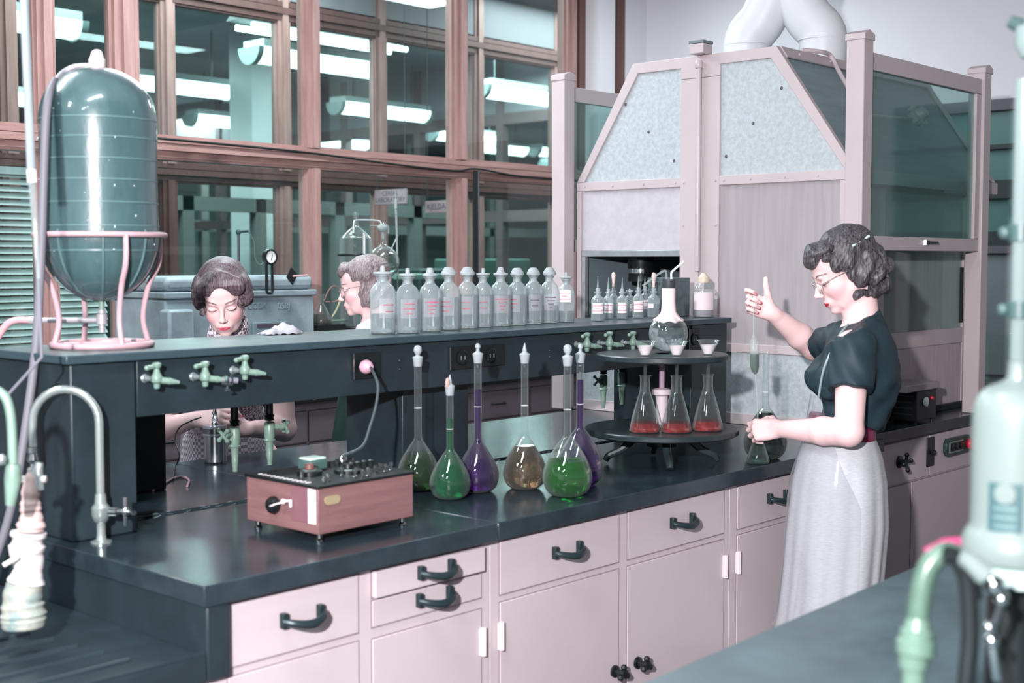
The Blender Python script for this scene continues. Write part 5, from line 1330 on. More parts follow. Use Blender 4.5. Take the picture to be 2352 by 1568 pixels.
# belt, skirt, clear apron
def cen(px, d=D1_): 
    p = Q(px, 1000, d); return Vector((p.x, p.y, 0))
zpx = lambda py, d=D1_: onD(1950, py, d).z
bz = zpx(985)
tilt = lambda base: (lambda t: base+.020*math.cos(t))
rb = [(tilt(bz-.030), cen(1934), .096, .125), (tilt(bz-.022), cen(1934), .0985, .128), (tilt(bz+.022), cen(1934), .0975, .126), (tilt(bz+.030), cen(1934), .094, .123)]
rings(rb, 60).build('belt', mat('belt_magenta', (124, 24, 66), .3), HP, ang=50)
sk = mat('skirt_grey', (196, 198, 203), .8, noise=.16, nscale=60, stretch=(1, 1, 5), bump=.2, bscale=220)
keys = [(zpx(995), 1933, D1_, .094, .125), (zpx(1040), 1930, D1_, .122, .145), (zpx(1100), 1929, D1_, .138, .155), (zpx(1200), 1926, D1_, .148, .165), (zpx(1330), 1916, D1_, .146, .175), (zpx(1420), 1910, D1_, .150, .185), (.36, 1900, D1_, .165, .215)]
fold = lambda t, v: v**.7*(.040*math.sin(7*t+1.2)+.022*math.sin(13*t+2.2)+.012*math.sin(19*t))
rr_ = [(z, cen(c, d), a, b) for z, c, d, a, b in interp_rings(keys, 30)]
rings(rr_, 140, fold).build('skirt', sk, HP, ang=80)
# apron sheet over the front and near side
ap = thin_glass('clear_apron', (.93, .93, .94), (222, 222, 228), .10, .5, .10)
vs = []; fs = []; m_ = 60
ak = interp_rings([(zpx(905), 1925, D1_, .082, .11), (zpx(960), 1930, D1_, .100, .12), (zpx(1000), 1930, D1_, .106, .140), (zpx(1100), 1928, D1_, .148, .168), (zpx(1300), 1920, D1_, .156, .182), (.47, 1908, D1_, .164, .200)], 26)
for i, (z, c, d, a, b) in enumerate(ak):
    v = i/len(ak); t0 = -1.25*min(1, .35+v*1.5); t1 = 1.75*min(1, .35+v*1.5)
    for k in range(m_+1):
        t = t0+(t1-t0)*k/m_; mm = 1+v**.7*(.036*math.sin(7*t+1.0)+.03*math.sin(11*t+.5))+.01*math.sin(23*t+6*v)
        p = cen(c, d)+E1*(a*mm*math.cos(t))+E2*(b*mm*math.sin(t)); vs.append((p.x, p.y, z))
for i in range(len(ak)-1):
    for k in range(m_): fs.append((i*(m_+1)+k, i*(m_+1)+k+1, (i+1)*(m_+1)+k+1, (i+1)*(m_+1)+k))
MB().add(vs, fs).build('clear_apron', ap, HP, ang=80)
MB().tube(spline([Q(1880, 912, D1_-.09), Q(1893, 845, D1_-.15), Q(1925, 775, D1_-.155), Q(1948, 745, D1_-.09)], 5), .0035, 6).build('apron_strap', mat('apron_cord', (150, 168, 172), .4), HP)
# hair
def curls(seed, n, xr, zr, r, yw=.076):
    rr = random.Random(seed); out = []
    for k in range(n):
        x = rr.uniform(*xr); z = rr.uniform(*zr); q = rr.uniform(.8, 1.25)
        y = rr.choice((-1, 1))*yw*math.sqrt(max(.15, 1-(x/.115)**2-((z-.02)/.14)**2)); out.append(((x, y, z), (r*q, r*q*.85, r*q*.62)))
    return out
def hair_body(hd, parts, cuts, name, m, par, amp=.0042, ext=.16, h=.0026, wave=(120, 95), curls=()):
    c = hd.c; z0 = c.z-ext-.02; Bq = Body(c-E3*c.z, [(-ext, ext, h)], [(-ext, ext, h)], [(c.z-ext, c.z+ext, h)])
    for (x, y, z), r in parts: Bq.ell(hd.p(x, y, z), tuple(q*hd.k for q in r), hd.R, .012)
    for (x, y, z), r in curls: Bq.ell(hd.p(x, y, z), tuple(q*hd.k for q in r), hd.R, .005)
    for (x, y, z), r in cuts: Bq.ell(hd.p(x, y, z), tuple(q*hd.k for q in r), hd.R, .006, 'sub')
    f = Bq.LV(hd.F); u = Bq.LV(hd.U); l = Bq.LV(hd.L); lc = Bq.L(c)
    def dsp(X, Y, Z):
        a = (X-lc[0])*f[0]+(Y-lc[1])*f[1]+(Z-lc[2])*f[2]; b_ = (X-lc[0])*u[0]+(Y-lc[1])*u[1]+(Z-lc[2])*u[2]; d_ = (X-lc[0])*l[0]+(Y-lc[1])*l[1]+(Z-lc[2])*l[2]
        msk = np.clip((.055-b_)/.05, .25, 1)+np.clip((a-.02)/.05, 0, .6)
        return msk*(-amp*np.sin(wave[0]*.85*a+wave[1]*b_*.7+1.7*np.sin(30*b_+18*d_))-amp*.3*np.sin(wave[0]*1.7*a+wave[1]*.5*b_+1.5*np.sin(22*a+30*d_)))-.0006*np.sin(420*(b_+a*.35)+5*np.sin(30*a))
    Bq.disp(dsp); return Bq.build(name, m, par, None, 1)
hm1 = hair_mat('hair_dark', (104, 98, 104), (36, 34, 38))
hair_body(h1, [((-.028, 0, .046), (.094, .084, .082)), ((.050, 0, .082), (.046, .066, .032)), ((.080, .0, .066), (.026, .052, .022)), ((-.052, 0, -.006), (.080, .086, .060)), ((-.088, 0, -.046), (.046, .076, .030)), ((-.060, 0, -.088), (.048, .074, .040)), ((-.100, .03, -.030), (.026, .034, .026)), ((-.100, -.03, -.030), (.026, .034, .026)), ((-.060, .070, -.052), (.032, .022, .024)), ((-.060, -.070, -.052), (.032, .022, .024)),
               ((-.030, .068, -.030), (.046, .024, .040)), ((-.030, -.068, -.030), (.046, .024, .040)), ((.010, .066, .030), (.040, .020, .034)), ((.010, -.066, .030), (.040, .020, .034))],
          [((.110, 0, -.050), (.080, .085, .095)), ((.02, 0, -.12), (.055, .062, .075))], 'hair', hm1, HP, curls=curls(3, 16, (-.085, .035), (-.10, -.02), .021)+curls(8, 10, (.03, .085), (.060, .090), .019))
b = MB().tube([h1.p(-.030, .082, .060), h1.p(-.095, .060, .062)], .0042, 8); b.build('barrette', mat('barrette_pale', (196, 214, 212), .3), HP)
def glasses(hd, par, col):
    b = MB()
    for y in (-1, 1):
        pts = [hd.p(.106-.004*abs(math.cos(a))-.010*(y*math.cos(a)*.5+.5)*.6, y*.032+.0205*math.cos(a), -.012+.0165*math.sin(a)) for a in [2*math.pi*k/24 for k in range(24)]]
        b.tube(pts, .0009, 6, closed=True); b.tube([hd.p(.095, y*.054, -.004), hd.p(.045, y*.071, .000), hd.p(-.002, y*.076, -.002)], .0010, 6)
    b.tube([hd.p(.106, .011, -.006), hd.p(.109, 0, -.002), hd.p(.106, -.011, -.006)], .0009, 6)
    return b.build('spectacles', col, par)
glasses(h1, HP, mat('wire_rim', (190, 180, 184), .25, metal=.8))
for sgn in (-1, 1):
    pf_ = O+E2*sgn*.07
    MB().tube(spline([pf_-E1*.05+E3*.050, pf_-E1*.01+E3*.046, pf_+E1*.06+E3*.036, pf_+E1*.125+E3*.034, pf_+E1*.165+E3*.026], 3), [.036, .038, .040, .040, .038, .038, .036, .036, .034, .032, .028, .024, .018], 12).build('shoe', blackp, HP)
# what she handles: pipette, conical flask, dark green volumetric flask
vf = vol_flask(1757, 1056, .0700, 786, DG, .150, 'large flask of very dark green liquid beside the hand of the person with the pipette', 'ball')
vf['group'] = 'flasks handled by the person with the pipette'
for ch_ in list(vf.children):
    if ch_.name.startswith(('stopper', 'neck_lip')): bpy.data.objects.remove(ch_)
ce = onZ(1741, 1066, DB); ce = ce+Vector((ce.x, ce.y, 0)).normalized()*.028; ce.z = DB
r = erlen(0, 'small conical flask gripped in the left hand of the person with the pipette', .036, liq_mat('liquid_pale_green', (120, 170, 150), .92), DB, 'flasks handled by the person with the pipette', pos=ce, Ht=.115, lz=.018)
dp = (ce-Vector((0, 0, H))).dot(FW)
r = thing('bulb_pipette', onD(1733, 820, dp), 'glass bulb pipette of green liquid held upright in a raised hand', 'pipette')
pt = [onD(1731, 702, dp), onD(1731, 768, dp), onD(1732, 776, dp), onD(1732.5, 784, dp), onD(1733, 842, dp), onD(1734, 852, dp), onD(1735, 860, dp), onD(1738, 900, dp), onD(1741, 985, dp)]
pr_ = [.0022, .0024, .0075, .0148, .0148, .0110, .0036, .0032, .0018]
MB().tube(pt, pr_, 16).build('tube', glass_t, r)
MB().tube([onD(1732.9, 813, dp), onD(1733, 841, dp), onD(1734, 851, dp), onD(1735, 859, dp)], [.0136, .0136, .0100, .0026], 16).build('liquid', mat('liquid_teal', (14, 92, 72), .05, trans=.75, ior=1.33), r)

# ================= person bending over the bench
d2 = 4.25; c2 = onD(514, 679, d2); f2 = (E2*1.0-E1*.12).normalized()
O2 = onD(520, 900, 4.52); O2.z = 0
HP2 = thing('person', O2, 'person in a checked blouse bending over a canister behind the shelf', 'person')
ORG[HP2.name] = tuple(O2)
def K(px, py, d=4.45): return onD(px, py, d)
B = Body(O2, [(-.32, .32, .003)], [(-.22, .50, .003)], [(0, .90, .012), (.90, 1.62, .003)])
h2 = Head(c2, f2, 25, 4, .97); h2.skull(B)
B.cap(h2.p(-.035, 0, -.05), K(520, 800, 4.42), .048, .056, .02)
B.ell(K(520, 870, 4.50), (.14, .10, .13), k=.03); B.ell(K(520, 960, 4.58), (.115, .085, .11), k=.04); B.ell(K(520, 1070, 4.64), (.15, .11, .12), k=.04)
S2L = K(638, 832, 4.42); S2R = K(402, 832, 4.42)
E2L = K(652, 985, 4.42); E2R = K(374, 985, 4.36); W2L = K(566, 985, 4.24); W2R = K(452, 962, 4.20)
for a in (S2L, S2R): B.cap(K(520, 820, 4.45), a, .06, .048, .03)
for a, e, w_ in ((S2L, E2L, W2L), (S2R, E2R, W2R)): B.cap(a, e, .048, .040, .02); B.cap(e, w_, .041, .024, .015)
t2 = hand(B, W2R, -E1*.85+E2*.25+E3*.08, E2*.8+E3*.5, True, ((30, 35, 20), (35, 40, 20), (38, 42, 20), (40, 45, 25)), ((.5, .6, -.5), (.7, .4, -.5), (.8, .2, -.5)), 4)
t3 = hand(B, W2L, E1*.9+E2*.15+E3*.06, E2*.75-E3*.2+E1*.1, False, ((25, 35, 25), (30, 40, 25), (32, 42, 25), (35, 42, 25)), ((.55, .65, -.4), (.7, .5, -.4), (.8, .3, -.4)), 4)
for sgn in (-1, 1):
    hip = O2+E1*sgn*.08+E3*.88-E2*.10; kn = O2+E1*sgn*.07+E3*.48-E2*.08; an = O2+E1*sgn*.07+E3*.09-E2*.10
    B.cap(hip, kn, .08, .055, .03); B.cap(kn, an, .055, .034, .02); B.cap(an, O2+E1*sgn*.07+E3*.04+E2*.02, .034, .028, .02)
B.build('body', skin, HP2, h2.paint(lip=(216, 88, 112))+[(p, r_, (206, 36, 92)) for p, r_ in t2+t3], 2, base=lin(SKIN)[:3])
# gingham blouse
gm_ = mat('gingham', (222, 214, 220), .8); nt = gm_.node_tree; N = nt.nodes; L = nt.links
tcn = N.new('ShaderNodeTexCoord'); mpn = N.new('ShaderNodeMapping'); mpn.inputs['Rotation'].default_value = (0, 0, -TH); L.new(tcn.outputs['Object'], mpn.inputs[0])
ck = N.new('ShaderNodeTexChecker'); ck.inputs['Scale'].default_value = 95; ck.inputs[1].default_value = lin((232, 226, 232)); ck.inputs[2].default_value = lin((120, 98, 112)); L.new(mpn.outputs[0], ck.inputs[0]); L.new(ck.outputs[0], N['Principled BSDF'].inputs['Base Color'])
B = Body(O2, [(-.26, .26, .005)], [(-.20, .26, .005)], [(.95, 1.46, .005)])
B.ell(K(520, 870, 4.50), (.155, .115, .140), k=.03); B.ell(K(520, 960, 4.57), (.130, .100, .12), k=.04)
for sgn in (-1, 1): B.ell(K(520, 880, 4.42)+E1*sgn*.065, (.06, .055, .06), k=.03)
for a, e in ((S2L, E2L), (S2R, E2R)):
    dd_ = (e-a).normalized(); B.cap(a, a+dd_*.13, .064, .062, .02, cut=(a+dd_*.115, dd_)); B.cap(K(520, 815, 4.46), a, .066, .058, .03)
B.cap(h2.p(-.045, 0, -.125), K(520, 815, 4.44), .062, .075, .02)
B.ell(h2.p(.06, 0, -.135), (.05, .05, .055), h2.R, .01, 'sub')
B.disp(lambda X, Y, Z: -.003*np.sin(60*X+30*Z+5*np.sin(20*Y)))
B.build('blouse', gm_, HP2, None, 2)
c0 = K(520, 1000, 4.60); c0.z = 0
rr_ = [(1.02, c0, .118, .088), (.96, c0, .150, .110), (.80, c0-E2*.03, .175, .13), (.55, c0-E2*.04, .195, .15), (.36, c0-E2*.04, .21, .16)]
rings([(z, c, a, b) for z, c, a, b in rr_], 72, lambda t, v: v*(.04*math.sin(8*t))).build('skirt', gm_, HP2, ang=80)
ap2 = thin_glass('apron_film', (.90, .90, .91), (190, 188, 196), .30, .6, .12)
vs = []; fs = []
for i in range(9):
    z = 1.10-.62*i/8; a = .150+.05*i/8
    for k in range(25):
        t = math.pi/2-1.15+2.3*k/24; p = c0+E1*(a*1.02*math.cos(t)*(1+.03*math.sin(9*t)))+E2*((a*.80)*math.sin(t)*(1+.03*math.sin(7*t+i))); vs.append((p.x, p.y, z))
for i in range(8):
    for k in range(24): fs.append((i*25+k, i*25+k+1, (i+1)*25+k+1, (i+1)*25+k))
MB().add(vs, fs).build('clear_apron', ap2, HP2, ang=80)
hm2 = hair_mat('hair_brown', (118, 98, 106), (56, 44, 50))
hair_body(h2, [((-.020, 0, .040), (.097, .086, .084)), ((.018, 0, .052), (.072, .074, .062)), ((.045, .018, .068), (.042, .062, .032)), ((-.040, 0, -.005), (.075, .088, .060)), ((.020, .078, .028), (.045, .020, .050)), ((.020, -.078, .028), (.045, .020, .050)), ((.055, .06, .062), (.03, .024, .026)), ((.055, -.06, .062), (.03, .024, .026))],
          [((.112, .004, -.034), (.082, .072, .104)), ((.02, 0, -.12), (.06, .065, .07))], 'hair', hm2, HP2, .0050, wave=(140, 115), curls=curls(5, 18, (-.02, .075), (-.03, .075), .021, .074))
for sgn in (-1, 1): MB().tube([O2+E1*sgn*.07+E3*.04-E2*.14, O2+E1*sgn*.07+E3*.038, O2+E1*sgn*.07+E3*.028+E2*.06], [.036, .038, .024], 12).build('shoe', blackp, HP2)
# the black lead from her hand
q0 = t2[0][0] if not hasattr(t2[0], 'x') else t2[0]
tag(MB().tube(spline([K(462, 958, 4.10), K(440, 966, 4.12), K(412, 982, 4.12), K(402, 1010, 4.1), K(412, 1045, 4.05), onZ(402, 1075, DB+.006), onZ(398, 1100, DB+.006)]), .0022, 6).build('test_lead', blackp), 'thin black lead running from the hand of the person in checks to the bench', 'cord')

# ================= person in spectacles, at the back counter
d3 = 5.45; c3 = onD(837, 654, d3); O3 = onD(850, 900, d3+.03); O3.z = 0
HP3 = thing('person', O3, 'person in white blouse and spectacles, in profile beside the shelf bottles', 'person')
ORG[HP3.name] = tuple(O3)
def K3(px, py, d=d3): return onD(px, py, d)
B = Body(O3, [(-.20, .42, .0035)], [(-.28, .28, .0035)], [(0, 1.0, .014), (1.0, 1.66, .0035)])
h3 = Head(c3, E1+E2*.05, 12, 0, 1.0); h3.skull(B)
B.cap(h3.p(-.03, 0, -.05), K3(862, 752), .048, .056, .02)
B.ell(K3(866, 800), (.085, .15, .13), k=.03); B.ell(K3(862, 870), (.075, .115, .11), k=.04); B.ell(K3(862, 950), (.10, .145, .11), k=.04)
for sgn in (-1, 1):
    s_ = K3(866, 768)+E2*sgn*.155; e_ = K3(860, 880)+E2*sgn*.19; w_ = K3(770, 868)+E2*sgn*.12
    B.cap(K3(866, 765), s_, .06, .048, .03); B.cap(s_, e_, .046, .038, .02); B.cap(e_, w_, .038, .024, .015)
    hand(B, w_, E1, -E2*sgn*.5+E3*.6, sgn < 0, ((25, 35, 20),)*4)
    hip = O3+E2*sgn*.08+E3*.9; B.cap(hip, O3+E2*sgn*.07+E3*.5, .08, .055, .03); B.cap(O3+E2*sgn*.07+E3*.5, O3+E2*sgn*.07+E3*.09, .055, .034, .02); B.cap(O3+E2*sgn*.07+E3*.09, O3+E2*sgn*.07+E3*.04+E1*.12, .034, .028, .02)
B.build('body', skin, HP3, h3.paint(lip=(206, 80, 104)), 1, base=lin(SKIN)[:3])
wb = mat('blouse_white', (226, 222, 226), .75)
B = Body(O3, [(-.18, .20, .005)], [(-.30, .30, .005)], [(1.02, 1.42, .005)])
B.ell(K3(866, 800), (.098, .160, .135), k=.03); B.ell(K3(862, 870), (.088, .13, .11), k=.04)
for sgn in (-1, 1):
    s_ = K3(866, 768)+E2*sgn*.155; e_ = K3(860, 880)+E2*sgn*.19; dd_ = (e_-s_).normalized()
    B.ell(K3(828, 815)+E2*sgn*.06, (.05, .055, .055), k=.03); B.cap(K3(866, 765), s_, .07, .058, .03); B.cap(s_, s_+dd_*.15, .060, .060, .02, cut=(s_+dd_*.13, dd_))
B.cap(K3(858, 738), K3(864, 775), .058, .080, .02); B.plane(K3(850, 733), E3+E1*.5)
B.disp(lambda X, Y, Z: -.003*np.sin(50*X+40*Z+5*np.sin(20*Y)))
B.build('blouse', wb, HP3, None, 2)
c0 = Vector(O3)
rings([(1.09, c0, .10, .135), (1.02, c0, .13, .165), (.85, c0, .155, .19), (.6, c0, .175, .21), (.38, c0, .19, .23)], 72, lambda t, v: v*(.04*math.sin(8*t))).build('skirt', mat('skirt_green', (30, 58, 50), .7), HP3, ang=80)
hm3 = hair_mat('hair_fair', (158, 144, 146), (96, 82, 86))
hair_body(h3, [((-.022, 0, .044), (.096, .084, .080)), ((.052, 0, .078), (.042, .060, .030)), ((.080, 0, .068), (.022, .04, .018)), ((-.040, 0, -.030), (.078, .088, .070)), ((-.02, .072, -.052), (.05, .022, .05)), ((-.02, -.072, -.052), (.05, .022, .05))],
          [((.112, 0, -.050), (.082, .085, .100)), ((.03, 0, -.12), (.055, .060, .070))], 'hair', hm3, HP3, .0045, h=.0032, curls=curls(6, 8, (-.08, .01), (-.10, -.05), .020))
glasses(h3, HP3, mat('wire_rim', (190, 180, 184), .25, metal=.8))
for sgn in (-1, 1): MB().tube([O3+E2*sgn*.07+E3*.04-E1*.05, O3+E2*sgn*.07+E3*.038+E1*.08, O3+E2*sgn*.07+E3*.028+E1*.15], [.036, .038, .024], 12).build('shoe', blackp, HP3)
# ---------------------------------------------------------------- glass tank on the shelf and fittings at the sink end
tc = onZ(238, 800, SH); TKD = 3.17
tc = Vector((1.705, 2.915, 0))
tp = onD(238, 160, (tc-Vector((0, 0, 0))).dot(Vector((FW.x, FW.y, 0)).normalized()))
dd = Vector((tc.x, tc.y, 0)).dot(Vector((math.cos(TH), math.sin(TH), 0)))
def tz(py): return H-(py-598)*dd/F
ztop, zbot, RT_ = tz(160), tz(692), 131*dd/F
r = thing('storage_tank', (tc.x, tc.y, SH), 'large dark teal banded glass tank standing in the pink ring stand', 'tank')
tank_m = mat('tank_teal', (72, 98, 102), .3, coat=.7, noise=.25, nscale=7, stretch=(3, 3, .8), rvar=.04, bump=.25, bscale=22)
def tank_r(z):
    hb = RT_*1.0; zb = zbot+hb*1.15; zt2 = ztop-hb*.95
    if z < zb: t = (zb-z)/(zb-zbot); return RT_*math.sqrt(max(0, 1-t**2.1))*(1-.06*t)
    if z > zt2: t = (z-zt2)/(ztop-zt2); return RT_*math.sqrt(max(0, 1-t**2.2))*.99
    t = (z-zb)/(zt2-zb); return RT_*(1-.018*math.sin(math.pi*t))
N_ = 44; prf = [(0, zbot)]+[(tank_r(zbot+(ztop-zbot)*(1-math.cos(math.pi*i/N_))/2), zbot+(ztop-zbot)*(1-math.cos(math.pi*i/N_))/2) for i in range(1, N_)]+[(0, ztop)]
prf = [(max(a, .001) if 0 < i < N_ else 0, b) for i, (a, b) in enumerate(prf)]
body = MB().lathe(prf, (tc.x, tc.y, 0), 64).build('tank_body', tank_m, r)
for py in (282, 325, 372, 418, 468, 520, 575):
    z = tz(py); R = tank_r(z)
    MB().lathe([(R-.001, z-.0025), (R+.0012, z-.0018), (R+.0012, z+.0018), (R-.001, z+.0025)], (tc.x, tc.y, 0), 64).build('band', mat('band_grey', (88, 116, 118), .35), r)
b = MB()
for k in range(8):
    a = 2*math.pi*k/8+.3; pts = []
    for i in range(8):
        z = zbot+.004+(ztop-zbot)*.30*i/7; R = tank_r(z)+.0015; pts.append((tc.x+R*math.cos(a), tc.y+R*math.sin(a), z))
    b.tube(pts, [.003]*8, 6)
b.build('seam_folds', mat('band_grey', (88, 116, 118), .35), r)
rr = random.Random(9); b = MB(); toc = math.atan2(-tc.y, -tc.x)
for k in range(28):
    a = toc+rr.uniform(-1.5, 1.5); z = rr.uniform(zbot+.12, ztop-.10); R = tank_r(z)+.0005
    b.sphere((tc.x+R*math.cos(a), tc.y+R*math.sin(a), z), rr.uniform(.001, .0028), 6, (1, 1, rr.uniform(.6, 2)))
tag(b.build('flecks', mat('fleck', (190, 205, 205), .4), r), kind='stuff')
MB().lathe([(0, ztop-.004), (.019, ztop-.004), (.020, ztop+.018), (.016, ztop+.024), (.013, ztop+.036), (.006, ztop+.042), (0, ztop+.043)], tc, 20).build('top_fitting', mat('fitting_pink', (226, 206, 212), .4), r)
ob = MB().lathe([(0, zbot-.02), (.007, zbot-.02), (.007, zbot+.004), (0, zbot+.004)], tc, 12); ob.build('outlet_pipe', brassg, r)
# ring stand
r = thing('ring_stand', (tc.x, tc.y, SH), 'pink painted iron ring stand carrying the tank', 'stand')
zr = tz(540); RR = RT_+.014
MB().tube([(tc.x+RR*math.cos(2*math.pi*k/40), tc.y+RR*math.sin(2*math.pi*k/40), zr) for k in range(40)], .0065, 10, closed=True).build('upper_ring', pinkp, r)
RB = .118
MB().tube([(tc.x+RB*math.cos(2*math.pi*k/40), tc.y+RB*math.sin(2*math.pi*k/40), SH+.0085) for k in range(40)], .0078, 10, closed=True).build('base_ring', pinkp, r)
for k in range(4):
    a = toc+math.radians(22+90*k); u = Vector((math.cos(a), math.sin(a), 0)); c = Vector((tc.x, tc.y, 0)); zb_ = SH+.012
    pts = spline([c+u*RR+Vector((0, 0, zr)), c+u*RR+Vector((0, 0, zr-.045)), c+u*(RR-.008)+Vector((0, 0, zr-.08)), c+u*(RR-.032)+Vector((0, 0, zr-.125)), c+u*(RB-.012)+Vector((0, 0, zb_+.06)), c+u*RB+Vector((0, 0, zb_))], 4)
    MB().tube(pts, .0068, 10).build('leg', pinkp, r)
b = MB().tube([tc+Vector((0, 0, SH+.0085))-RT*RB, tc+Vector((0, 0, SH+.0085))+RT*RB], .005, 8)
b.build('cross_bar', pinkp, r)
# drain valve and pipe going left
r = thing('drain_valve', tc+Vector((0, 0, tz(735))), 'grey drain valve and pipe beneath the tank running left', 'valve')
zv = tz(735); cv = Vector((tc.x, tc.y, zv)); fm = mat('fitting_grey', (176, 170, 176), .35, metal=.3)
MB().lathe([(0, -.03), (.007, -.03), (.008, -.012), (.013, -.010), (.013, .014), (.009, .018), (.009, zbot-.0205-zv), (0, zbot-.0205-zv)], cv, 14).build('valve_body', fm, r)
L_ = -Vector((RT.x, RT.y, 0)).normalized()
MB().tube([cv+L_*.012, cv+L_*.165], .0065, 10).build('pipe', fm, r)
MB().tube([cv+L_*.150, cv+L_*.178], .0105, 10).build('union', fm, r)
MB().tube(spline([cv+L_*.175, cv+L_*.21, cv+L_*.235+Vector((0, 0, -.012)), cv+L_*.262+Vector((0, 0, -.05))]), .0085, 10).build('pink_hose', mat('hose_pink', (204, 152, 158), .5), r)
# grey rubber hose from the tank top down to the sink
dh = dd-.16
P = [onD(212, 150, dd), onD(165, 155, dd-.05), onD(128, 185, dd-.1), onD(108, 250, dh), onD(100, 420, dh), onD(94, 600, dh), onD(82, 800, dh-.02), onD(62, 960, dh-.04), onD(38, 1110, dh-.05), onD(8, 1230, dh-.05), onD(-30, 1330, dh-.05)]
r = thing('rubber_hose', P[0], 'grey rubber hose falling from the tank top down past the sink taps', 'hose')
pts = spline(P, 5); MB().tube(pts[10:], .0102, 12).build('hose', mat('hose_grey', (112, 110, 118), .55), r)
MB().tube(pts[:12], .0062, 10).build('hose_adapter', mat('hose_pale', (206, 198, 206), .5), r)
# tall steel-and-glass rod at far left
r = thing('burette', onD(70, 700, 2.75), 'tall glass tube with white joint hanging from above at the far left', 'burette')
A0 = onD(52, -80, 2.75); A1 = onD(72, 390, 2.75); A2 = onD(74, 420, 2.75); A3 = onD(88, 640, 2.75)
MB().tube([A1+(A0-A1)*((3.745-A1.z)/(A0.z-A1.z)), A1], .0095, 14).build('upper_tube', mat('tube_glassy', (196, 206, 212), .08, trans=.55), r)
MB().tube([A1, A2], .0100, 14).build('joint', mat('joint_white', (236, 226, 228), .4), r)
MB().tube([A2, A3], [.008, .004], 14).build('lower_tube', glass_t, r)
MB().tube([A3, onD(96, 820, 2.75), onD(20, 905, 2.78)], .0035, 8).build('tip_hose', rubber, r)

# chrome gooseneck sink tap
tb = onZ(233, 1246, DB)
r = thing('gooseneck_tap', tb, 'pale chrome gooseneck tap with cross handle at the bench end', 'tap')
ch = mat('tap_chrome', (198, 208, 206), .22, metal=.75)
sl = -Vector((RT.x, RT.y, 0)).normalized(); zr_ = DB
MB().lathe([(0, 0.0003), (.024, .0003), (.024, .004), (.012, .008), (.010, .02), (.010, .045), (.017, .052), (.021, .065), (.021, .082), (.014, .090), (.012, .112), (0, .112)], tb, 20).build('pillar', ch, r)
top = tb+Vector((0, 0, .275)); cc = top+sl*.075
pts = [tb+Vector((0, 0, .112)), top]+[cc+Vector((0, 0, 1))*(.075*math.sin(a))-sl*(.075*math.cos(a)) for a in [math.pi*k/14 for k in range(1, 15)]]+[top+sl*.150+Vector((0, 0, -.055))]
MB().tube(pts, .0098, 14).build('spout', ch, r)
e = top+sl*.150
MB().lathe([(0, -.056), (.013, -.056), (.013, -.068), (.011, -.070), (.015, -.085), (.011, -.090), (.008, -.094), (.0095, -.102), (.007, -.106), (.009, -.114), (.006, -.120), (.0045, -.140), (0, -.140)], e, 14).build('serrated_outlet', chrome, r)
rd = Vector((RT.x, RT.y, 0)).normalized(); vh = tb+Vector((0, 0, .072))
b = MB().tube([vh+rd*.018, vh+rd*.036, vh+rd*.040, vh+rd*.052], [.012, .012, .007, .007], 12); b.build('valve_stem', chrome, r)
c = vh+rd*.056; b = MB().sphere(c, .011, 10)
nd = Vector((FW.x, FW.y, 0)).normalized()
for d in (Vector((0, 0, 1)), Vector((0, 0, -1)), (rd*.8-nd*.6).normalized(), (-rd*.8+nd*.6).normalized()): b.tube([c, c+d*.033], .0055, 8)
b.build('cross_handle', chrome, r)
# left tap cluster over the sink: second gooseneck, cross fitting, wrapped standpipe
sx = onD(95, 1110, 2.62)
r = thing('sink_standpipe', onD(60, 1400, 2.5), 'sink standpipe wrapped in white plaster bandage with a cross-headed valve', 'pipe')
ds = 2.62
W = mat('bandage_white', (226, 220, 222), .85, noise=.25, nscale=40, bump=.6, bscale=60)
W2 = mat('old_bandage', (196, 186, 170), .85, noise=.5, nscale=18, rgb2=(120, 140, 140), bump=.5, bscale=60)
def wrap(pys, name, m, seed, wob=.10):
    """lumpy wrapped sleeve through (px, py, radius_px)"""
    rr = random.Random(seed); pts = []; rs = []
    P = spline([Vector((a, b_, c_)) for a, b_, c_ in pys], 5)
    for v in P: pts.append(onD(v.x, v.y, ds)); rs.append(v.z*ds/F*(1+rr.uniform(-wob, wob)))
    return MB().tube(pts, rs, 18).build(name, m, r)
wrap([(76, 1085, 13), (72, 1120, 20), (70, 1155, 22), (72, 1190, 26), (70, 1218, 34)], 'pipe_sleeve', mat('sleeve_pink', (206, 180, 176), .7, noise=.3, nscale=25), 1)
wrap([(66, 1222, 36), (62, 1262, 38), (66, 1300, 33), (60, 1335, 38)], 'bandage', W, 2, .12)
wrap([(58, 1338, 40), (52, 1375, 45), (54, 1410, 49), (55, 1440, 48)], 'lower_bandage', W2, 3, .06)
b = MB(); c = onD(72, 1100, ds); b.sphere(c, .013, 12).tube([c-rd*.03, c+rd*.03], .007, 8).tube([c-Vector((0, 0, .02)), c+Vector((0, 0, .022))], .007, 8).sphere(c-rd*.032, .009, 8)
b.build('cross_valve', mat('valve_pale', (206, 198, 196), .35, metal=.3), r)
MB().tube([onD(90, 1125, ds), onD(85, 1080, ds), onD(90, 1062, ds)], [.010, .012, .009], 10).build('neck', ch, r)
MB().tube([onD(8, 1298, ds-.06), onD(42, 1278, ds-.05)], .0045, 8).build('peg', labelm, r)
r = thing('second_gooseneck', onD(20, 1080, 2.4), 'green tinged gooseneck tap cut by the left edge of the photo', 'tap')
MB().tube(spline([onD(-60, 960, 2.45), onD(-45, 915, 2.45), onD(-15, 895, 2.45), onD(12, 912, 2.45), onD(24, 950, 2.45), onD(28, 1000, 2.45), onD(30, 1065, 2.45)]), .0088, 12).build('spout', brassg, r)
MB().tube([onD(30, 1066, 2.45), onD(30, 1100, 2.45), onD(24, 1160, 2.45)], [.013, .016, .009], 12).build('outlet', brassg, r)
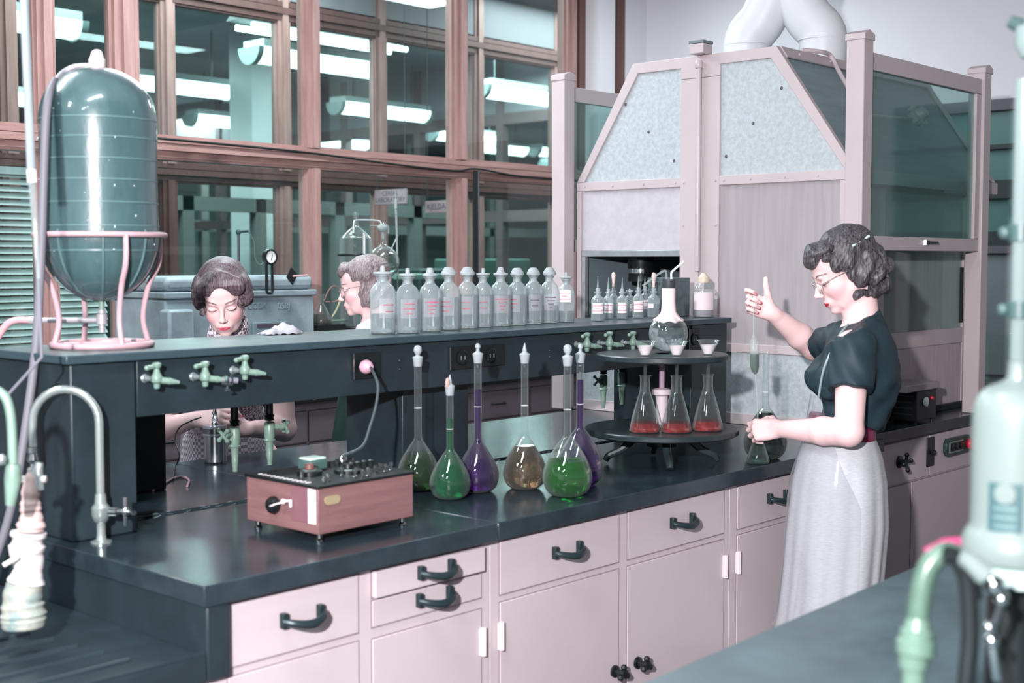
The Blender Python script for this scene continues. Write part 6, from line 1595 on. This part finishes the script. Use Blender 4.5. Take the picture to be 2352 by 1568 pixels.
b = MB().sphere(onD(3, 1055, 2.42), .010, 10).tube([onD(-20, 1062, 2.42), onD(10, 1058, 2.42)], .007, 8); b.build('lever', ch, r)
MB().tube([onD(-60, 960, 2.45), onD(-62, 1300, 2.45), onD(-62, 1480, 2.45)], .010, 12).build('riser', brassg, r)

# ---------------------------------------------------------------- foreground bench, right
r = thing('near_bench', (2.4, .4, 0), 'dark stone bench in the near foreground at lower right, out of focus', 'bench')
q0 = onZ(1450, 1568, DB); q1 = onZ(2117, 1284, DB)
b = MB(); b.prism([(1.0, -1.2), (4.2, -1.2), (4.2, 1.262), (1.0, 1.155)], 'z', DB-.045, DB).build('worktop', mat('near_stone', (80, 98, 104), .38, noise=.35, nscale=5, rvar=.12), r, bevel=.004)
MB().prism([(1.05, -1.15), (4.15, -1.15), (4.15, 1.20), (1.05, 1.105)], 'z', .1, DB-.0455).build('cabinet_body', cabp, r)
MB().prism([(1.08, -1.1), (4.1, -1.1), (4.1, 1.12), (1.08, 1.03)], 'z', 0, .0995).build('plinth', blackm, r)
near_green = mat('green_enamel_near', (88, 112, 100), .35)  # darker copy of the green enamel, toned down for the close flash
# green gooseneck tap, blurred
gb = onD(2108, 1640, 1.75); gx = onZ(2108, 1600, DB)
dt = 1.52
def T(px, py, k=dt): return onD(px, py, k)
foot = Vector((T(2100, 1500).x, T(2100, 1500).y, DB))
r = thing('green_gooseneck', foot, 'blurred green gooseneck tap standing on the near bench', 'tap')
MB().lathe([(0, .0004), (.025, .0004), (.025, .006), (.014, .012), (.013, T(2100, 1530).z-DB), (0, T(2100, 1530).z-DB)], foot, 20).build('pillar', near_green, r)
MB().tube([T(2098, 1535), T(2100, 1505), T(2103, 1500), T(2104, 1470), T(2105, 1466), T(2106, 1448), T(2107, 1444), T(2109, 1420)], [.016, .018, .022, .022, .019, .019, .016, .013], 16).build('collar', near_green, r)
MB().tube(spline([T(2109, 1422), T(2113, 1380), T(2122, 1330), T(2140, 1292), T(2172, 1268), T(2200, 1280), T(2222, 1320), T(2232, 1375)]), [.0125]*36, 16).build('spout', mat('green_patina', (78, 102, 90), .3, noise=.3, nscale=20), r)
ht = spline([T(2170, 1272, dt-.03), T(2196, 1280, dt-.03), T(2218, 1320, dt-.03), T(2226, 1380, dt-.03), T(2228, 1470, dt-.03), T(2220, 1560, dt-.03), T(2215, 1640, dt-.03)])
r2 = thing('black_hose', ht[0], 'black rubber hose hanging from the green gooseneck tap', 'hose')
MB().tube(ht, .0105, 14).build('hose', blackp, r2)
# white bottle-shaped aspirator on a stand
da = 1.62
cb = onD(2330, 1240, da); 
zb = onD(2330, 1285, da).z; za = onD(2330, 905, da).z; Rb = 98*da/F
r = thing('white_aspirator', (cb.x, cb.y, zb), 'large blurred white plastic aspirator bottle with teal label at right', 'bottle')
zl = zb; hcyl = za-zb
pr = smoothprof([(0, 0), (Rb*1.10, 0), (Rb*1.18, .006), (Rb*1.18, .026), (Rb*1.04, .040), (Rb, .050), (Rb, hcyl*.5), (Rb, hcyl*.86), (Rb*.95, hcyl*.95), (Rb*.8, hcyl*1.02), (Rb*.55, hcyl*1.06), (Rb*.25, hcyl*1.10), (Rb*.22, hcyl*1.2)], 2)+[(0, hcyl*1.2)]
MB().lathe(pr, (cb.x, cb.y, zb), 40).build('body', mat('aspirator_white', (106, 118, 116), .32), r)
toc2 = math.atan2(-cb.y, -cb.x)+.06
def wraplab(z0, z1, w_, m, R, name, par, off=0):
    vs = []; fs = []
    for i in range(13):
        a = toc2+off-w_/2+w_*i/12; vs += [(cb.x+R*math.cos(a), cb.y+R*math.sin(a), z0), (cb.x+R*math.cos(a), cb.y+R*math.sin(a), z1)]
    for i in range(12): fs.append((2*i, 2*i+2, 2*i+3, 2*i+1))
    return MB().add(vs, fs).build(name, m, par, ang=80)
zy = lambda py: onD(2330, py, da).z
tl = mat('label_teal', (52, 80, 84), .5); tl2 = mat('label_teal_light', (86, 112, 114), .5)
lb_ = wraplab(zy(1212), zy(1095), .78, tl, Rb+.0008, 'label', r, -.28)
for k, py in enumerate((1150, 1170, 1190)): wraplab(zy(py+6), zy(py-2), .5, tl2, Rb+.0012, 'print_line', lb_, -.28)
a = toc2-.28; c = Vector((cb.x+(Rb+.001)*math.cos(a), cb.y+(Rb+.001)*math.sin(a), zy(1118)))
MB().lathe([(0, .0012), (.0125, .001), (.0125, 0), (0, 0)], c, 20, (math.cos(a), math.sin(a), 0)).build('emblem_disc', mat('aspirator_white', (106, 118, 116), .32), lb_)
# black iron tripod shelf below it
r = thing('iron_bench_stand', (cb.x, cb.y, DB), 'black iron stand with chrome cocks holding up the white aspirator', 'stand')
MB().lathe([(0, zb-.022), (Rb*1.3, zb-.022), (Rb*1.3, zb-.001), (0, zb-.001)], (cb.x, cb.y, 0), 32).build('plate', mat('stand_pale', (160, 180, 176), .4), r)
MB().lathe([(0, DB+.0005), (.07, DB+.0005), (.07, DB+.02), (.035, DB+.03), (.03, zb-.0225), (0, zb-.0225)], (cb.x, cb.y, 0), 24).build('column', blackp, r)
b = MB()
for px, py, rr_ in ((2283, 1342, .012), (2300, 1375, .009), (2278, 1470, .009), (2272, 1440, .007)): b.sphere(T(px, py, da-.12), rr_, 12)
b.tube([T(2262, 1322, da-.12), T(2286, 1345, da-.12), T(2300, 1376, da-.12), T(2278, 1440, da-.12), T(2277, 1472, da-.12), T(2290, 1560, da-.1)], .005, 8)
b.tube([T(2286, 1345, da-.12), T(2345, 1340, da-.02)], .008, 8)
b.build('chrome_cocks', chrome, r)
MB().tube([T(2125, 1268, 1.66), T(2170, 1248, 1.66), T(2215, 1243, 1.66), T(2262, 1262, 1.62)], [.005, .007, .006, .006], 8).build('magenta_tube', mat('magenta', (150, 50, 92), .5), r)
MB().tube([T(2262, 1318, da-.15), T(2230, 1290, da-.15), T(2200, 1275, da-.12)], [.013, .010, .009], 12).build('white_spout', mat('aspirator_white', (106, 118, 116), .32), r)
# retort rod with clamps holding a tall glass tube at the right edge
dr = 1.95
base = onD(2338, 900, dr); bx, by = base.x, base.y
r = thing('clamped_glass_column', (bx, by, DB), 'tall pale glass column with dark clamps cut by the right edge', 'column')
zz = lambda py: onD(2338, py, dr).z
gcol = mat('column_pale', (130, 146, 144), .15, trans=.25)
MB().lathe([(0, zz(890)), (.005, zz(890)), (.007, zz(860)), (.013, zz(835)), (.014, zz(190)), (.013, zz(188)), (0, zz(188))], (bx, by, 0), 20).build('glass_tube', gcol, r)
MB().lathe([(0, zz(880)+.02), (.0055, zz(880)+.02), (.0055, 2.9), (0, 2.9)], (bx+.035, by-.04, 0), 12).build('rod', steel, r)
MB().lathe([(0, DB+.0005), (.07, DB+.0005), (.06, DB+.012), (.008, DB+.018), (.006, zz(880)+.03), (0, zz(880)+.03)], (bx+.035, by-.04, 0), 20).build('rod_base', blackp, r)
for py in (535, 710):
    b = MB().lathe([(.0145, -.012), (.019, -.012), (.019, .012), (.0145, .012)], (bx, by, zz(py)), 16); b.tube([Vector((bx, by, zz(py)))+rd*.018, Vector((bx+.035, by-.04, zz(py)))], .008, 8)
    b.sphere(Vector((bx, by, zz(py)))-rd*.024, .010, 10); b.build('clamp', mat('clamp_green', (62, 84, 84), .4), r)
MB().lathe([(.0, zz(60)), (.02, zz(70)), (.022, zz(110)), (.012, zz(140)), (.0, zz(142))], (bx+.004, by-.004, 0), 16).build('stopcock', gcol, r)
MB().tube([T(2318, 48, dr), T(2345, 60, dr)], [.009, .012], 10).build('side_arm', mat('clamp_green', (62, 84, 84), .4), r)
# jar on the end-wall counter
p = onX(2296, 878, 6.75); 
r = thing('glass_jar', (6.75, p.y, DB), 'clear wide glass jar on the far bench right of the hood post', 'jar')
pr = [(0, 0), (.10, 0), (.105, .008), (.105, .24), (.11, .26)]
vessel(r, pr, (6.75, p.y, DB+.0005), .003, n=32)

# ---------------------------------------------------------------- back counter along the glazed partition
r = thing('back_counter', (3.5, 5.0, 0), 'dark fronted counter under the glazed partition behind the two people at the back', 'counter')
MB().box(1.2, 6.5, 4.745, 5.33, .925, .97).build('worktop', blackm, r, bevel=.003)
MB().box(1.22, 6.48, 4.765, 5.32, .1, .9245).build('body', mat('counter_mauve', (118, 104, 112), .5), r)
MB().box(1.24, 6.46, 4.80, 5.31, 0, .0995).build('plinth', blackm, r)
k = 0; x = 1.26
while x < 6.4:
    for z0, z1 in ((.745, .885), (.14, .735)):
        f = MB().box(x, x+.50, 4.7625, 4.7647, z0, z1).build('drawer_front' if z0 > .7 else 'door', mat('counter_mauve', (118, 104, 112), .5), r)
        if z0 > .7:
            MB().tube([(x+.2, 4.762, .82), (x+.205, 4.745, .818), (x+.295, 4.745, .818), (x+.30, 4.762, .82)], .006, 8).build('handle', blackp, f)
        g = MB().box(x-.004, x-.0005, 4.7626, 4.7649, z0, z1).box(x, x+.5, 4.7626, 4.7649, z1+.0005, z1+.004); g.build('gap', blackm, f, smooth=False)
    x += .515
# grey metal tank-like bath with embossed letters
y = 4.86; a = onY(378, 640, y); c = onY(722, 640, y); x0, x1 = a.x, c.x; zt = onY(722, 632, y).z
r = thing('metal_bath', ((x0+x1)/2, 5.05, .97), 'large grey painted metal box with ribbed lid behind the person in checks', 'box')
gm = mat('hammered_grey', (158, 174, 182), .45, metal=.1, noise=.25, nscale=12, rvar=.1)
MB().box(x0, x1, y, 5.27, .9705, zt-.095).build('body', gm, r, bevel=.012)
MB().box(x0-.008, x1+.008, y-.010, 5.275, zt-.0945, zt-.066).build('rim', gm, r, bevel=.006)
MB().box(x0+.005, x1-.005, y-.002, 5.268, zt-.0655, zt).build('lid', gm, r, bevel=.022)
a = onY(388, 712, y-.08); c = onY(447, 712, y-.08)
MB().box(a.x, c.x, y-.08, y-.001, .9705, a.z).build('side_box', gm, r, bevel=.012)
emb = mat('embossed', (186, 202, 208), .35, metal=.3)
pa = onY(590, 703, y-.001); pb = onY(652, 703, y-.001)
text_obj('embossed_letters', 'COSX', .040, (pa.x, y-.0005, pa.z), (1, 0, 0), (0, 0, 1), mat('embossed_dull', (132, 150, 158), .45), r, .0012)
text_obj('embossed_letters', '058J', .042, (pb.x, y-.0005, pb.z), (1, 0, 0), (0, 0, 1), emb, r, .0012)
a = onY(582, 741, y-.012); c = onY(662, 790, y-.012)
dp = MB().box(a.x, c.x, y-.012, y-.001, c.z, a.z).build('dial_panel', mat('dial_panel', (132, 152, 156), .4), r, bevel=.002)
MB().box(a.x+.02, c.x-.02, y-.0135, y-.0122, a.z-.024, a.z-.008).build('name_strip', mat('name_strip', (92, 80, 92), .5), dp)
MB().lathe([(0, 0), (.034, 0), (.032, .008), (.012, .012), (.008, .022), (0, .022)], ((a.x+c.x)/2-.01, y-.0122, a.z-.066), 24, (0, -1, 0)).build('dial', mat('dial_dark', (60, 78, 80), .4), dp)
# round gauge on a loop bracket
g = onY(620, 590, y-.03)
r = thing('pressure_gauge', g, 'black round gauge with white face on a looped bracket, fixed to the metal box', 'gauge')
MB().lathe([(0, 0), (.036, 0), (.036, .022), (.028, .024), (.028, .018), (0, .018)], g+Vector((0, .012, 0)), 32, (0, -1, 0)).build('case', blackp, r)
MB().lathe([(0, .0182), (.0275, .0182), (.0275, .0195), (0, .0195)], g+Vector((0, .012, 0)), 24, (0, -1, 0)).build('face', mat('gauge_white', (236, 236, 240), .5), r)
MB().tube([g+Vector((0, -.009, -.014)), g+Vector((.008, -.009, .012))], .0015, 6).build('needle', blackp, r)
b = MB(); 
zl0 = g.z-.036; zl1 = onY(620, 668, y-.03).z
b.tube([g+Vector((-.016, .006, -.026)), Vector((g.x-.016, g.y+.006, zl1)), Vector((g.x-.010, g.y+.006, zl1-.010)), Vector((g.x+.010, g.y+.006, zl1-.010)), Vector((g.x+.016, g.y+.006, zl1)), g+Vector((.016, .006, -.026))], .0065, 8)
b.build('loop_bracket', blackp, r)
q = onY(671, 634, y-.03)
r = thing('black_card', q, 'black diamond-shaped card on a pinkish rod above the metal box', 'card')
s_ = .040
MB().prism([(q.x, q.z-s_), (q.x+s_*.8, q.z+.006), (q.x-.006, q.z+s_), (q.x-s_*.8, q.z-.004)], 'y', q.y-.003, q.y+.003).build('card', blackm, r)
MB().tube([q+Vector((0, -.008, 0)), q+Vector((.085, -.004, .003))], .005, 8).build('rod', pinkp, r)
# rod stand with clamp
q0 = onY(549, 640, 5.30); q1 = onY(547, 527, 5.30)
r = thing('retort_stand', (q0.x, 5.30, .97), 'thin steel retort stand with clamp and hanging tube behind the metal box', 'stand')
MB().cyl((q0.x, 5.30, .9705), (q0.x, 5.30, q1.z), .007, n=10).build('rod', steel, r)
MB().box(q0.x-.06, q0.x+.06, 5.28, 5.33, .9705, .985).build('base', blackp, r)
b = MB().tube([(q0.x-.01, 5.30, q1.z-.012), (q0.x+.05, 5.29, q1.z-.006)], .007, 8).sphere((q0.x, 5.30, q1.z-.012), .014, 10); b.build('clamp', mat('clamp_green', (62, 84, 84), .4), r)
MB().tube(spline([(q0.x+.05, 5.29, q1.z-.008), (q0.x+.085, 5.29, q1.z-.06), (q0.x+.09, 5.29, q1.z-.14), (q0.x+.12, 5.29, q1.z-.17), (q0.x+.15, 5.29, q1.z-.15)]), .002, 6).build('thin_tube', brassg, r)
# distilling apparatus
ya = 5.05
def A(px, py): return onY(px, py, ya)
c = A(818, 600)
r = thing('distillation_jar', (c.x, ya, .97), 'clear glass jar of the distilling apparatus in a black ring clamp', 'jar')
ztj = A(818, 535).z; Rj = (A(846, 600)-A(788, 600)).x/2
pr = smoothprof([(0, 0), (Rj*.95, 0), (Rj, .01), (Rj, (ztj-1.25)*.85), (Rj*.9, (ztj-1.25)*.95), (Rj*.45, (ztj-1.25)*1.03), (.014, (ztj-1.25)*1.08), (.012, (ztj-1.25)*1.22)], 2)
vessel(r, pr, (c.x, ya, 1.25), .002, n=28); liquid(r, pr, (c.x, ya, 1.25), .18, water, n=28)
zr = A(818, 585).z
MB().tube([(c.x+(Rj+.006)*math.cos(2*math.pi*k/28), ya+(Rj+.006)*math.sin(2*math.pi*k/28), zr) for k in range(28)], .006, 8, closed=True).build('ring_clamp', blackp, r)
MB().tube([(c.x+(Rj+.006)*math.cos(2*math.pi*k/28), ya+(Rj+.006)*math.sin(2*math.pi*k/28), 1.243) for k in range(28)], .006, 8, closed=True).build('ring_clamp', blackp, r)
rod = A(843, 600)
MB().cyl((rod.x, ya+.02, .9705), (rod.x, ya+.02, A(843, 533).z), .010, n=12).build('rod', mat('rod_white', (214, 220, 224), .2, metal=.5), r)
MB().box(rod.x-.1, rod.x+.06, ya-.05, ya+.08, .9705, .99).build('foot', blackp, r)
MB().tube([(rod.x-.03, ya, zr), (rod.x, ya+.02, zr)], .008, 8).build('boss', blackp, r)
MB().tube(spline([A(812, 535), A(812, 515), A(815, 506), A(830, 505), A(866, 506), A(874, 510), A(876, 520)], 4), .0035, 8).build('transfer_tube', mat('tube_white', (225, 232, 235), .2), r)
c = A(881, 601)
r = thing('kjeldahl_flask', (c.x, ya, .97), 'round glass distilling flask with side arm and dripping head', 'flask')
Rk = (A(908, 601)-A(854, 601)).x/2
pr = [(0, 0)]+[(Rk*math.sin(a), Rk-Rk*math.cos(a)) for a in [math.radians(q) for q in range(20, 165, 9)]]+[(.012, Rk*2+.02), (.011, Rk*2+.12)]
o = (c.x, ya, c.z-Rk); vessel(r, pr, o, .0018, n=30); liquid(r, pr, o, Rk*.9, mat('greenish_liquid', (176, 200, 190), .1, trans=.8), n=30)
MB().lathe([(0, c.z-Rk-.02-.97), (.05, c.z-Rk-.02-.97), (.05, c.z-Rk-.004-.97), (0, c.z-Rk-.004-.97)], (c.x, ya, .97), 20).build('support_plate', blackp, r)
MB().cyl((c.x, ya, .9705), (c.x, ya, c.z-Rk-.0205), .012, n=10).build('support_post', blackp, r)
b = MB().sphere(A(878, 523), .026, 12, (1.3, .8, .8)); b.tube([A(850, 518), A(866, 519)], .004, 8); b.tube(spline([A(884, 518), A(891, 520), A(892, 536)], 4), .005, 8); b.build('still_head', mat('still_glass', (205, 216, 216), .1, trans=.5), r)
MB().tube([A(879, 532), A(880, 548)], .007, 10).build('joint', frost, r)
r = thing('condenser_tube', A(912, 640), 'long thin glass tube rising past the hanging sign beside the distilling flask', 'tube')
b = MB().tube([A(908, 438), A(909, 455)], .003, 8).tube([A(909, 456), A(909, 480)], .0075, 10).tube([A(909, 481), A(910, 492)], .006, 10).tube([A(910, 493), A(912, 560), A(913, 612), A(905, 628), A(897, 634)], .0055, 10)
b.tube([A(914, 540), A(896, 578)], .0035, 8); b.tube([A(913, 612), A(913, 640), Vector((A(913, 640).x, ya, .9705))], .004, 8)
b.build('tube', mat('still_glass', (205, 216, 216), .1, trans=.5), r)
# small glassware between box and third woman
c = A(738, 720)
r = thing('small_conical_flask', (c.x, ya, .97), 'small conical flask of brown liquid beside the metal box', 'flask')
zt_ = A(738, 674).z; zb_ = zt_-.15; pr = smoothprof([(0, 0), (.05, 0), (.055, .005), (.05, .03), (.022, .085), (.014, .10), (.014, .14), (.018, .145)], 2)
vessel(r, pr, (c.x, ya, zb_), .0015, n=24); liquid(r, pr, (c.x, ya, zb_), .05, mat('brown_liquid', (90, 82, 76), .1, trans=.5), n=24)
MB().box(c.x-.09, c.x+.09, ya-.08, ya+.08, .9705, zb_-.0005).build('support_block', blackm, r)
r = thing('tubing_clamp_stand', A(760, 700), 'thin stand with looping tubes left of the person in white', 'stand')
q = A(759, 680); b = MB().cyl((q.x, ya, .9705), (q.x, ya, q.z+.03), .006, n=8); b.build('rod', steel, r)
MB().tube([A(728, 738), A(800, 735)], .006, 8).build('cross_rod', brassg, r)
MB().tube(spline([A(745, 690), A(752, 672), A(764, 657), A(778, 662), A(783, 680), A(770, 692), A(748, 693)], 4), .003, 8).build('red_tube', mat('tube_reddish', (150, 106, 104), .5), r)
MB().tube(spline([A(725, 758), A(745, 745), A(768, 720), A(782, 690)], 4), .005, 8).build('yellow_tube', mat('tube_cream', (170, 166, 140), .5), r)
